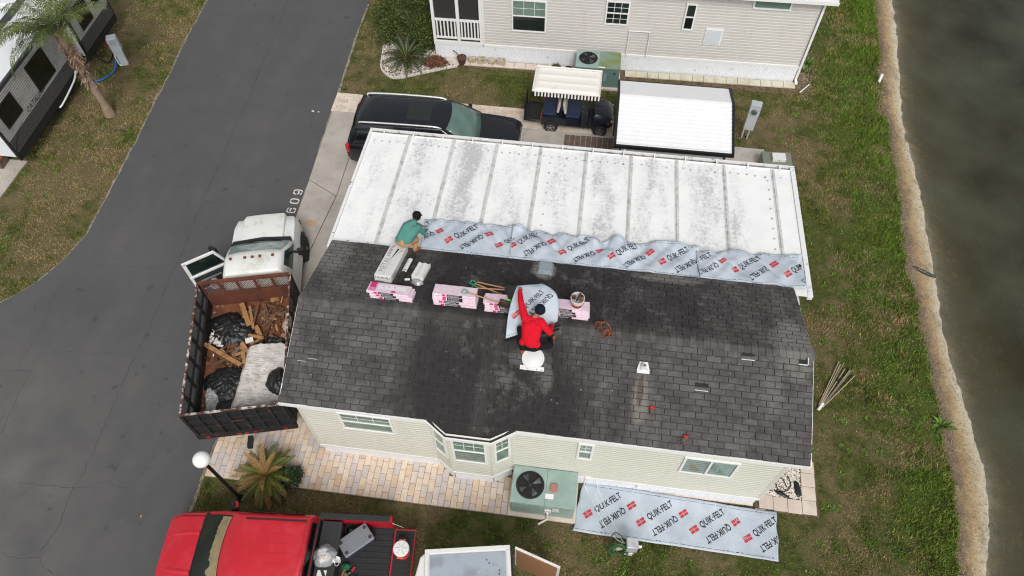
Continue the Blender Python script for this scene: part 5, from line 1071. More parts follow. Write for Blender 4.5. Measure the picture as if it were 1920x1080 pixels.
MB().grid(lambda a, b: cg('l', lerp(.30,.95,a), lerp(-.3,.92,b), .012), 4, 4).build('door_opening', MAT_INT, dt)
mb = MB(); mb.bar((CXo-.5,5.52,1.43),(CXo+.1,5.40,1.49),.02,.02); mb.bar((CXo+.05,5.55,1.43),(CXo+.6,5.40,1.49),.02,.02); mb.build('wipers', MAT_PLAST, dt)
for i, x in enumerate((-.58,-.2,0,.2,.54)): MB().lathe([(.04,0),(.038,.03),(.02,.05),(.002,.055)], 12, (CXo+x,4.50,2.055)).build('marker_lamp', M('brown_red_lens', sr(120,48,42), .35), dt, smooth=50)
wheel_o = MB().lathe([(.25,-.13),(.37,-.13),(.40,-.08),(.40,.08),(.37,.13),(.25,.13)], 26, (CXo+.90,5.9,.40), 'x').build('front_tyre', MAT_TYRE, dt, smooth=40); MB().lathe([(.24,.1),(.24,.12),(.2,.1),(.08,.08),(.06,.13),(.003,.135)], 24, (CXo+.90,5.9,.40), 'x').build('rim', MAT_RIM, wheel_o, smooth=40)
wl = MB().lathe([(.25,-.13),(.37,-.13),(.40,-.08),(.40,.08),(.37,.13),(.25,.13)], 26, (CXo-.90,5.9,.40), 'x').build('front_tyre', MAT_TYRE, dt, smooth=40)
MB().prism([(5.42,.5),(5.46,.75),(5.65,.9),(5.95,.93),(6.2,.85),(6.38,.6),(6.38,.5)], CXo+.955, CXo+.975, 'x').build('wheel_arch', MAT_PLAST, dt)
MB().box(CXo-.85,CXo+.85,6.68,6.82,.5,.68).build('bumper', MAT_PLAST, dt, bevel=.03); MB().box(CXo-.6,CXo+.6,6.66,6.70,.72,1.02).build('grille', MAT_PLAST, dt)
mrr = MB().obox((CXo+1.14,5.0,1.45), (.2,.1,.26), (0,0,.2)).build('mirror', MAT_PLAST, dt, bevel=.03); MB().bar((CXo+.92,5.05,1.4),(CXo+1.1,5.0,1.42),.05,.05).build('mirror_arm', MAT_PLAST, mrr)
# open driver door
hx, hy, tx, ty_ = -.78, 5.05, -1.80, 4.60; dv = Vector((tx-hx, ty_-hy, 0)); dl = dv.length; dv.normalize(); dn_ = Vector((-dv.y, dv.x, 0))
def dpt(u, z, n_=0): q = Vector((hx,hy,0))+dv*u+dn_*n_; return (q.x,q.y,z)
def dbox(mb, u0, u1, z0, z1, n0, n1, ut0=None, ut1=None):
    ut0 = u0 if ut0 is None else ut0; ut1 = u1 if ut1 is None else ut1
    return mb.add([dpt(u0,z0,n0),dpt(u1,z0,n0),dpt(u1,z0,n1),dpt(u0,z0,n1),dpt(ut0,z1,n0),dpt(ut1,z1,n0),dpt(ut1,z1,n1),dpt(ut0,z1,n1)], [(0,3,2,1),(4,5,6,7),(0,1,5,4),(1,2,6,5),(2,3,7,6),(3,0,4,7)])
door = dbox(MB(), 0, dl, .62, 1.30, -.05, .05).build('door', P_WH, dt, bevel=.02)
mb = MB(); dbox(mb, dl-.09, dl, 1.30, 1.88, -.03, .03); dbox(mb, .22, dl, 1.84, 1.90, -.03, .03); dbox(mb, 0, .07, 1.30, 1.86, -.03, .03, .2, .27); mb.build('window_frame', P_WH, door); dbox(MB(), .05, dl-.09, 1.30, 1.84, -.006, .006, .25).build('door_glass', MAT_CARGLASS, door)
dbox(MB(), .06, dl-.08, .68, 1.24, .051, .075).build('door_card', M('door_card_dark', sr(44,50,50), .7), door, bevel=.01); dbox(MB(), .3, dl-.2, 1.02, 1.08, .076, .12).build('armrest', M('door_card_grey', sr(120,122,120), .7), door, bevel=.01)
dm = MB().obox((-1.18,5.36,1.42), (.24,.10,.28), (0,0,-.5)).build('mirror', MAT_PLAST, door, bevel=.03); MB().bar((-1.0,5.0,1.36),(-1.16,5.32,1.4),.05,.05).build('mirror_arm', MAT_PLAST, dm)
MB().box(CXo-.84,CXo-.2,4.15,4.75,.95,1.1).build('driver_seat', MAT_INT, dt, bevel=.05)
# cap lying inside the open door
cpb = thing('cap', 'pale grey cap with dark band inside the open truck door', 'cap', (0,0,0)); cpb.matrix_world = Matrix.Translation((-1.368,-.013,0)) @ Matrix.Rotation(R(14.56), 4, 'Z') @ Matrix.Translation((-1.12,4.42,1.20))
MB().lathe([(.11,-.02),(.115,.03),(.10,.08),(.06,.11),(.002,.12)], 18).build('crown', M('cap_grey', sr(190,182,174), .8), cpb, smooth=50); MB().lathe([(.117,-.03),(.117,.0)], 18, cap=False).build('band', M('cap_band', sr(110,52,44), .8), cpb); MB().lathe([(.05,-.025),(.16,-.03),(.16,-.022),(.05,-.015)], 18, (.03,-.06,0)).build('peak', M('cap_grey', (1,1,1)), cpb)
# ---------------------------------------------------------------- load in the dump body
TM = Matrix.Translation((-1.368,-.013,0)) @ Matrix.Rotation(R(14.56), 4, 'Z')
MAT_PLANK = M('raw_timber', sr(176,130,84), .85, var=.25, vs=6, bump=.3, bs=40, col2=sr(112,76,50), cs=6, lo=.5, hi=.66); MAT_PLANK2 = M('dark_timber', sr(112,76,50), .9, var=.3, vs=6, bump=.3, bs=40, col2=sr(70,48,36), cs=5)
def load(name, label, cat, group=None):
    o = thing(name, label, cat, group=group); o.matrix_world = TM.copy(); return o
boards = [((-1.18,2.42,1.26),(-.20,1.70,1.22),.11,.04,MAT_PLANK,'long raw board running from left mesh side towards white sheet'),((-.33,3.62,1.2),(-.06,2.86,1.24),.13,.04,MAT_PLANK,'wide pale board leaning at the head of the crumpled black sheeting'),((-.10,3.50,1.2),(.06,2.75,1.25),.07,.05,MAT_PLANK,'narrow yellow batten beside the wide pale board'),((.15,3.6,1.22),(.04,2.85,1.24),.07,.05,MAT_PLANK2,'dark narrow board propped near the bulkhead in the rusty bed'),
 ((.30,3.55,1.12),(.80,3.32,1.12),.09,.04,MAT_PLANK2,'short dark board lying crosswise near the bulkhead'),((.42,3.68,1.1),(.66,3.72,1.1),.12,.03,MAT_PLANK,'small tan offcut by the bulkhead'),((-.05,2.55,1.26),(.35,2.40,1.26),.08,.04,MAT_PLANK,'short pale batten just above the white sheet'),((.44,2.95,1.12),(.34,2.5,1.16),.10,.04,MAT_PLANK2,'brown offcut standing right of the pale batten'),
 ((-.42,2.35,1.14),(-.55,1.85,1.16),.07,.04,MAT_PLANK2,'thin brown board under the long raw board'),((-.22,2.35,1.2),(-.12,1.75,1.2),.10,.04,MAT_PLANK,'weathered board end poking past the crossing pile'),((-.9,1.85,1.1),(-.45,2.1,1.12),.08,.04,MAT_PLANK2,'dark board lying left beneath the long raw board'),((.1,2.85,1.2),(.25,2.5,1.2),.12,.03,MAT_PLANK,'square tan offcut by the pale batten'),((-.62,2.2,1.1),(-.2,2.3,1.14),.06,.04,MAT_PLANK,'thin slat crossing below the black sheeting')]
for a, b, w_, h_, mt_, lb in boards:
    o = load('board', lb, 'board', 'boards in the dump truck load'); MB().bar(a, b, w_, h_).build('plank', mt_, o, bevel=.004)
for k in range(46):
    cx_, cy_ = rnd.choice([(-.35,2.15),(.25,2.85),(-.1,3.2),(-.45,1.9),(.45,3.1)]); x_, y_ = rnd.gauss(cx_,.18), rnd.gauss(cy_,.2); a_ = rnd.uniform(0,3.14); l_ = rnd.uniform(.08,.24)
    o = load('offcut', 'splintered timber offcut in the dump truck load', 'offcut', 'splintered offcuts in the dump truck load'); z_ = 1.06+rnd.uniform(0,.1); MB().bar((x_-l_*math.cos(a_),y_-l_*math.sin(a_),z_), (x_+l_*math.cos(a_),y_+l_*math.sin(a_),z_+rnd.uniform(-.03,.1)), rnd.uniform(.03,.09), .025).build('plank', (MAT_PLANK, MAT_PLANK2, MAT_OLDWOOD)[k % 3], o)
def crumple(cx, cy, rx, ry, h, seed, ang=0, base=1.03, n=40, sharp=1.0):
    """crumpled sheet heap: low dome with sharp folded ridges"""
    def f(u, v):
        a, b = u*2-1, v*2-1; r2 = max(abs(a), abs(b)); d = math.hypot(a, b) or 1e-6; s_ = r2/d; a, b = a*s_, b*s_
        rr = math.hypot(a, b); wob = 1+.22*nz(math.atan2(b, a)*1.1, seed)+.1*nz(math.atan2(b, a)*3.2, seed+3)
        x, y = a*rx*wob, b*ry*wob; fold = (1-abs(2*abs(nz(x*3.6+seed, y*3.6, seed))-.5))*.45+.4*(1-abs(2.6*nz(x*8+seed, y*8, seed+2)))+.25*(1-abs(3*nz(x*17+y*5, y*15, seed+7)))
        z = h*(1-rr**2)**.8*.75 if rr < 1 else 0; z = base+z+(h*.42*fold*sharp)*(1-rr**4)
        ca, sa = math.cos(ang), math.sin(ang); return (cx+ca*x-sa*y, cy+sa*x+ca*y, z)
    return MB().grid(f, n, n)
t = NT('black_polythene'); t.bump(t.noise(14, 4), .5, .03); MAT_POLY = t.done(t.mix(t.noise(5), (.008,.008,.009), (.016,.016,.017)), .42, spec=.6)
o = load('plastic_sheet', 'crumpled black plastic sheeting near the middle of the load', 'plastic sheet'); crumple(-.62,2.92,.66,.52,.22,3,-.5).build('sheet', MAT_POLY, o, smooth=80)
o = load('plastic_sheet', 'crumpled black plastic sheeting left of the white sheet', 'plastic sheet'); crumple(-.58,1.25,.60,.58,.22,8,.3).build('sheet', MAT_POLY, o, smooth=80)
o = load('plastic_sheet', 'crumpled black plastic in the corner by the tailgate', 'plastic sheet'); crumple(-.45,.52,.60,.36,.16,12,.1).build('sheet', MAT_POLY, o, smooth=80)
o = load('plastic_sheet', 'small black plastic scrap behind the white sheet', 'plastic sheet'); crumple(.60,2.35,.36,.18,.18,21,-.2).build('sheet', MAT_POLY, o, smooth=80)
o = load('rubbish_bag', 'rounded black rubbish bag by the right rim of the body', 'bag'); crumple(.80,1.05,.32,.42,.34,31,0,1.24,24,.5).build('bag', MAT_POLY, o, smooth=80)
t = NT('old_white_underlay'); n = t.noise(5, 6, .6, t.mapv(t.pos, (1,1,1), rot=(0,0,.3))); g2 = t.noise(7, 6, .7, t.mapv(t.pos, (.7,3.4,1), rot=(0,0,-.2))); c = t.mix(t.rng(n, .4, .7), sr(226,220,214), sr(190,182,176)); c = t.mix(t.math('MULTIPLY', t.rng(g2, .5, .6), .7), c, sr(150,136,128)); t.bump(t.noise(11, 5), .25, .012); MAT_OLDWHITE = t.done(c, .8)
o = load('old_underlay', 'large dirty white sheet spread over the rear of the load', 'sheet')
def wsheet(u, v):
    L0, L1 = Vector((-.02,2.22)), Vector((-.36,.42)); R0, R1 = Vector((1.02,2.14)), Vector((.86,.42)); p = L0.lerp(L1, v).lerp(R0.lerp(R1, v), u); e = .03*nz(u*3, v*5)
    return (p.x+e, p.y+.06*nz(u*8, v*2, 7), 1.27+.07*math.sin(u*2.6)+.035*nz(u*2.5, v*4, 5)+.012*abs(nz(u*6+v*3, v*7, 2))-.10*(v > .96)-.06*(u < .03))
MB().grid(wsheet, 36, 50).build('sheet', MAT_OLDWHITE, o, smooth=70, solid=.006)
t = NT('clear_plastic_film'); t.b.inputs['Alpha'].default_value = .55; t.bump(t.noise(18, 3), .8, .03); MAT_FILM = t.done(t.mix(t.noise(8), sr(206,210,214), sr(236,238,240)), .25)
o = load('plastic_film', 'clear wrapping film crumpled at the left tailgate corner', 'plastic film'); crumple(-.88,.92,.22,.34,.22,41,.1).build('film', MAT_FILM, o, smooth=80); crumple(-.86,.62,.20,.2,.16,44,.4).build('film', MAT_FILM, o, smooth=80)
mb = MB()
def scrap(cx, cy, sx, sy, n_, z, s0, s1, th=.004, tilt=.5):
    for _ in range(n_): mb.obox((rnd.gauss(cx,sx),rnd.gauss(cy,sy),z+rnd.uniform(0,.06)), (rnd.uniform(s0,s1),rnd.uniform(s0,s1)*.6,th), (rnd.uniform(-tilt,tilt),rnd.uniform(-tilt,tilt),rnd.uniform(0,6)))
scrap(-.92,2.6,.10,.22,46,1.1,.04,.13); o = load('debris', 'white torn paint and paper flakes along the left side', 'debris'); o['kind'] = 'stuff'; tag(mb.build('flakes', M('paper_scrap', sr(224,220,214), .9, var=.12, vs=9), o), kind='stuff')
mb = MB(); scrap(.25,2.7,.36,.42,110,1.05,.02,.09,.012,.9); scrap(-.4,2.0,.34,.34,120,1.06,.02,.12,.014,.9); scrap(-.7,.5,.3,.3,40,1.05,.02,.1,.01,.9); o = load('debris', 'brown wood chips and splinters scattered on the rusty bed', 'debris'); o['kind'] = 'stuff'; tag(mb.build('chips', MAT_PLANK2, o), kind='stuff')
o = load('sand_patch', 'pale plaster spill against the right side of the rusty bed', 'spill'); crumple(.98,2.85,.2,.5,.05,52,.1,1.02,14).build('spill', M('plaster_spill', sr(206,178,148), .95, var=.15, vs=9, bump=.5), o, smooth=80)
o = load('carton', 'small white carton among the boards', 'carton'); MB().obox((.0,2.36,1.30), (.2,.13,.05), (.1,0,.2)).build('carton', M('white_card', sr(228,224,218), .8), o)
# ---------------------------------------------------------------- red pickup (local x rearwards)
rt = thing('pickup_truck', 'red crew-cab pickup with open tailgate and loaded bed', 'truck', (.20,-2.93,0), R(4.6))
P_RED = carpaint('faded_red_paint', sr(196,26,42), .38, dirt=sr(206,70,84), amt=.35)
MAT_BEDLINER = M('bed_liner', (.025,.026,.028), .7, var=.15, bump=.4, bs=120)
def rsec(x, w_, zb, zc, cr=.04): return (x, [(w_*.82,.4),(w_*.98,.48),(w_,.7),(w_,.9),(w_*.985,zb),(w_*.9,zc-.015),(w_*.55,zc+cr*.6),(0,zc+cr)])
body_loft(MB(), [rsec(-2.54,.62,.75,.92,.0),rsec(-2.47,.84,.9,1.06,.03),rsec(-2.25,.94,.98,1.14,.05),rsec(-1.8,.97,1.03,1.19,.06),rsec(-1.35,.98,1.06,1.22,.06),rsec(-.9,.98,1.08,1.22),rsec(.3,.98,1.1,1.22),rsec(.93,.97,1.1,1.22),rsec(.99,.95,1.1,1.2)]).build('body', P_RED, rt, smooth=35, bevel=.02)
RG = [(1.20,-1.60,.97,.92),(1.5,-1.14,.97,.86),(1.76,-.74,.97,.77),(1.85,-.56,.95,.68),(1.88,-.35,.85,.5)]
mb = MB().loft([[(xr,-hw,z),(xf,-hw,z),(xf-.08,-hw*.5,z),(xf-.10,0,z),(xf-.08,hw*.5,z),(xf,hw,z),(xr,hw,z)] for z, xf, xr, hw in RG]); mb.build('cab', P_RED, rt, smooth=50, bevel=.03)
def rg(face, u, v, off):
    k = v*2; i = min(int(k), 1); z, xf, xr, hw = (lerp(a, b, k-i) for a, b in zip(RG[i], RG[i+1]))
    if face == 'f': return Vector((xf-.10*(1-abs(2*u-1)**2)-off, lerp(-hw,hw,u), z+off*.6))
    if face == 'b': return Vector((xr+off, lerp(-hw,hw,u), z))
    return Vector((lerp(xf,xr,u), (hw+off)*(1 if face == 'r' else -1), z))
ws = MB().grid(lambda a, b: rg('f', lerp(.05,.95,a), lerp(.10,.95,b), .012), 12, 5).build('windscreen', M('windscreen_backing', sr(44,54,50), .5, var=.5, vs=3, fine=0), rt, smooth=60)
MB().grid(lambda a, b: Vector(rg('f', lerp(.07,.93,a), lerp(.62+.16*nz(a*9, 1)+.08*nz(a*23, 4),.95,b), .0145)), 40, 6).build('reflection_band', M('cream_reflection', sr(200,184,146), .6, var=.45, vs=7), ws, smooth=60); MB().grid(lambda a, b: rg('f', lerp(.05,.95,a), lerp(.10,.95,b), .021), 12, 5).build('glass', mat_glass('windscreen_glass', (.80,.80,.77)), ws, smooth=60)  # cream band paints the windscreen's reflection as colour beneath the glass layer
MB().grid(lambda a, b: rg('f', lerp(.02,.98,a), lerp(.0,.11,b), .018), 12, 2).build('cowl_vent', MAT_PLAST, rt, smooth=60)
MB().grid(lambda a, b: rg('b', lerp(.1,.9,a), lerp(.15,.9,b), .012), 4, 4).build('rear_glass', MAT_PRIV, rt)
for f in ('r', 'l'):
    for u0, u1 in ((.24,.55),(.60,.90)): MB().grid(lambda a, b: rg(f, lerp(u0,u1,a), lerp(.08,.88,b), .012), 4, 4).build('side_glass', MAT_PRIV, rt); MB().grid(lambda a, b: rg(f, lerp(u0,u1,a), lerp(.84,1.0,b), .03), 4, 2).build('rain_visor', MAT_PLAST, rt, solid=.004)
for y in (-.62,.62): MB().bar((-.45,y,1.876),(.9,y,1.872),.03,.012).build('roof_channel', MAT_PLAST, rt)
for i in range(4): MB().bar((.1,-.3+i*.2,1.884),(.75,-.3+i*.2,1.88),.035,.006).build('roof_rib', P_RED, rt)
mb = MB(); mb.bar((-1.40,-.5,1.26),(-1.22,.1,1.36),.022,.022); mb.bar((-1.42,.15,1.26),(-1.22,.7,1.34),.022,.022); mb.build('wipers', MAT_PLAST, rt)
def hood_z(x, y): return interp([(-2.47,1.09),(-2.25,1.19),(-1.8,1.25),(-1.35,1.28)], x)-.05*(abs(y)/.9)**2
for y_ in (-.80,.80): MB().tube([(x_, y_*(.92 if x_ < -2.3 else 1), hood_z(x_, .85)+.0) for x_ in (-2.42,-2.2,-1.9,-1.6)], .008, 5).build('hood_gap', MAT_PLAST, rt)
for y_ in (-.42,.42): MB().loft([[(x_,y_*k_-.05,hood_z(x_,.45)-.004),(x_,y_*k_,hood_z(x_,.45)+.022),(x_,y_*k_+.05,hood_z(x_,.45)-.004)] for x_, k_ in ((-2.4,.8),(-2.2,.92),(-1.9,1),(-1.66,1.02))]).build('hood_crease', P_RED, rt, smooth=60)
for x_ in (-.9,.12,.93):
    for s_ in (-1, 1): MB().bar((x_,s_*.985,.5),(x_,s_*.985,1.14),.012,.008).build('door_gap', MAT_PLAST, rt)
mi = MB().obox((-1.02,1.06,1.22), (.16,.24,.20), (0,0,.25)).build('mirror', MAT_PLAST, rt, bevel=.04); MB().obox((-.985,1.07,1.25), (.1,.16,.14), (0,0,.25)).build('mirror_shell', P_RED, mi, bevel=.03)
for x in (-1.75, 1.75):
    for s_ in (-1, 1): wheel(rt, x, s_*.86, .39, .26, s_)
for s_ in (-1, 1):
    MB().box(.985,2.62,min(s_*.86,s_*.98),max(s_*.86,s_*.98),.5,1.26).build('bed_side', P_RED, rt, bevel=.02); MB().box(.99,2.60,min(s_*.85,s_*.985),max(s_*.85,s_*.985),1.262,1.29).build('rail_cap', MAT_BEDLINER, rt, bevel=.008)
    MB().obox((2.60,s_*.93,1.05), (.08,.14,.36)).build('tail_light', MAT_TAIL, rt, bevel=.02); MB().tube([(2.58,s_*.88,1.15),(2.75,s_*.86,1.0),(2.86,s_*.85,.86)], .008, 5).build('gate_cable', MAT_CHROME, rt)
MB().box(.99,2.64,-.86,.86,.70,.74).build('bed_floor', MAT_BEDLINER, rt); MB().box(.99,1.02,-.86,.86,.741,1.26).build('bed_front', MAT_BEDLINER, rt)
for i in range(13): y = -.80+i*.13; MB().box(1.03,2.62,y,y+.06,.7405,.758).build('floor_rib', MAT_BEDLINER, rt)
tgt = MB().box(2.66,3.16,-.84,.84,.72,.79).build('tailgate', P_RED, rt, bevel=.015); MB().box(2.70,3.14,-.80,.80,.7905,.80).build('gate_liner', MAT_BEDLINER, tgt)
for i in range(11): y = -.66+i*.115; MB().box(2.76,3.09,y,y+.05,.8005,.81).build('gate_rib', MAT_BEDLINER, tgt)
for x, y, r_ in ((2.82,.70,.04),(2.92,.70,.04),(3.04,.68,.06)): MB().lathe([(r_,.8005),(r_,.812),(r_*.8,.812),(r_*.8,.802)], 18, (x,y,0)).build('cup_ring', MAT_BEDLINER, tgt)
tb = thing('toolbox', 'black cross-bed toolbox behind the red cab', 'toolbox'); RM_ = Matrix.Translation((.20,-2.93,0)) @ Matrix.Rotation(R(4.6), 4, 'Z'); tb.matrix_world = RM_.copy()
MB().box(1.10,1.52,-.80,.80,.745,1.22).build('box', MAT_BEDLINER, tb, bevel=.02); MB().box(1.085,1.535,.10,.815,1.222,1.262).build('lid', M('toolbox_lid', (.03,.031,.033), .5, var=.12), tb, bevel=.015); MB().box(1.085,1.535,-.815,.09,1.222,1.262).build('lid', M('toolbox_lid', (0,0,0)), tb, bevel=.015)
for y in (.2,-.72): MB().box(1.18,1.44,y,y+.5,1.263,1.272).build('lid_panel', M('toolbox_lid', (0,0,0)), tb, bevel=.004)
def rload(name, label, cat, group=None): o = thing(name, label, cat, group=group); o.matrix_world = RM_.copy(); return o
# hard cooler, set askew
ck = thing('cooler_box', 'grey hard-sided cooler lying askew in the pickup bed', 'cooler'); ck.matrix_world = RM_ @ Matrix.Translation((1.86,.46,.76)) @ Matrix.Rotation(R(39), 4, 'Z')
MAT_CK = M('cooler_grey', sr(128,130,136), .5, var=.06); MB().box(-.36,.36,-.21,.21,0,.30).build('body', M('cooler_dark', sr(58,62,72), .55, var=.1), ck, bevel=.05); MB().box(-.375,.375,-.225,.225,.302,.36).build('lid', MAT_CK, ck, bevel=.03); MB().box(-.21,.21,-.15,.15,.361,.368).build('lid_panel', MAT_CK, ck, bevel=.004)
for x in (-.30,.30):
    for y in (-.13,.13): MB().lathe([(.04,.361),(.04,.368),(.028,.368),(.026,.362),(.002,.362)], 16, (x,y,0)).build('cup_holder', M('cooler_dark', (0,0,0)), ck)
for y in (-.12,.12): MB().box(-.02+y,.05+y,-.245,-.226,.2,.34).build('latch', M('cooler_dark', (0,0,0)), ck)
wc = thing('water_cooler', 'orange drink cooler with white lid on the lowered tailgate', 'drink cooler'); wc.matrix_world = RM_ @ Matrix.Translation((2.93,.30,.812))
MB().lathe([(.15,0),(.165,.1),(.175,.36),(.165,.37)], 28).build('body', M('cooler_orange', sr(224,84,60), .45, var=.06), wc, smooth=40); MB().lathe([(.178,.355),(.182,.40),(.165,.42),(.05,.43),(.002,.432)], 28).build('lid', M('cooler_white', sr(236,236,234), .45, var=.03), wc, smooth=40)
for k in range(6): a = k*math.pi/3; MB().bar((.03*math.cos(a),.03*math.sin(a),.436),(.14*math.cos(a),.14*math.sin(a),.428),.012,.012).build('lid_rib', M('cooler_white_rib', sr(206,206,206), .5), wc)
for s_ in (-1, 1): MB().obox((0,s_*.19,.36), (.16,.05,.035)).build('handle', M('cooler_orange', (0,0,0)), wc, bevel=.015)
bg_ = rload('plastic_bag', 'clear plastic bag of white food boxes on the toolbox', 'bag'); RL = bg_
t = NT('clear_bag'); t.b.inputs['Alpha'].default_value = .4; t.bump(t.noise(22, 3), .7, .02); MAT_BAG = t.done(sr(232,232,234), .25)
crumple(1.27,.05,.27,.24,.26,61,.4,1.264,22,.7).build('film', MAT_BAG, bg_, smooth=80); mb = MB(); mb.obox((1.22,.10,1.34), (.16,.12,.07), (.1,.2,.3)); mb.obox((1.35,.0,1.35), (.15,.14,.06), (-.2,.1,1.0)); mb.obox((1.25,-.06,1.32), (.12,.1,.05), (.2,-.2,.6)); mb.build('food_boxes', M('white_card', (1,1,1)), bg_)
MB().obox((1.25,-.02,1.40), (.10,.06,.03), (.1,.3,.2)).build('food', M('tan_food', sr(196,140,100), .7), bg_); MB().grid(lambda u, v: (1.48+.16*u, -.10+.18*v*(1-.4*u)+.02*nz(u*4,v*4), 1.30+.05*math.sin(u*3+v*5)), 8, 8).build('bag_neck', MAT_TRIM, bg_, smooth=80); MB().tube(smoothpts([(1.52,-.1,1.33),(1.58,-.17,1.34),(1.63,-.12,1.33),(1.6,-.04,1.33)], 5), .006, 5).build('tie', MAT_TRIM, bg_)
pl = rload('paper_sheet', 'white paper lying on the near half of the toolbox', 'paper'); MB().grid(lambda u, v: (1.16+.20*u+.02*v, -.50+.24*v, 1.276+.006*math.sin(u*4+v*3)), 6, 6).build('sheet', M('white_card', (1,1,1)), pl, solid=.001)
def clutter(name, label, cat, fn): o = rload(name, label, cat, 'tools loose in the pickup bed'); fn(o); return o
clutter('spool', 'small green spool at the front of the bed by the far rail', 'spool', lambda o: MB().lathe([(.04,.76),(.04,.80),(.02,.8),(.02,.84),(.04,.84),(.04,.87)], 14, (1.66,.72,.0)).build('spool', M('green_plastic', sr(30,130,96), .5), o))
clutter('caulk_tube', 'white tube lying beside the green spool', 'tube', lambda o: MB().tube([(1.70,.66,.86),(1.82,.72,.88)], .03, 10).build('tube', MAT_TRIM, o))
clutter('hose_reel', 'cream tape ring behind the grey cooler', 'tape', lambda o: MB().lathe([(.05,.80),(.10,.80),(.10,.86),(.05,.86)], 18, (1.86,.66,0), cap=False).build('ring', MAT_BEIGE, o))
clutter('box_of_nails', 'maroon carton of nails near the far bed rail', 'carton', lambda o: MB().obox((1.93,.74,.84), (.14,.10,.12), (0,0,.5)).build('carton', M('maroon_card', sr(120,40,60), .7), o))
clutter('water_bottles', 'pack of clear bottles between toolbox and grey cooler', 'bottles', lambda o: MB().obox((1.64,.42,.84), (.18,.22,.16), (.1,.1,.4)).build('pack', MAT_FILM, o, bevel=.03))
clutter('bucket', 'black bucket in the front corner of the bed', 'bucket', lambda o: MB().lathe([(.12,.745),(.15,1.0),(.14,1.0),(.11,.78),(.002,.77)], 20, (1.70,.62+.1,0)).build('bucket', MAT_PLAST, o, smooth=40))
clutter('fabric_bag', 'green cloth scrap near the cooler', 'cloth', lambda o: crumple(1.66,-.06,.11,.09,.1,71,0,.78,10).build('cloth', M('green_cloth', sr(26,110,72), .8), o))
clutter('red_tool', 'red handled tool on the ribbed bed floor', 'tool', lambda o: MB().obox((1.85,-.10,.80), (.12,.05,.05), (0,0,1.0)).build('grip', M('red_plastic', sr(190,30,50), .5), o, bevel=.01))
def tools(o):
    for k in range(26): MB().obox((rnd.uniform(1.62,1.95),rnd.uniform(-.62,-.2),.78+rnd.uniform(0,.1)), (rnd.uniform(.05,.2),rnd.uniform(.02,.06),rnd.uniform(.02,.05)), (rnd.uniform(-.5,.5),rnd.uniform(-.5,.5),rnd.uniform(0,6))).build('tool', M('tool_%d' % (k % 5), [sr(150,120,80),(.03,.03,.03),sr(180,90,60),sr(120,124,90),(.3,.3,.3)][k % 5], .6), o)
clutter('tool_pile', 'jumble of hand tools and cords near the toolbox', 'tools', tools)
# ---------------------------------------------------------------- cargo trailer (only its roof end is in frame)
tl = thing('cargo_trailer', 'white box trailer with dull grey roof and its rear door open', 'trailer', (5.53,-2.22,0), R(10.5))
MAT_TRL = M('trailer_white', sr(232,230,226), .4, var=.04, col2=sr(190,184,176), cs=4, lo=.56, hi=.75)
MB().box(-1.80,0,-2.0,0,.45,2.06).build('box', MAT_TRL, tl, bevel=.02); MB().prism([(-1.80,-2.0),(-1.80,-.06),(-1.90,-.14),(-2.0,-.5),(-2.03,-1.0),(-2.0,-1.6)], .45, 2.05).build('nose', MAT_TRL, tl, bevel=.03)
MB().box(-1.70,-.10,-1.9,-.12,2.061,2.075).build('roof_sheet', M('dull_galvanised', sr(176,186,196), .5, .2, var=.08, vs=2, col2=sr(150,158,168), cs=2), tl); 
for a in ((-1.8,0,-.085,0),(-1.8,0,-2,-1.915),(-1.8,-1.72,-1.91,-.09),(-.08,0,-1.91,-.09)): MB().box(a[0],a[1],a[2],a[3],2.0605,2.088).build('roof_trim', MAT_TRL, tl, bevel=.004)
MB().box(.002,.05,-1.98,-.02,.45,2.04).build('door_frame', MAT_PLAST, tl)
for i, (x, y) in enumerate([(-.45,-.35),(-.42,-.62),(-.36,-.66),(-.25,-.58),(-.5,-.28),(-.24,-.5)]): MB().obox((x,y,2.077), (.02,.035,.003), (0,0,i)).build('patch', MAT_INK, tl)
dr = MB(); a = Vector((.10,-.06,0)); b = Vector((1.02,-.52,0)); dd = (b-a).normalized(); nn_ = Vector((-dd.y,dd.x,0))
MB().add([a+Vector((0,0,.5)),b+Vector((0,0,.5)),b+nn_*.05+Vector((0,0,.5)),a+nn_*.05+Vector((0,0,.5)),a+Vector((0,0,2.0)),b+Vector((0,0,2.0)),b+nn_*.05+Vector((0,0,2.0)),a+nn_*.05+Vector((0,0,2.0))], [(0,3,2,1),(4,5,6,7),(0,1,5,4),(1,2,6,5),(2,3,7,6),(3,0,4,7)]).build('rear_door', MAT_TRL, tl, bevel=.006)
MB().add([a-nn_*.02+dd*.05+Vector((0,0,.52)),b-nn_*.02-dd*.05+Vector((0,0,.52)),b-nn_*.003-dd*.05+Vector((0,0,.52)),a-nn_*.003+dd*.05+Vector((0,0,.52)),a-nn_*.02+dd*.05+Vector((0,0,1.97)),b-nn_*.02-dd*.05+Vector((0,0,1.97)),b-nn_*.003-dd*.05+Vector((0,0,1.97)),a-nn_*.003+dd*.05+Vector((0,0,1.97))], [(0,3,2,1),(4,5,6,7),(0,1,5,4),(1,2,6,5),(2,3,7,6),(3,0,4,7)]).build('door_lining', M('plywood_lining', sr(150,108,76), .8, var=.2, vs=5), tl)
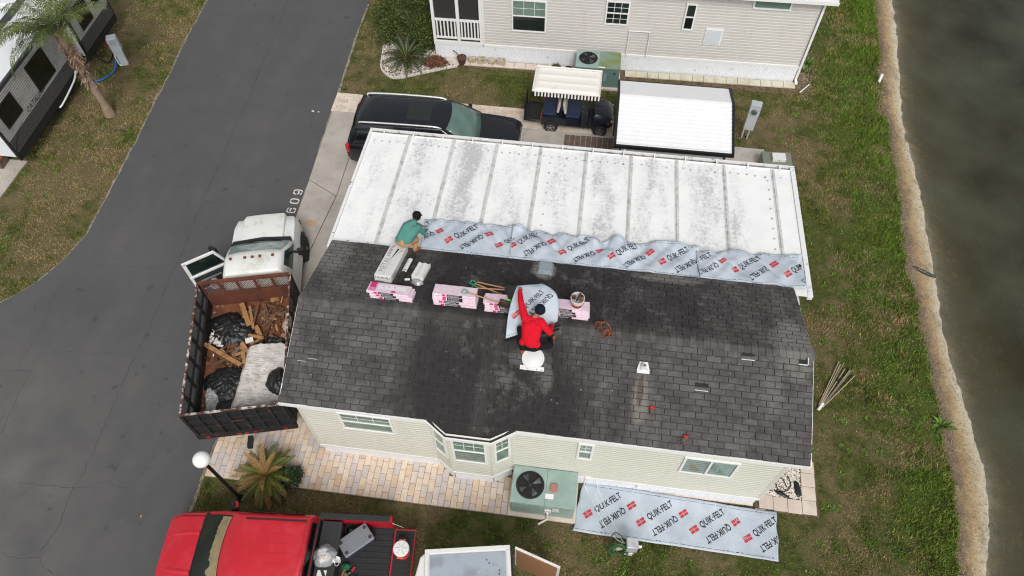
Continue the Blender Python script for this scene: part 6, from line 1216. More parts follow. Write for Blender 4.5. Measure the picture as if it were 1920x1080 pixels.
# ---------------------------------------------------------------- camper across the road
rv = thing('travel_trailer', 'grey ribbed travel trailer with black windows parked across the road', 'camper', (-11.95,8.22,0), R(0))
MAT_RVW = M('white_fibreglass', sr(232,234,238), .4, var=.03); MAT_RVG = M('grey_ribbed_side', sr(176,175,172), .4, .1, var=.06, vs=2, col2=sr(146,146,144), cs=2, lo=.5, hi=.7); MAT_RVD = M('dark_ribbed_side', sr(84,84,84), .4, .1, var=.08)
def rv_wall(y0, y1, z0, z1, mat, name):
    mb = MB(); z = z0; pt = .075
    while z < z1-.01:
        zt = min(z+pt, z1); mb.add([(0,y0,z),(0,y1,z),(.034,y0,z+.02),(.034,y1,z+.02),(.034,y0,zt-.02),(.034,y1,zt-.02),(0,y0,zt),(0,y1,zt)], [(0,1,3,2),(2,3,5,4),(4,5,7,6)]); z = zt
    return mb.build(name, mat, rv)
for (ya, yb, tagn) in ((0,4.18,'main'),(5.02,7.35,'rear')):
    MB().box(-2.4,-.004,ya,yb,.60,2.60).build('body', MAT_RVW, rv, bevel=.03); rv_wall(ya+.05, yb-.05, 1.22, 2.50, MAT_RVG, 'side_panel'); rv_wall(ya+.05, yb-.05, .72, 1.215, MAT_RVD, 'lower_side_panel')
    MB().box(-.02,.03,ya,yb,.46,.71).build('skirt', MAT_INK, rv); MB().box(-.05,.032,ya-.01,ya+.06,.55,2.62).build('corner_trim', MAT_INK, rv); MB().box(-.05,.032,yb-.06,yb+.01,.55,2.62).build('corner_trim', MAT_INK, rv); MB().box(-.06,.035,ya,yb,2.53,2.635).build('roof_trim', M('dark_grey_trim', sr(58,60,64), .6), rv)
MB().box(-2.3,-.5,4.18,5.02,.7,2.55).build('bay_wall', MAT_RVW, rv); MB().box(-2.3,-.49,4.18,5.02,.45,1.15).build('bay_base', MAT_INK, rv); MB().box(-1.62,-1.36,0.02,7.3,2.601,2.66).build('awning_roll', M('dark_grey_trim', (0,0,0)), rv, bevel=.05)
for (y0, y1, z0, z1) in ((.35,1.25,1.5,2.3),(2.25,3.35,1.35,2.38),(5.45,6.25,1.35,2.3),(6.55,7.1,1.6,2.35)):
    wn = MB().box(.02,.045,y0,y1,z0,z1).build('window', MAT_INK, rv, bevel=.06); MB().box(.046,.05,y0+.05,y1-.05,z0+.05,z1-.05).build('pane', MAT_PRIV, wn)
flat_text('lettering', 'CATALINA', .24, MAT_INK, rv, (.036,1.92,1.36), (0,1,0), (0,0,1), shear=.25, lift=.004)
mb = MB().grid(lambda u, v: (.038, .05+1.0*u, 1.30-.5*(1-u)**2+.05*v*(1-u)), 12, 1); mb.build('swoosh', MAT_INK, rv)
MB().tube(smoothpts([(.25,2.35,.62),(.30,2.6,.66),(.22,3.6,.72),(.12,4.0,.80)], 6), .03, 8).build('bumper_tube', MAT_TRIM, rv, smooth=50); MB().tube([(-.4,7.0,.3),(-.4,7.0,.6)], .05, 8).build('jack', MAT_INK, rv)
for y in (2.9,3.7): MB().lathe([(.2,-.1),(.33,-.1),(.36,0),(.33,.1),(.2,.1)], 20, (-.3,y,.36), 'x').build('tyre', MAT_TYRE, rv, smooth=40)
rp = slab([(-16,6.0),(-12.35,6.0),(-12.2,8.6),(-16,8.6)], 'camper_pad', None, -.02, .03); tag(rp, kind='structure')
cr = thing('crate', 'weathered crate with orange fabric on pad beside the camper', 'crate', (-13.05,8.35,.03)); MB().box(-.25,.25,-.2,.2,0,.3).build('box', MAT_OLDWOOD, cr); crumple(0,0,.25,.2,.1,81,0,.29,10).build('fabric', M('orange_fabric', sr(206,78,38), .8, var=.2), cr, smooth=80)
# ================================================================== ROOFING MATERIALS, FELT, WORKERS
def lay(o, x, y, n=0., rz=0., side=1):
    d = ((BY-y) if side > 0 else y)/math.cos(PITCH); o.location = roof_pt(side, x, d, n); o.rotation_euler = (Matrix.Rotation(-PITCH*side, 4, 'X') @ Matrix.Rotation(rz, 4, 'Z')).to_euler(); return o
t = NT('felt_sheet'); c = t.mix(t.rng(t.noise(2.2, 5), .3, .7), sr(172,182,193), sr(194,203,212)); c = t.mix(t.math('MULTIPLY', t.rng(t.voro(5.5), .02, .035, 1, 0), .7), c, (.03,.03,.035)); t.bump(t.noise(16, 4), .12, .02); MAT_FELT = t.done(c, .55, spec=.4)
MAT_FELTBACK = M('felt_back', (.022,.022,.024), .75, var=.15)
def felt_sheet(name, label, S, L_, W_, nu, nv, a0=.0, period=1.28, words=True, edge=True, first='up'):
    o = thing(name, label, 'roofing felt'); mb = MB().grid(lambda u, v: S(u*L_, v*W_), nu, nv); sh_ = mb.build('sheet', [MAT_FELT, MAT_FELTBACK], o, smooth=70, fix=False)
    md = sh_.modifiers.new('solid', 'SOLIDIFY'); md.thickness = .004; md.offset = -1; md.material_offset = 1
    def nrm(a, b): e = .01; p = S(a, b); return ((S(a+e, b)-p).cross(S(a, b+e)-p)).normalized()
    def stamp(nm, vs_, fs_, ca, cb, ang, mat):
        c_, s_ = math.cos(ang), math.sin(ang); Q = [(ca+c_*v[0]-s_*v[1], cb+s_*v[0]+c_*v[1]) for v in vs_]
        keep = [f for f in fs_ if all(.01 < Q[i][0] < L_-.01 and .01 < Q[i][1] < W_-.01 for i in f)]
        if len(keep) < 3: return
        used = sorted({i for f in keep for i in f}); mp_ = {k: j for j, k in enumerate(used)}
        ob_ = MB().add([S(*Q[i])+nrm(*Q[i])*.006 for i in used], [tuple(mp_[i] for i in f) for f in keep]).build(nm, mat, o, fix=False)
        if nm == 'edge_print': tag(ob_, kind='stuff')
    if words:
        tv, tf = text_mesh('QUIK\u00b7FELT', .215, .05, bold=.004); wmax = max(v.x for v in tv)-min(v.x for v in tv); k = .70/wmax; tv = [Vector((v.x*k, v.y, 0)) for v in tv]
        lv, lf = [], []
        for (x0, x1, y0, y1) in ((-.105,-.005,.008,.07),(.005,.105,.008,.07),(-.105,-.005,-.07,-.008),(.005,.105,-.07,-.008)):
            for i in range(2):
                for j in range(2):
                    xa, xb = lerp(x0,x1,i/2), lerp(x0,x1,(i+1)/2); ya, yb = lerp(y0,y1,j/2), lerp(y0,y1,(j+1)/2); n_ = len(lv); lv += [Vector((xa,ya,0)),Vector((xb,ya,0)),Vector((xb,yb,0)),Vector((xa,yb,0))]; lf.append((n_,n_+1,n_+2,n_+3))
        bv, bf = text_mesh('RSA', .055); an = R(38); a = a0
        while a < L_+.5:
            stamp('logo', lv, lf, a, .37*W_, an, MAT_REDINK); stamp('lettering', tv, tf, a+.42, .37*W_+.33, an, MAT_INK)
            stamp('logo', lv, lf, a+1.0, .66*W_, an+math.pi, MAT_REDINK); stamp('lettering', tv, tf, a+1.0-.42, .66*W_-.33, an+math.pi, MAT_INK)
            stamp('logo_letters', [v+Vector((-.055,.04,0)) for v in bv], bf, a, .37*W_, an, MAT_WHITE_INK)
            a += period
    if edge:
        for b0 in (.055, W_-.075):
            vs_, fs_ = [], []; a = .03
            while a < L_-.1:
                l_ = rnd.choice((.05,.12,.3,.2)); k = max(1, int(l_/.05)); w_ = .006 if l_ > .06 else .016
                for i in range(k): n_ = len(vs_); vs_ += [Vector((a+l_*i/k,b0,0)),Vector((a+l_*(i+1)/k,b0,0)),Vector((a+l_*(i+1)/k,b0+w_,0)),Vector((a+l_*i/k,b0+w_,0))]; fs_.append((n_,n_+1,n_+2,n_+3))
                a += l_+rnd.uniform(.015,.05)
            stamp('edge_print', vs_, fs_, 0, 0, 0, MAT_INK)
    return o
# on the ground, right of the air conditioner
G00, G10, G11, G01 = Vector((6.90,-1.20,0)), Vector((11.78,-1.29,0)), Vector((11.80,-.12,0)), Vector((7.06,.05,0))
def S_ground(a, b):
    u, v = a/4.85, b/1.16; p = G00.lerp(G10, u).lerp(G01.lerp(G11, u), v); e = max(0, .5-min(u, 1-u)*8)
    p.z = .075+.018*nz(a*2.2, b*2.2)+.014*nz(a*4.1, b*1.4, 3)+.035*e*nz(a*1.2, b*3, 5)+.02*(v > .9)*nz(a*3, 1); p.x += .04*nz(b*3, u*2)*(1 if u > .8 or u < .2 else 0); p.y += .02*nz(a*.9, v*2, 8); return p
felt_sheet('roofing_felt', 'pale grey printed roofing felt unrolled on the ground beside the house', S_ground, 4.85, 1.16, 120, 30, .30)
# three lengths along the carport edge, rumpled
def S_car(x0, x1, top, amp, seed):
    def S(a, b):
        x = x0+a; v = b/1.08; tilt = interp(top, x); y = 4.60+v*(tilt-4.60)
        fold = .17*amp*abs(nz(x*1.3+v*.9, v*.5, seed))**.8+.10*amp*nz(x*2.9-v*2.4, v*1.2, seed+2)+.03*nz(x*7+v*5, v*4, seed+4)
        drop = .06*max(0, .15-v)/.15
        return Vector((x+.10*v*nz(x*.8, v, seed+6)-.18*v*(1 if x < 12 else .3)*.5, y+.03*nz(x*4, v*3, seed+5)*v, max(cz(y)+.05, .0)+.03+fold*(.4+.6*v)+.05*v*amp*abs(nz(x*2.1, 2, seed))-drop*.3))
    return S
topA = [(2.2,5.62),(3.2,5.66),(4.7,5.68)]; topB = [(4.4,5.70),(5.6,5.58),(6.6,5.52),(6.95,5.36),(7.3,5.62),(8.0,5.45),(8.4,5.68),(9.6,5.60)]; topC = [(9.2,5.46),(9.9,5.42),(10.35,5.62),(11.3,5.58),(12.05,5.66)]
felt_sheet('roofing_felt', 'rumpled printed felt strip beside the kneeling man in teal', S_car(2.30,4.72,topA,1.0,3), 2.42, 1.08, 70, 26, -.55)
felt_sheet('roofing_felt', 'rumpled printed felt strip, middle length along the carport edge', S_car(4.62,9.50,topB,1.5,7), 4.88, 1.08, 130, 26, .05)
felt_sheet('roofing_felt', 'rumpled printed felt strip at the pond end of carport edge', S_car(9.42,12.02,topC,1.3,15), 2.60, 1.08, 70, 26, -.35)
# the piece being lifted by the man in red: bottom edge on the ridge, curling up and over
BLp, BRp, TLp, TRp = Vector((4.92,1.78,3.80)), Vector((6.02,2.36,3.80)), Vector((5.04,2.90,4.28)), Vector((5.58,3.16,4.08))
def S_held(a, b):
    u, v = a/1.15, b/1.5; p = BLp.lerp(BRp, u).lerp(TLp.lerp(TRp, u), v); bulge = math.sin(math.pi*v); p += Vector((.16*u*bulge, .06*u*bulge, .20*bulge*(.5+.5*u)))
    p += Vector((-.05*(1-u)*bulge, 0, .03*nz(u*3, v*4, 2))); return p
hf = felt_sheet('roofing_felt', 'stiff printed felt piece lifted up by the man in red', S_held, 1.15, 1.5, 26, 34, .18, 1.28)
fl = [Vector((5.04,2.90,4.30)), Vector((4.72,3.0,4.10)), Vector((4.86,2.72,3.92)), Vector((5.0,2.55,4.10))]
MB().grid(lambda u, v: fl[0].lerp(fl[1], u).lerp(fl[3].lerp(fl[2], u), v)+Vector((0,0,.06*math.sin(u*3)*math.sin(v*3))), 10, 10).build('turned_flap', MAT_FELTBACK, hf, smooth=70, solid=.004)
for i, (a, b) in enumerate([((4.90,1.74,3.74),(5.30,1.90,3.74)), ((5.50,2.0,3.80),(6.10,2.28,3.80)), ((5.48,1.92,3.78),(6.08,2.18,3.78))]):
    o = thing('batten', ('short black batten under the left corner of lifted felt','black batten under the right edge of lifted felt','black batten nearest the man in red, under his right arm')[i], 'batten', group='black battens by the lifted felt'); MB().bar(a, b, .045, .025).build('batten', MAT_BLK, o, bevel=.003)
# ---- shingle bundles
t = NT('pink_white_wrapper'); c = t.mix(t.rng(t.noise(3, 5), .35, .65), sr(246,226,236), sr(240,206,224)); g = t.noise(26, 3, .7, t.mapv(t.obj(), (.5,2.4,2.4))); c = t.mix(t.math('MULTIPLY', t.rng(g, .52, .58), .55), c, sr(178,160,172)); t.bump(t.noise(14, 4), .35, .012); MAT_WRAP = t.done(c, .3, spec=.55)
def bundle(label, x, y, layer, rz, dx=0, dy=0, top_print=False, torn=False):
    o = thing('shingle_bundle', label, 'shingle bundle', group='wrapped shingle bundles on the ridge'); lay(o, x+dx, y+dy, .016+layer*.068, rz)
    mb = MB(); nu, nv = 16, 6
    L_, W_, H_ = 1.0, .345, .064
    def bx_(u, v): e = min(u, 1-u, .08)/.08; return ((u-.5)*L_+.006*nz(v*5, layer, x), (v-.5)*W_+.006*nz(u*9, layer*3.1, x), H_+.006*nz(u*6, v*6, layer+x)*e)
    top = [bx_(i/nu, j/nv) for j in range(nv+1) for i in range(nu+1)]; mb.add(top, [(j*(nu+1)+i, j*(nu+1)+i+1, (j+1)*(nu+1)+i+1, (j+1)*(nu+1)+i) for j in range(nv) for i in range(nu)])
    per = [bx_(i/nu, 0) for i in range(nu+1)]+[bx_(1, j/nv) for j in range(1, nv+1)]+[bx_(1-i/nu, 1) for i in range(1, nu+1)]+[bx_(0, 1-j/nv) for j in range(1, nv)]; n_ = len(per)
    mb.add(per+[(p[0],p[1],0.) for p in per], [(i, n_+i, n_+(i+1) % n_, (i+1) % n_) for i in range(n_)]); mb.build('wrapper', MAT_WRAP, o, smooth=40)
    s_ = rnd.uniform(-.05,.05); lb = MB().box(-.20+s_,.16+s_,-W_/2-.012,-W_/2-.006,.006,.058).build('label', MAT_INK, o); flat_text('lettering', 'DURATION', .05, MAT_WHITE_INK, lb, (-.05+s_,-W_/2-.013,.032), (1,0,0), (0,0,1), shear=.2)
    MB().box(-.31+s_,-.23+s_,-W_/2-.011,-W_/2-.006,.01,.055).build('logo_square', MAT_PINKINK, o)
    if top_print:
        MB().box(-.47,-.32,-.02,.165,H_+.006,H_+.009).build('pink_panel', MAT_PINKINK, o); MB().box(-.47,-.30,-.15,-.03,H_+.006,H_+.009).build('pale_pink_panel', M('pale_pink_ink', sr(236,140,184), .4), o); MB().box(.08,.18,-.15,-.09,H_+.006,H_+.009).build('pink_tag', MAT_PINKINK, o); MB().box(-.26,.40,-.06,.10,H_+.006,H_+.008).build('white_panel', M('wrapper_white', sr(246,242,244), .35), o)
        for k in range(3): MB().lathe([(.022,H_+.008),(.022,H_+.010)], 14, (-.14+k*.13,.04,0)).build('emblem', M('faded_pink', sr(222,150,180), .4), o)
    if torn:
        for k in range(5): MB().grid(lambda u, v: (-.52+.10*u+.04*nz(u*3,k), -.16+.07*k+.06*v, H_*.6+.06*math.sin(u*3+k)*v+.03*nz(u*5,v*5,k)), 4, 3).build('torn_wrap', MAT_WRAP, o, smooth=70)
    return o
ord_ = {3: ['lowest','middle','topmost'], 5: ['lowest','second lowest','middle','second highest','topmost'], 4: ['lowest','second lowest','second highest','topmost']}
for (x, y, n_, rz, nm) in [(2.13,2.68,3,-.02,'pink-wrapped bundle below the long white carton'),(3.62,2.70,5,.0,'pink-wrapped bundle in the neat stack under the lone shovel grip'),(4.82,2.66,4,.03,'pink-wrapped bundle with torn wrapper left of the lifted felt'),(6.22,2.70,4,.0,'pink-wrapped bundle under the white bucket')]:
    for k in range(n_):
        last = k == n_-1
        bundle('%s %s' % (ord_[n_][k], nm), x, y, k, rz+rnd.uniform(-.015,.015), rnd.uniform(-.02,.02)-(.06 if last and n_ == 3 else 0), rnd.uniform(-.012,.012), last and n_ == 3, last and x > 4.5 and x < 5)
# ---- long carton
MAT_CARD = M('white_carton', sr(236,234,232), .6, var=.04, col2=sr(206,200,196), cs=5, lo=.56, hi=.75)
o = thing('long_carton', 'long white carton slit open on top behind the kneeling man', 'carton'); lay(o, 1.80, 3.78, .012, R(-3)); LWd, LLn, LH = .21, .70, .20
MB().box(-LWd,LWd,-LLn,LLn,0,LH).build('carton', MAT_CARD, o, bevel=.008)
flat_text('lettering', 'TRUBUILT', .09, MAT_INK, o, (0,-LLn-.001,.13), (1,0,0), (0,0,1), lift=.003); flat_text('lettering', 'TRUBUILT', .12, M('blue_grey_ink', sr(70,80,100), .6), o, (-.13,.36,LH), (0,-1,0), (1,0,0), lift=.004); flat_text('lettering', 'METAL', .2, M('pale_grey_ink', sr(170,168,166), .6), o, (-.09,-.25,LH), (0,1,0), (-1,0,0), lift=.004); flat_text('lettering', 'TRUBUILT', .07, MAT_INK, o, (LWd,-.45,.1), (0,1,0), (0,0,1), lift=.003)
MB().add([(-.02,.02,LH+.003),(.15,.42,LH+.003),(.02,.46,LH+.003)], [(0,1,2)]).build('slit', MAT_DARK, o); MB().add([(.0,.05,LH+.006),(.16,.36,LH+.05),(.10,.44,LH+.045)], [(0,1,2)]).build('flap', MAT_CARD, o); MB().box(-.003,.003,-LLn+.01,0,LH+.0005,LH+.002).build('tape_seam', M('carton_seam', sr(170,164,160), .7), o)
MB().box(-LWd+.02,LWd-.2,-LLn-.004,-LLn-.0015,.015,.035).build('barcode_strip', M('grey_ink', sr(120,110,116), .6), o)
o = thing('membrane_roll', 'black membrane roll with white label beside the long carton', 'roll'); lay(o, 2.20, 3.62, .075, R(-4)); MB().lathe([(.03,-.62),(.07,-.62),(.072,0),(.07,.62),(.03,.62)], 20, axis='y').build('roll', MAT_FELTBACK, o, smooth=40); lb = MB().grid(lambda u, v: (.0735*math.sin(-1.0+1.9*u), -.18+.56*v, .0735*math.cos(-1.0+1.9*u)), 8, 2).build('label', MAT_CARD, o, smooth=60)
MB().add([(-.03,-.15,.074),(.02,-.15,.076),(.05,-.10,.066),(-.01,-.11,.078)], [(0,1,2,3)]).build('label_mark', MAT_INK, lb)
o = thing('opened_pack', 'white wrapped pack torn open at its near end on far slope', 'pack'); lay(o, 2.58, 3.55, .012, R(-6)); MB().grid(lambda u, v: (-.15+.30*u, -.26+.60*v, .115+.012*math.cos(u*4*math.pi)+.01*nz(u*4,v*5,3)), 14, 14).build('wrap_top', MAT_CARD, o, smooth=60); MB().box(-.148,.148,-.258,.338,0,.108).build('pack', MAT_CARD, o, bevel=.015)
crumple(.03,-.34,.15,.10,.10,91,0,.0,14).build('torn_foil', M('crinkled_foil', sr(178,178,180), .35, .3, var=.3, vs=14, bump=.5), o, smooth=40); MB().tube([(-.17,-.30,.04),(-.29,-.33,.03)], .03, 10).build('paper_tube', MAT_CARD, o)
# ---- shovels
MAT_ASH = M('ash_handle', sr(196,146,104), .6, var=.2, vs=10); MAT_GRIP = M('green_grip', sr(64,168,120), .45, var=.1); MAT_STEELD = M('dark_steel', sr(70,66,64), .5, .6, var=.2, col2=sr(120,80,60), cs=9)
def shovel(label, g, e, blade=True):
    o = thing('shovel', label, 'shovel', group='roofing shovels'); g = Vector(g); e = Vector(e); d = (e-g).normalized(); s_ = d.cross(Vector((0,0,1))).normalized()
    MB().tube([g+d*.12, e], .017, 8).build('handle', MAT_ASH, o, smooth=50)
    pts = [g+d*.14, g+d*.10+s_*.03, g+d*.03+s_*.06, g-d*.02+s_*.055, g-d*.02-s_*.055, g+d*.03-s_*.06, g+d*.10-s_*.03, g+d*.14]
    MB().tube(pts, .014, 8).build('grip', MAT_GRIP, o, smooth=50)
    if blade:
        up = s_.cross(d).normalized(); MB().grid(lambda u, v: e+d*(.26*v)+s_*((u-.5)*.2)+up*(.03*(2*u-1)**2), 6, 6).build('blade', MAT_STEELD, o, smooth=60, solid=.004)
    return o
shovel('green-gripped shovel, upper of the two grips side by side', (3.86,3.42,3.44), (4.70,3.02,3.62)); shovel('green-gripped shovel, lower of the two grips side by side', (3.93,3.22,3.50), (4.70,3.22,3.56))
shovel('green-gripped shovel resting its grip on the neat bundle stack', (3.80,2.80,3.96), (4.66,2.56,4.02))
o = thing('shovel', 'grip-less ash handle lying behind the paired green grips', 'shovel', group='roofing shovels'); MB().tube([(4.0,3.46,3.40),(4.75,3.30,3.50)], .017, 8).build('handle', MAT_ASH, o); MB().grid(lambda u, v: (4.75+.2*v, 3.2+.2*u, 3.5+.02*u), 3, 3).build('blade', MAT_STEELD, o, solid=.004)
o = thing('glove', 'bright green glove on the torn bundle wrapper', 'glove'); o.location = (4.86,2.62,4.02)
MB().add([(-.05,-.04,0),(.03,-.05,.01),(.08,-.01,.02),(.05,.03,.03),(.09,.06,.01),(.0,.05,.03),(-.06,.03,.01)], [(0,1,2,3,4,5,6)]).build('glove', M('lime_glove', sr(110,190,70), .7), o, solid=.02)
# ---- bucket of flashings
bk = thing('bucket', 'white bucket full of rusty metal scraps on bundle stack', 'bucket'); lay(bk, 6.42, 2.70, .30, 0); bk.rotation_euler = (0,0,0); bk.location.z -= .02
MB().lathe([(.125,0),(.15,.30),(.16,.30),(.16,.33),(.148,.33),(.12,.05),(.002,.04)], 26).build('bucket', MAT_VENT, bk, smooth=40); MB().grid(lambda u, v: (.143*math.sin(-.8+1.6*u), -.143*math.cos(-.8+1.6*u), .10+.09*v), 8, 1).build('label', MAT_REDINK, bk); MB().tube([(.16*math.cos(a*math.pi/12),-.02-.16*math.sin(a*math.pi/12)*.9,.33-.2*math.sin(a*math.pi/12)) for a in range(13)], .005, 5).build('bail', MAT_STEELD, bk)
for k in range(16): a = rnd.uniform(0,6.28); MB().obox((.09*math.cos(a),.08*math.sin(a),.31+rnd.uniform(-.03,.10)), (rnd.uniform(.05,.14),rnd.uniform(.02,.05),.008), (rnd.uniform(-1,1),rnd.uniform(-1,1),a)).build('scrap', M('rusty_scrap_%d' % (k % 3), [sr(96,54,40),sr(56,44,40),sr(140,84,66)][k % 3], .7, .2, var=.3, vs=20), bk)
# ---- tool belt and gloves
tbelt = thing('tool_belt', 'brown leather tool belt dropped on the ridge', 'tool belt'); tbelt.location = (7.03,2.30,3.79); MAT_LEATH = M('brown_leather', sr(150,84,48), .65, var=.25, vs=14, col2=sr(96,52,34), cs=12)
for (x, y, s_, rz) in ((-.12,.10,.16,.3),(-.05,-.02,.13,-.4),(.06,-.10,.17,.2),(.16,-.12,.11,.9)):
    mb = MB().lathe([(s_*.30,0),(s_*.45,s_*.3),(s_*.5,s_*.62),(s_*.44,s_*.62),(s_*.38,s_*.2)], 10, cap=False); p_ = mb.build('pouch', MAT_LEATH, tbelt, smooth=50); p_.location = (x,y,-.02); p_.rotation_euler = (.5, .3, rz)
MB().tube(smoothpts([(-.08,.14,0),(.05,.18,.02),(.16,.1,.0),(.19,0,-.03),(.1,.02,-.01)], 5), .018, 6).build('belt', MAT_LEATH, tbelt); MB().tube([(-.02,.02,.02),(.12,.09,.04)], .012, 6).build('hammer_handle', MAT_STEELD, tbelt)
def glove(label, x, y, rz, flip):
    o = thing('glove', label, 'glove', group='red and grey gloves on near slope'); lay(o, x, y, .02, rz, -1)
    MB().grid(lambda u, v: ((u-.5)*.10, -.03+.10*v, .02+.02*math.sin(u*3.1)), 6, 6).build('palm', M('grey_glove', sr(92,84,80), .85, var=.15), o, smooth=60, solid=.018); MB().grid(lambda u, v: ((u-.5)*.11, .07+.05*v, .022+.022*math.sin(u*3.1)), 6, 3).build('cuff', M('red_knit', sr(200,40,36), .85), o, smooth=60, solid=.02)
    for k in range(4): MB().tube([(-.038+k*.025,-.025,.03),(-.044+k*.029,-.075-.01*(k % 3),.022)], .011, 7).build('finger', M('grey_glove', (0,0,0)), o, smooth=60)
    MB().tube([(.05*flip,.03,.025),(.085*flip,-.01,.018)], .012, 7).build('thumb', M('grey_glove', (0,0,0)), o, smooth=60)
glove('grey glove with red cuff in the middle of the near slope', 8.28, .70, .1, 1); glove('grey glove with red cuff close to the front eave', 8.99, .20, -.5, -1)
# ---- people
def capsule(mb, a, ra, b, rb, n=12):
    a = Vector(a); b = Vector(b); d = b-a; L_ = max(d.length, 1e-4); d = d/L_; pts = []; rr = []
    for k in range(5): q = math.pi/2*(k/5); pts.append(a-d*ra*math.cos(q)); rr.append(max(.002, ra*math.sin(q)))
    pts += [a, b]; rr += [ra, rb]
    for k in range(1, 6): q = math.pi/2*(k/5); pts.append(b+d*rb*math.sin(q)); rr.append(max(.002, rb*math.cos(q)))
    mb.tube(pts, rr, n)
def person_body(parent, segs, mats, voxel=.011):
    mb = MB()
    for s_ in segs: capsule(mb, *s_[:4])
    me = mb.mesh('tmp'); ob = bpy.data.objects.new('tmp', me); COL.objects.link(ob)
    bm = bmesh.new(); bm.from_mesh(me); bmesh.ops.recalc_face_normals(bm, faces=bm.faces); bm.to_mesh(me); bm.free()
    md = ob.modifiers.new('r', 'REMESH'); md.mode = 'VOXEL'; md.voxel_size = voxel; sm_ = ob.modifiers.new('s', 'SMOOTH'); sm_.factor = .5; sm_.iterations = 5
    dg = bpy.context.evaluated_depsgraph_get(); me2 = bpy.data.meshes.new_from_object(ob.evaluated_get(dg)); bpy.data.objects.remove(ob); me2.name = 'body'
    me2.materials.clear()
    for m_ in mats: me2.materials.append(m_)
    S_ = [(Vector(s_[0]), s_[1], Vector(s_[2]), s_[3], s_[4]) for s_ in segs]; idx = []
    for p in me2.polygons:
        c_ = p.center; best = 9; bi = 0
        for a, ra, b, rb, mi_ in S_:
            ab = b-a; t_ = max(0, min(1, (c_-a).dot(ab)/max(ab.length_squared, 1e-8))); d_ = (c_-a-ab*t_).length-lerp(ra, rb, t_)
            if d_ < best: best = d_; bi = mi_
        idx.append(bi)
    me2.polygons.foreach_set('material_index', idx); me2.polygons.foreach_set('use_smooth', [True]*len(idx))
    # cloth creases
    co_ = np.empty(len(me2.vertices)*3, np.float32); me2.vertices.foreach_get('co', co_); me2.update()
    o = bpy.data.objects.new('body', me2); COL.objects.link(o); o.parent = parent; return o
def cloth(name, col, **k):
    t = NT(name); c = t.mix(t.noise(7, 5), tuple(a*.85 for a in col), tuple(min(1,a*1.12) for a in col))
    h = t.math('ADD', t.noise(9, 4, .6, t.mapv(t.pos, (1,1.6,2.2), rot=(.5,.2,.4)), 1.2), t.math('MULTIPLY', t.noise(120, 2), .05)); t.bump(h, .55, .05); return t.done(c, .85, spec=.2)
MAT_SKIN = M('skin', sr(150,104,80), .55, var=.08); CL_RED = cloth('red_sweatshirt', sr(214,20,42)); CL_BLK = cloth('black_trousers', sr(26,25,30)); CL_BOOT = cloth('tan_boots', sr(148,88,50)); CL_TEAL = cloth('teal_hoodie', sr(84,140,130)); CL_KHAKI = cloth('khaki_trousers', sr(186,144,102)); CL_NAVY = cloth('navy_knit', sr(22,26,44)); CL_CAP = cloth('black_cap', sr(24,22,24)); MAT_HAIR = M('dark_hair', (.015,.012,.01), .7)
def hand(segs, wr, d, up, side, grip=.6, m=3):
    """palm and five bent fingers; d = pointing direction, up = back of hand"""
    wr = Vector(wr); d = Vector(d).normalized(); up = Vector(up); s_ = d.cross(up).normalized()*side; up = s_.cross(d).normalized()*side
    pc = wr+d*.05; segs.append((wr, .026, pc+s_*.018, .026, m)); segs.append((wr, .024, pc-s_*.02, .024, m)); kn = wr+d*.085
    for k, (o_, L_) in enumerate(((-.033,.055),(-.011,.068),(.012,.07),(.034,.062))):
        b0 = kn+s_*o_; b1 = b0+(d*(1-grip*.4)-up*grip*.5).normalized()*L_*.5; b2 = b1+(d*(1-grip)-up*grip).normalized()*L_*.55; segs.append((b0, .011, b1, .010, m)); segs.append((b1, .010, b2, .008, m))
    t0 = wr+d*.03+s_*.03; t1 = t0+(d*.5+s_*.8-up*.2).normalized()*.04; t2 = t1+(d*.9+s_*.1-up*.4).normalized()*.035; segs.append((t0, .014, t1, .012, m)); segs.append((t1, .012, t2, .009, m))
def headsegs(segs, c, fwd, up, m=3, r=.098):
    c = Vector(c); f = Vector(fwd).normalized(); u = Vector(up); u = (u-f*u.dot(f)).normalized(); s_ = f.cross(u)
    segs += [(c-f*.015+u*.03, r*.95, c+f*.01-u*.035, r*.80, m), (c+f*.035-u*.06, .058, c+f*.055-u*.085, .042, m), (c+f*.095-u*.0, .012, c+f*.112-u*.03, .016, m), (c+f*.085+u*.012+s_*.035, .014, c+f*.085+u*.012-s_*.035, .014, m), (c+f*.085-u*.062+s_*.018, .012, c+f*.085-u*.062-s_*.018, .012, m)]
    for q in (-1, 1): segs.append((c+s_*q*.095+u*.015, .014, c+s_*q*.098-u*.03, .011, m))
    return c, f, u, s_
# man in red, squatting over the vent
rp_ = thing('person', 'person in red sweatshirt and dark beanie squatting and lifting felt', 'person', (0,0,0)); sg = []
hipL, hipR = (5.36,1.56,3.98), (5.58,1.55,3.98); kL, kR = (5.22,1.92,4.06), (5.92,1.62,4.02); aL, aR = (5.31,1.64,3.68), (5.92,1.90,3.80)
sg += [(hipL,.115,hipR,.115,1), ((5.46,1.58,4.02),.14,(5.48,1.68,4.08),.15,1), (hipL,.105,kL,.072,1), (hipR,.105,kR,.072,1), (kL,.07,aL,.052,1), (kR,.07,aR,.052,1)]
sg += [(aL,.048,(5.31,1.60,3.60),.045,2), ((5.31,1.60,3.60),.043,(5.27,1.74,3.61),.038,2), (aR,.048,(5.91,1.88,3.70),.045,2), ((5.91,1.88,3.70),.043,(5.99,2.0,3.73),.038,2)]
shL, shR, nk = (5.32,2.02,4.36), (5.67,1.98,4.36), (5.52,2.08,4.42)
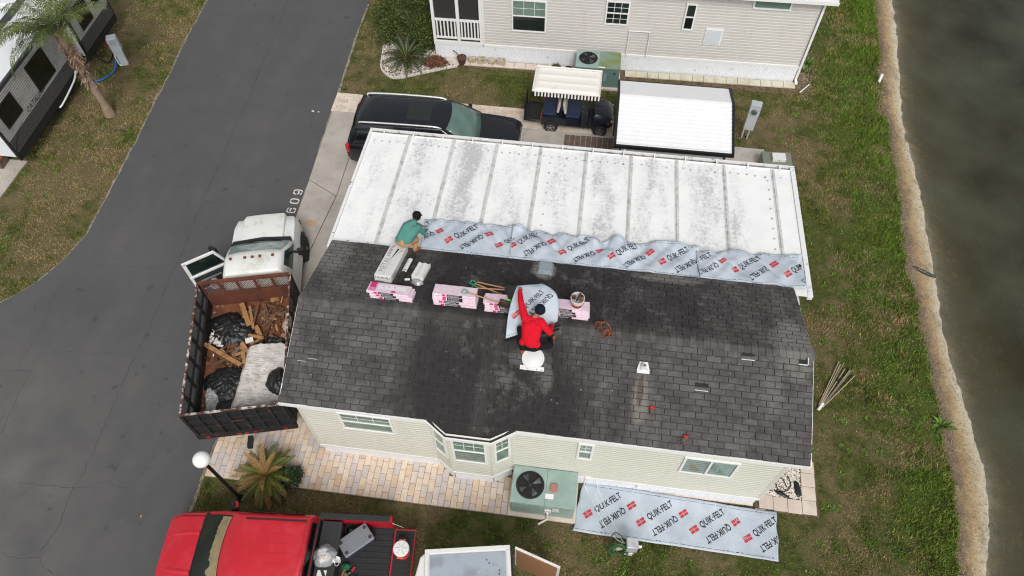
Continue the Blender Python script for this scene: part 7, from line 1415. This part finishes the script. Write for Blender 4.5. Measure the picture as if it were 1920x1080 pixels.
sg += [((5.42,1.64,4.09),.13,(5.40,1.88,4.28),.145,0), ((5.55,1.62,4.09),.13,(5.58,1.86,4.28),.145,0), ((5.39,1.88,4.27),.14,(5.40,1.98,4.33),.115,0), ((5.58,1.86,4.27),.14,(5.58,1.96,4.33),.115,0), (shL,.085,shR,.085,0), ((5.49,1.62,4.08),.16,(5.5,1.9,4.3),.15,0), ((5.34,1.60,4.05),.10,(5.62,1.58,4.05),.10,0)]
sg += [(shL,.095,(5.19,2.34,4.48),.072,0), ((5.19,2.34,4.48),.070,(5.13,2.66,4.42),.052,0), (shR,.095,(5.88,1.86,4.14),.072,0), ((5.88,1.86,4.14),.070,(5.92,2.10,4.02),.046,0)]
sg += [((5.53,2.06,4.42),.058,(5.60,2.12,4.48),.055,3)]; hand(sg, (5.13,2.68,4.42), (-.05,1,-.1), (0,.1,1), 1, .8); hand(sg, (5.92,2.12,4.01), (.1,1,-.3), (0,.3,1), -1, .7)
hc, hfw, hup, hs = headsegs(sg, (5.63,2.17,4.53), (.25,.75,-.5), (.1,.5,.8))
person_body(rp_, sg, [CL_RED, CL_BLK, CL_BOOT, MAT_SKIN])
def dome(name, parent, c, f, u, r, mat, prof, n=22): 
    s_ = f.cross(u); mb = MB().lathe(prof, n); M3 = Matrix((s_, f, u)).transposed(); mb.v = [tuple(c+M3 @ Vector(v)) for v in mb.v]; return mb.build(name, mat, parent, smooth=60)
hu = (hup-hfw*.35).normalized(); hf_ = (hfw-hu*hfw.dot(hu)).normalized(); bn = dome('beanie', rp_, hc, hf_, hu, .11, CL_NAVY, [(.104,-.03),(.112,.0),(.112,.03),(.107,.035),(.104,.07),(.085,.108),(.05,.128),(.003,.136)]); dome('beanie_cuff', bn, hc, hf_, hu, .11, CL_NAVY, [(.110,-.035),(.117,-.03),(.117,.025),(.110,.03)]) 
dome('hair', rp_, hc, hf_, hu, .1, MAT_HAIR, [(.085,-.075),(.1,-.05),(.103,-.03)])
# man in teal, bent over at the eave
tp_ = thing('person', 'person in teal hoodie and khaki trousers bending at the felt end', 'person', (0,0,0)); sg = []
hipL, hipR = (1.88,4.40,3.46), (2.10,4.36,3.46); kL, kR = (1.92,4.70,3.28), (2.26,4.62,3.30); aL, aR = (1.86,4.46,3.06), (2.22,4.46,3.10)
sg += [(hipL,.12,hipR,.12,1), (hipL,.11,kL,.075,1), (hipR,.11,kR,.075,1), (kL,.072,aL,.055,1), (kR,.072,aR,.055,1), ((1.99,4.38,3.48),.15,(2.0,4.44,3.52),.15,1)]
sg += [(aL,.05,(1.86,4.44,3.02),.046,2), ((1.86,4.44,3.02),.044,(1.92,4.58,3.02),.04,2), (aR,.05,(2.22,4.44,3.04),.046,2), ((2.22,4.44,3.04),.044,(2.32,4.54,3.03),.04,2)]
shL, shR = (2.02,4.70,3.72), (2.33,4.66,3.72)
sg += [((1.94,4.42,3.53),.145,(2.05,4.62,3.70),.145,0), ((2.08,4.40,3.53),.145,(2.24,4.60,3.70),.145,0), (shL,.09,shR,.09,0), ((2.06,4.5,3.62),.15,(2.16,4.66,3.73),.13,0), ((2.16,4.70,3.80),.09,(2.22,4.74,3.82),.08,0)]
sg += [(shL,.085,(2.06,4.98,3.52),.062,0), ((2.06,4.98,3.52),.06,(2.26,5.08,3.28),.046,0), (shR,.085,(2.44,4.72,3.46),.064,0), ((2.44,4.72,3.46),.06,(2.42,4.98,3.24),.047,0)]
hand(sg, (2.27,5.09,3.26), (.5,.6,-.6), (0,.5,.8), 1, .7); hand(sg, (2.42,5.0,3.22), (0,.8,-.6), (0,.5,.8), -1, .7); sg += [((2.19,4.76,3.80),.058,(2.24,4.84,3.84),.055,3)]
hc, hfw, hup, hs = headsegs(sg, (2.27,4.90,3.88), (.35,.7,-.55), (.2,.6,.75))
person_body(tp_, sg, [CL_TEAL, CL_KHAKI, CL_BOOT, MAT_SKIN])
hu = (hup-hfw*.2).normalized(); hf_ = (hfw-hu*hfw.dot(hu)).normalized(); cp_ = dome('cap', tp_, hc, hf_, hu, .11, CL_CAP, [(.106,.0),(.110,.03),(.104,.07),(.085,.104),(.05,.122),(.003,.13)]); s3 = hf_.cross(hu); MB().grid(lambda u, v: hc+s3*((u-.5)*.16)+hf_*(.09+.08*v*(1-(2*u-1)**2*.4))+hu*(.01-.01*v), 8, 4).build('peak', CL_CAP, cp_, smooth=60, solid=.004)
dome('hair', tp_, hc, hf_, hu, .1, MAT_HAIR, [(.08,-.085),(.099,-.05),(.107,.0)]); crumple(2.12,4.66,.13,.10,.05,101,.3,3.83,14).build('hood', CL_TEAL, tp_, smooth=80); MB().obox((1.80,4.42,3.50), (.05,.10,.13), (.2,.3,.2)).build('pocket_pouch', cloth('sage_pouch', sr(150,156,120)), tp_, bevel=.015)
# ================================================================== STREET FURNITURE, PLANTS, SMALL THINGS
lp = thing('street_lamp', 'black post lamp with white globe at the drive corner', 'street lamp', (-1.33,-1.46,0)); MB().lathe([(.09,0),(.09,.06),(.05,.12),(.042,.2),(.04,2.5),(.055,2.52),(.06,2.58)], 16).build('post', MAT_BLK, lp, smooth=40)
MB().lathe([(.001,2.56)]+[(.185*math.sin(a*math.pi/14), 2.745-.185*math.cos(a*math.pi/14)) for a in range(1, 14)]+[(.001,2.93)], 28).build('globe', M('opal_globe', sr(240,240,238), .25, var=.02, fine=0), lp, smooth=60); MB().lathe([(.075,2.55),(.085,2.575),(.07,2.59)], 18).build('collar', MAT_BLK, lp)
# hookup pedestals
MAT_PED = M('pale_pedestal', sr(204,212,220), .45, var=.05)
ps = thing('hookup_pedestal', 'pale grey hookup pedestal with blue hose beside the palm', 'pedestal', (-10.99,13.67,0), R(25)); MB().box(-.13,.13,-.10,.10,0,.62).build('post', MAT_PED, ps, bevel=.02); MB().box(-.17,.17,-.14,.14,.62,1.22).build('head', MAT_PED, ps, bevel=.03); MB().box(-.10,.10,-.148,-.141,.95,1.15).build('hatch', MAT_METER, ps); MB().obox((-.2,-.02,1.0), (.08,.1,.12)).build('plug', M('orange_plug', sr(206,70,40), .5), ps, bevel=.02)
MB().tube([(-.14,-.08,.62),(-.17,-.12,.4),(-.16,-.12,.12),(-.1,-.15,.06)], .025, 8).build('water_riser', MAT_TRIM, ps)
hs_ = thing('water_hose', 'blue water hose curving from pedestal to the camper', 'hose'); MB().tube(smoothpts([(-11.15,13.5,.3),(-11.2,13.2,.06),(-11.4,12.75,.05),(-11.75,12.55,.05),(-12.0,12.6,.08)], 8), .045, 9).build('hose', M('blue_hose', sr(38,98,160), .45, var=.1), hs_, smooth=60)
o = thing('power_cord', 'black power cord from pedestal to the camper', 'cord'); MB().tube(smoothpts([(-11.15,13.65,.95),(-11.3,13.7,.4),(-11.6,13.6,.05),(-12.0,13.75,.1),(-12.1,13.8,.4)], 8), .025, 8).build('cord', MAT_BLK, o)
us = thing('utility_stand', 'grey utility stand with outlets by the ground felt', 'utility stand', (8.26,-1.52,0), R(4)); MB().box(-.10,.10,-.06,.06,0,.50).build('post', MAT_METER, us, bevel=.008); MB().box(-.13,.13,-.12,.12,.50,.88).build('box', MAT_METER, us, bevel=.015); MB().box(-.05,.05,-.14,-.121,.3,.48).build('outlet', MAT_VENT, us); MB().tube([(.13,.0,.62),(.2,0,.62),(.21,0,.5)], .022, 8).build('conduit', MAT_TRIM, us); MB().lathe([(.03,-.02),(.03,.02)], 10, (.22,0,.6), 'x').build('knob', MAT_TRIM, us)
hc_ = thing('garden_hose', 'green garden hose coiled and hung on utility stand', 'hose', (7.98,-1.50,0))
for k in range(6):
    rx, rz_ = .17+.012*k, .32+.014*k; ph = rnd.uniform(-.02,.02)
    MB().tube([(ph+rx*math.cos(a*math.pi/12), -.05-.012*k+.05*math.sin(a*math.pi/6+k), .40+rz_*math.sin(a*math.pi/12)) for a in range(25)], .0115, 7, cap=False).build('coil', M('green_hose', sr(62,104,62), .5, var=.2), hc_, smooth=60)
MB().tube(smoothpts([(-.15,0,.6),(-.2,.1,.72),(-.1,.2,.76),(.08,.1,.7),(.18,0,.5)], 6), .013, 7).build('loose_loop', M('dark_green_hose', sr(40,62,50), .5), hc_, smooth=60); MB().obox((.0,-.06,.34), (.14,.06,.2), (.2,.2,.3)).build('bracket', MAT_STONE, hc_)
for i, pts in enumerate([[(7.10,.03,.5),(7.12,-.1,.12),(7.4,-.55,.12),(7.75,-1.1,.13),(8.05,-1.38,.3),(8.2,-1.45,.55)], [(7.35,.03,.55),(7.45,-.15,.13),(7.7,-.6,.12),(7.98,-1.1,.13),(8.12,-1.38,.3),(8.22,-1.45,.5)]]):
    o = thing('white_cord', ('thin white cord over the felt, running nearest the air conditioner','thin white cord over the felt, starting farther from the air conditioner')[i], 'cord', group='white cords over ground felt'); MB().tube(smoothpts(pts, 6), .008, 6).build('cord', MAT_TRIM, o)
o = thing('junction_box', 'small white outlet box low on the skirting above ground felt', 'outlet box', (8.42,-.03,.32)); MB().box(-.06,.06,-.05,.02,0,.14).build('box', MAT_TRIM, o, bevel=.01)
o = thing('junction_box', 'white junction box on the skirting right beside the air conditioner', 'outlet box', (7.15,-.02,.5)); MB().box(-.07,.07,-.06,.02,0,.16).build('box', MAT_TRIM, o, bevel=.01)
rd = thing('stake_bundle', 'bundle of pale poles and stakes lying on the pond lawn', 'stakes', (0,0,0))
for k in range(9):
    s_ = (k-4)*.028; MB().tube([(13.16+s_*.4,2.90-s_*.3,.04+.01*(k % 3)),(13.96+s_*1.8+rnd.uniform(-.08,.12),4.18-s_*1.2+rnd.uniform(-.15,.08),.06+.012*(k % 4))], .013, 6).build('pole', M('pale_pole_%d' % (k % 2), [sr(188,172,142),sr(140,132,118)][k % 2], .7, var=.15), rd)
MB().tube([(13.08,2.78,.05),(13.22,2.98,.06)], .04, 10).build('sleeve', MAT_TRIM, rd); MB().obox((13.72,3.72,.08), (.12,.05,.05), (0,0,.9)).build('strap', MAT_DARK, rd)
for i, (pp_, lb) in enumerate([([(12.1,.55,.06),(12.0,.75,.09),(11.85,.68,.07),(11.88,.48,.06),(12.05,.44,.06),(12.2,.6,.07),(12.15,.85,.06)],'black drip tube coiled on the white gravel')]):
    o = thing('drip_tube', lb, 'tube'); MB().tube(smoothpts(pp_, 6), .012, 6).build('tube', MAT_BLK, o, smooth=50)
o = thing('plastic_scrap', 'black plastic sheet scrap beside the square slabs', 'scrap'); crumple(12.36,.55,.08,.22,.03,111,.1,.045,12).build('scrap', MAT_POLY, o, smooth=70)
o = thing('plastic_scrap', 'black plastic scrap half buried in the middle of gravel', 'scrap'); crumple(11.98,.36,.2,.06,.03,114,-.4,.045,12).build('scrap', MAT_POLY, o, smooth=70)
for i, (x, y, r_, lb) in enumerate([(-3.35,12.07,.035,'white paper scrap on the road near the paver strip'),(-3.15,12.06,.025,'small white paper scrap on the road closest to pavers'),(-3.6,-2.2,.03,'tan leaf scrap on the asphalt before the red pickup')]):
    o = MB().obox((0,0,0), (r_*2.4,r_*1.5,.006), (.1,.2,i)).build('litter', M('litter_%d' % i, [sr(230,226,220),sr(226,222,216),sr(170,140,90)][i], .8)); o.location = (x,y,.045); tag(o, lb, 'litter')
# ---- plants
def mat_leaf(name, a, b, dry=None, amt=0.):
    t = NT(name); c = t.mix(t.rand(), a, b)
    if dry: c = t.mix(t.math('MULTIPLY', t.rng(t.noise(3.2, 4), .42, .62), amt), c, dry)
    return t.done(c, .5, spec=.4)
LEAF_PALM = mat_leaf('palm_leaflet', sr(50,72,34), sr(86,106,48), sr(150,142,84), .2); LEAF_SAGO = mat_leaf('sago_leaflet', sr(66,80,28), sr(104,112,44)); LEAF_SAGOB = mat_leaf('sago_leaflet_brown', sr(136,100,60), sr(168,128,82)); LEAF_SAGO2 = mat_leaf('sago_leaflet_dark', sr(36,54,34), sr(58,76,44)); LEAF_BUSH = mat_leaf('bush_leaf', sr(52,70,32), sr(96,108,50)); LEAF_WEED = mat_leaf('weed_leaf', sr(74,104,46), sr(110,140,60))
MAT_RACHIS = M('leaf_stem', sr(140,130,72), .7, var=.2)
def frond(mb, stem, base, az, el, L_, droop, n=34, ll=.32, lw=.016, vee=.5, twist=0, hang=0):
    base = Vector(base); pts = []; p = base.copy(); e = el
    for i in range(13):
        pts.append(p.copy()); d = Vector((math.cos(az)*math.cos(e), math.sin(az)*math.cos(e), math.sin(e))); p = p+d*(L_/12); e -= droop/12*(.5+i/12); az += twist/12
    stem.tube(pts, [lerp(.016,.003,i/12) for i in range(13)], 5)
    for k in range(n):
        t_ = .14+.86*k/n; f = t_*12; i = min(int(f), 11); q = pts[i].lerp(pts[i+1], f-i); d = (pts[i+1]-pts[i]).normalized(); s_ = d.cross(Vector((0,0,1))).normalized(); u = s_.cross(d)
        l_ = ll*math.sin(math.pi*(.16+.80*t_))**.7*rnd.uniform(.85,1.1)
        for sd in (-1, 1):
            dr_ = (s_*sd*.86+d*.55+u*vee+Vector((0,0,rnd.uniform(-.12,.08)))).normalized(); m_ = q+dr_*l_*.55; e_ = q+dr_*l_+Vector((0,0,-l_*(.12+hang))); wv = (d*.8).normalized()*lw/2
            mb.add([q-wv*.6, q+wv*.6, m_+wv, m_-wv, e_], [(0,1,2,3),(3,2,4)])
# feather palm by the camper: crown mostly above the frame
pm_ = thing('palm_tree', 'feather palm with shaggy trunk beside the camper', 'palm tree', (-10.40,11.06,0))
tr_ = []; rr_ = []
for i in range(22): z = i*.152; tr_.append((.02*nz(z,1)+.0*z, .02*nz(z,5), z)); rr_.append((.19 if i == 0 else .17 if i < 3 else .125+.012*nz(z*5,2)+.012*(i % 2)) if i < 11 else .15+.025*nz(z*4,3))
t = NT('palm_bark'); c = t.mix(t.rng(t.noise(9, 5, .6, t.mapv(t.pos, (1,1,3))), .3, .7), sr(128,112,96), sr(176,152,128)); t.bump(t.noise(16, 5, .6, t.mapv(t.pos, (1,1,3))), .9, .04); MAT_PALMB = t.done(t.mix(t.rng(t.xyz()[2], 1.2, 2.2), c, sr(150,126,104)), .9)
MB().tube(tr_, rr_, 14).build('trunk', MAT_PALMB, pm_, smooth=60)
mb = MB()
for k in range(190):
    z = rnd.uniform(1.35,3.3); a = rnd.uniform(0,6.28); r_ = .15+rnd.uniform(-.01,.02); l_ = rnd.uniform(.14,.40); c_, s_ = math.cos(a), math.sin(a); w_ = rnd.uniform(.02,.055); b0 = Vector((c_*r_,s_*r_,z)); tp2 = b0+Vector((c_*l_*.42,s_*l_*.42,rnd.choice((1,1,-.5))*l_*.8)); sd = Vector((-s_,c_,0))*w_; mb.add([b0-sd,b0+sd,tp2+sd*.3,tp2-sd*.3], [(0,1,2,3)])
tag(mb.build('leaf_boots', M('dry_leaf_base', sr(158,134,114), .9, var=.3, vs=14, col2=sr(110,84,66), cs=9), pm_, solid=.006), kind='stuff')
for k in range(17):
    mbl, mbs = MB(), MB(); az = R([200,225,170,250,145,290,320,20,60,100,125,215,185,340,270,40,80][k]); el = R([35,50,55,62,60,60,55,55,60,62,65,12,20,70,75,78,80][k]); L_ = rnd.uniform(1.9,2.35)
    frond(mbl, mbs, (.05*math.cos(az),.05*math.sin(az),3.25+rnd.uniform(0,.15)), az, el, L_, R(rnd.uniform(75,115)), 46, .46, .03, .25, rnd.uniform(-.3,.3), .35)
    fr2 = mbl.build('frond', LEAF_PALM, pm_, fix=False); mbs.build('rachis', MAT_RACHIS, fr2)
def sago(label, loc, n, L_, leafm, trunk, el0, brown=None, lw=.013):
    o = thing('sago_palm', label, 'sago palm', loc); MB().lathe([(.12,0),(.15,trunk*.5),(.12,trunk),(.02,trunk+.05)], 14).build('trunk', MAT_PALMB, o, smooth=60)
    for k in range(n):
        mbl, mbs = MB(), MB(); az = k*2.39996+rnd.uniform(-.15,.15); el = R(lerp(el0,75,(k/n)**1.5)); frond(mbl, mbs, (0,0,trunk+.03), az, el, L_*rnd.uniform(.85,1.08), R(rnd.uniform(50,80)), 34, .12, lw, .35, 0, .05); f_ = mbl.build('frond', brown if brown and (k > n*.88 or k % 5 == 0) else leafm, o, fix=False); mbs.build('rachis', MAT_RACHIS, f_)
    return o
sago('browning sago palm at the patio edge beside street lamp', (-.76,-.90,.03), 46, .84, LEAF_SAGO, .25, 4, LEAF_SAGOB, .017); sago('dark green sago palm in the white gravel bed', (-.57,14.86,.03), 36, .95, LEAF_SAGO2, .25, 12, None, .02)
# shrub by the porch: limbs and leaf clumps
def shrub(label, loc, rx, ry, h, n, leafm, lsize=.055, seed=2, cat='shrub', name='shrub'):
    o = thing(name, label, cat, loc); mb = MB()
    for k in range(9): a = rnd.uniform(0,6.28); mb.tube(smoothpts([(0,0,0),(.2*rx*math.cos(a),.2*ry*math.sin(a),h*.35),(.6*rx*math.cos(a),.6*ry*math.sin(a),h*.75)], 4), [.03*(1-i/10) for i in range(9)], 6)
    mb.build('stem', MAT_OLDWOOD, o); v = []; f = []
    cl = [(rnd.uniform(0,6.28), rnd.random()**.4, rnd.uniform(.12,1)) for _ in range(70)]
    for k in range(n):
        a, r_, z_ = rnd.choice(cl); prof = math.sin(math.pi*min(1, .18+.72*z_))**.6; c_ = Vector((rx*r_*prof*math.cos(a), ry*r_*prof*math.sin(a), h*z_)); p = c_+Vector((rnd.gauss(0,.13)*rx,rnd.gauss(0,.13)*ry,rnd.gauss(0,.085)*h))
        if p.z < .05: continue
        ls = lsize*rnd.uniform(.6,1.3); d = Vector((rnd.gauss(0,1),rnd.gauss(0,1),rnd.gauss(.3,.8))).normalized(); s_ = d.orthogonal().normalized(); s_ = Matrix.Rotation(rnd.uniform(0,6.28), 3, d) @ s_; m_ = len(v); v += [p, p+d*ls*.5+s_*ls*.28, p+d*ls, p+d*ls*.5-s_*ls*.28]; f.append((m_,m_+1,m_+2,m_+3))
    MB().add(v, f).build('crown', leafm, o, fix=False); return o
shrub('tall leafy green shrub at the porch corner', (-.85,16.35,0), 1.25, 1.05, 2.1, 15000, LEAF_BUSH, .075); shrub('low leafy shrub filling the bed beside the porch skirting', (-.1,15.9,0), .55, .5, 1.0, 3500, LEAF_BUSH, .07)
o = shrub('brown withered ground plant in the gravel beside the sago', (.45,15.02,0), .5, .26, .28, 1300, MAT_DEADLEAF, .085, name='withered_plant', cat='plant'); shrub('low green fern growing beside the patio sago palm', (-.22,-.82,0), .34, .3, .42, 1700, LEAF_SAGO2, .06, name='fern', cat='plant')
def weed(label, loc, n, L_, leafm=LEAF_WEED, w_=.05):
    o = thing('weed_plant', label, 'plant', loc); mb = MB()
    for k in range(n):
        a = k*2.4+rnd.uniform(-.3,.3); e = R(rnd.uniform(25,70)); l_ = L_*rnd.uniform(.6,1.1); d = Vector((math.cos(a)*math.cos(e),math.sin(a)*math.cos(e),math.sin(e))); s_ = Vector((-math.sin(a),math.cos(a),0))*w_/2; m_ = d*l_*.55; e_ = d*l_+Vector((0,0,-l_*.25)); mb.add([(0,0,0), tuple(m_+s_), tuple(e_), tuple(m_-s_)], [(0,1,2,3)])
    mb.build('leaves', leafm, o, fix=False); return o
weed('bright green leafy plant at the grey house corner', (14.0,16.75,0), 26, .5, LEAF_WEED, .08); weed('second green leafy plant nearer the grey house gutter corner', (13.85,16.35,0), 16, .38, LEAF_WEED, .07); weed('tall green weed clump at the pond edge lower right', (16.25,2.75,-.03), 22, .42, LEAF_WEED, .09); weed('small weed tuft by the mossy air conditioner pot', (4.9,15.2,.2), 24, .3, LEAF_BUSH, .03); weed('low grass tuft at the paver strip by road', (-2.55,13.3,0), 20, .22, LEAF_BUSH, .03)
# leaf litter and bark under the corner plants
tag(gravel('bark_mulch', lambda: (rnd.gauss(13.75,.22), rnd.gauss(15.9,.5)), 500, M('pale_mulch', sr(150,132,112), .9, var=.3, vs=20), (.015,.035), .01), 'pale bark mulch strip along the grey house end wall', 'mulch')
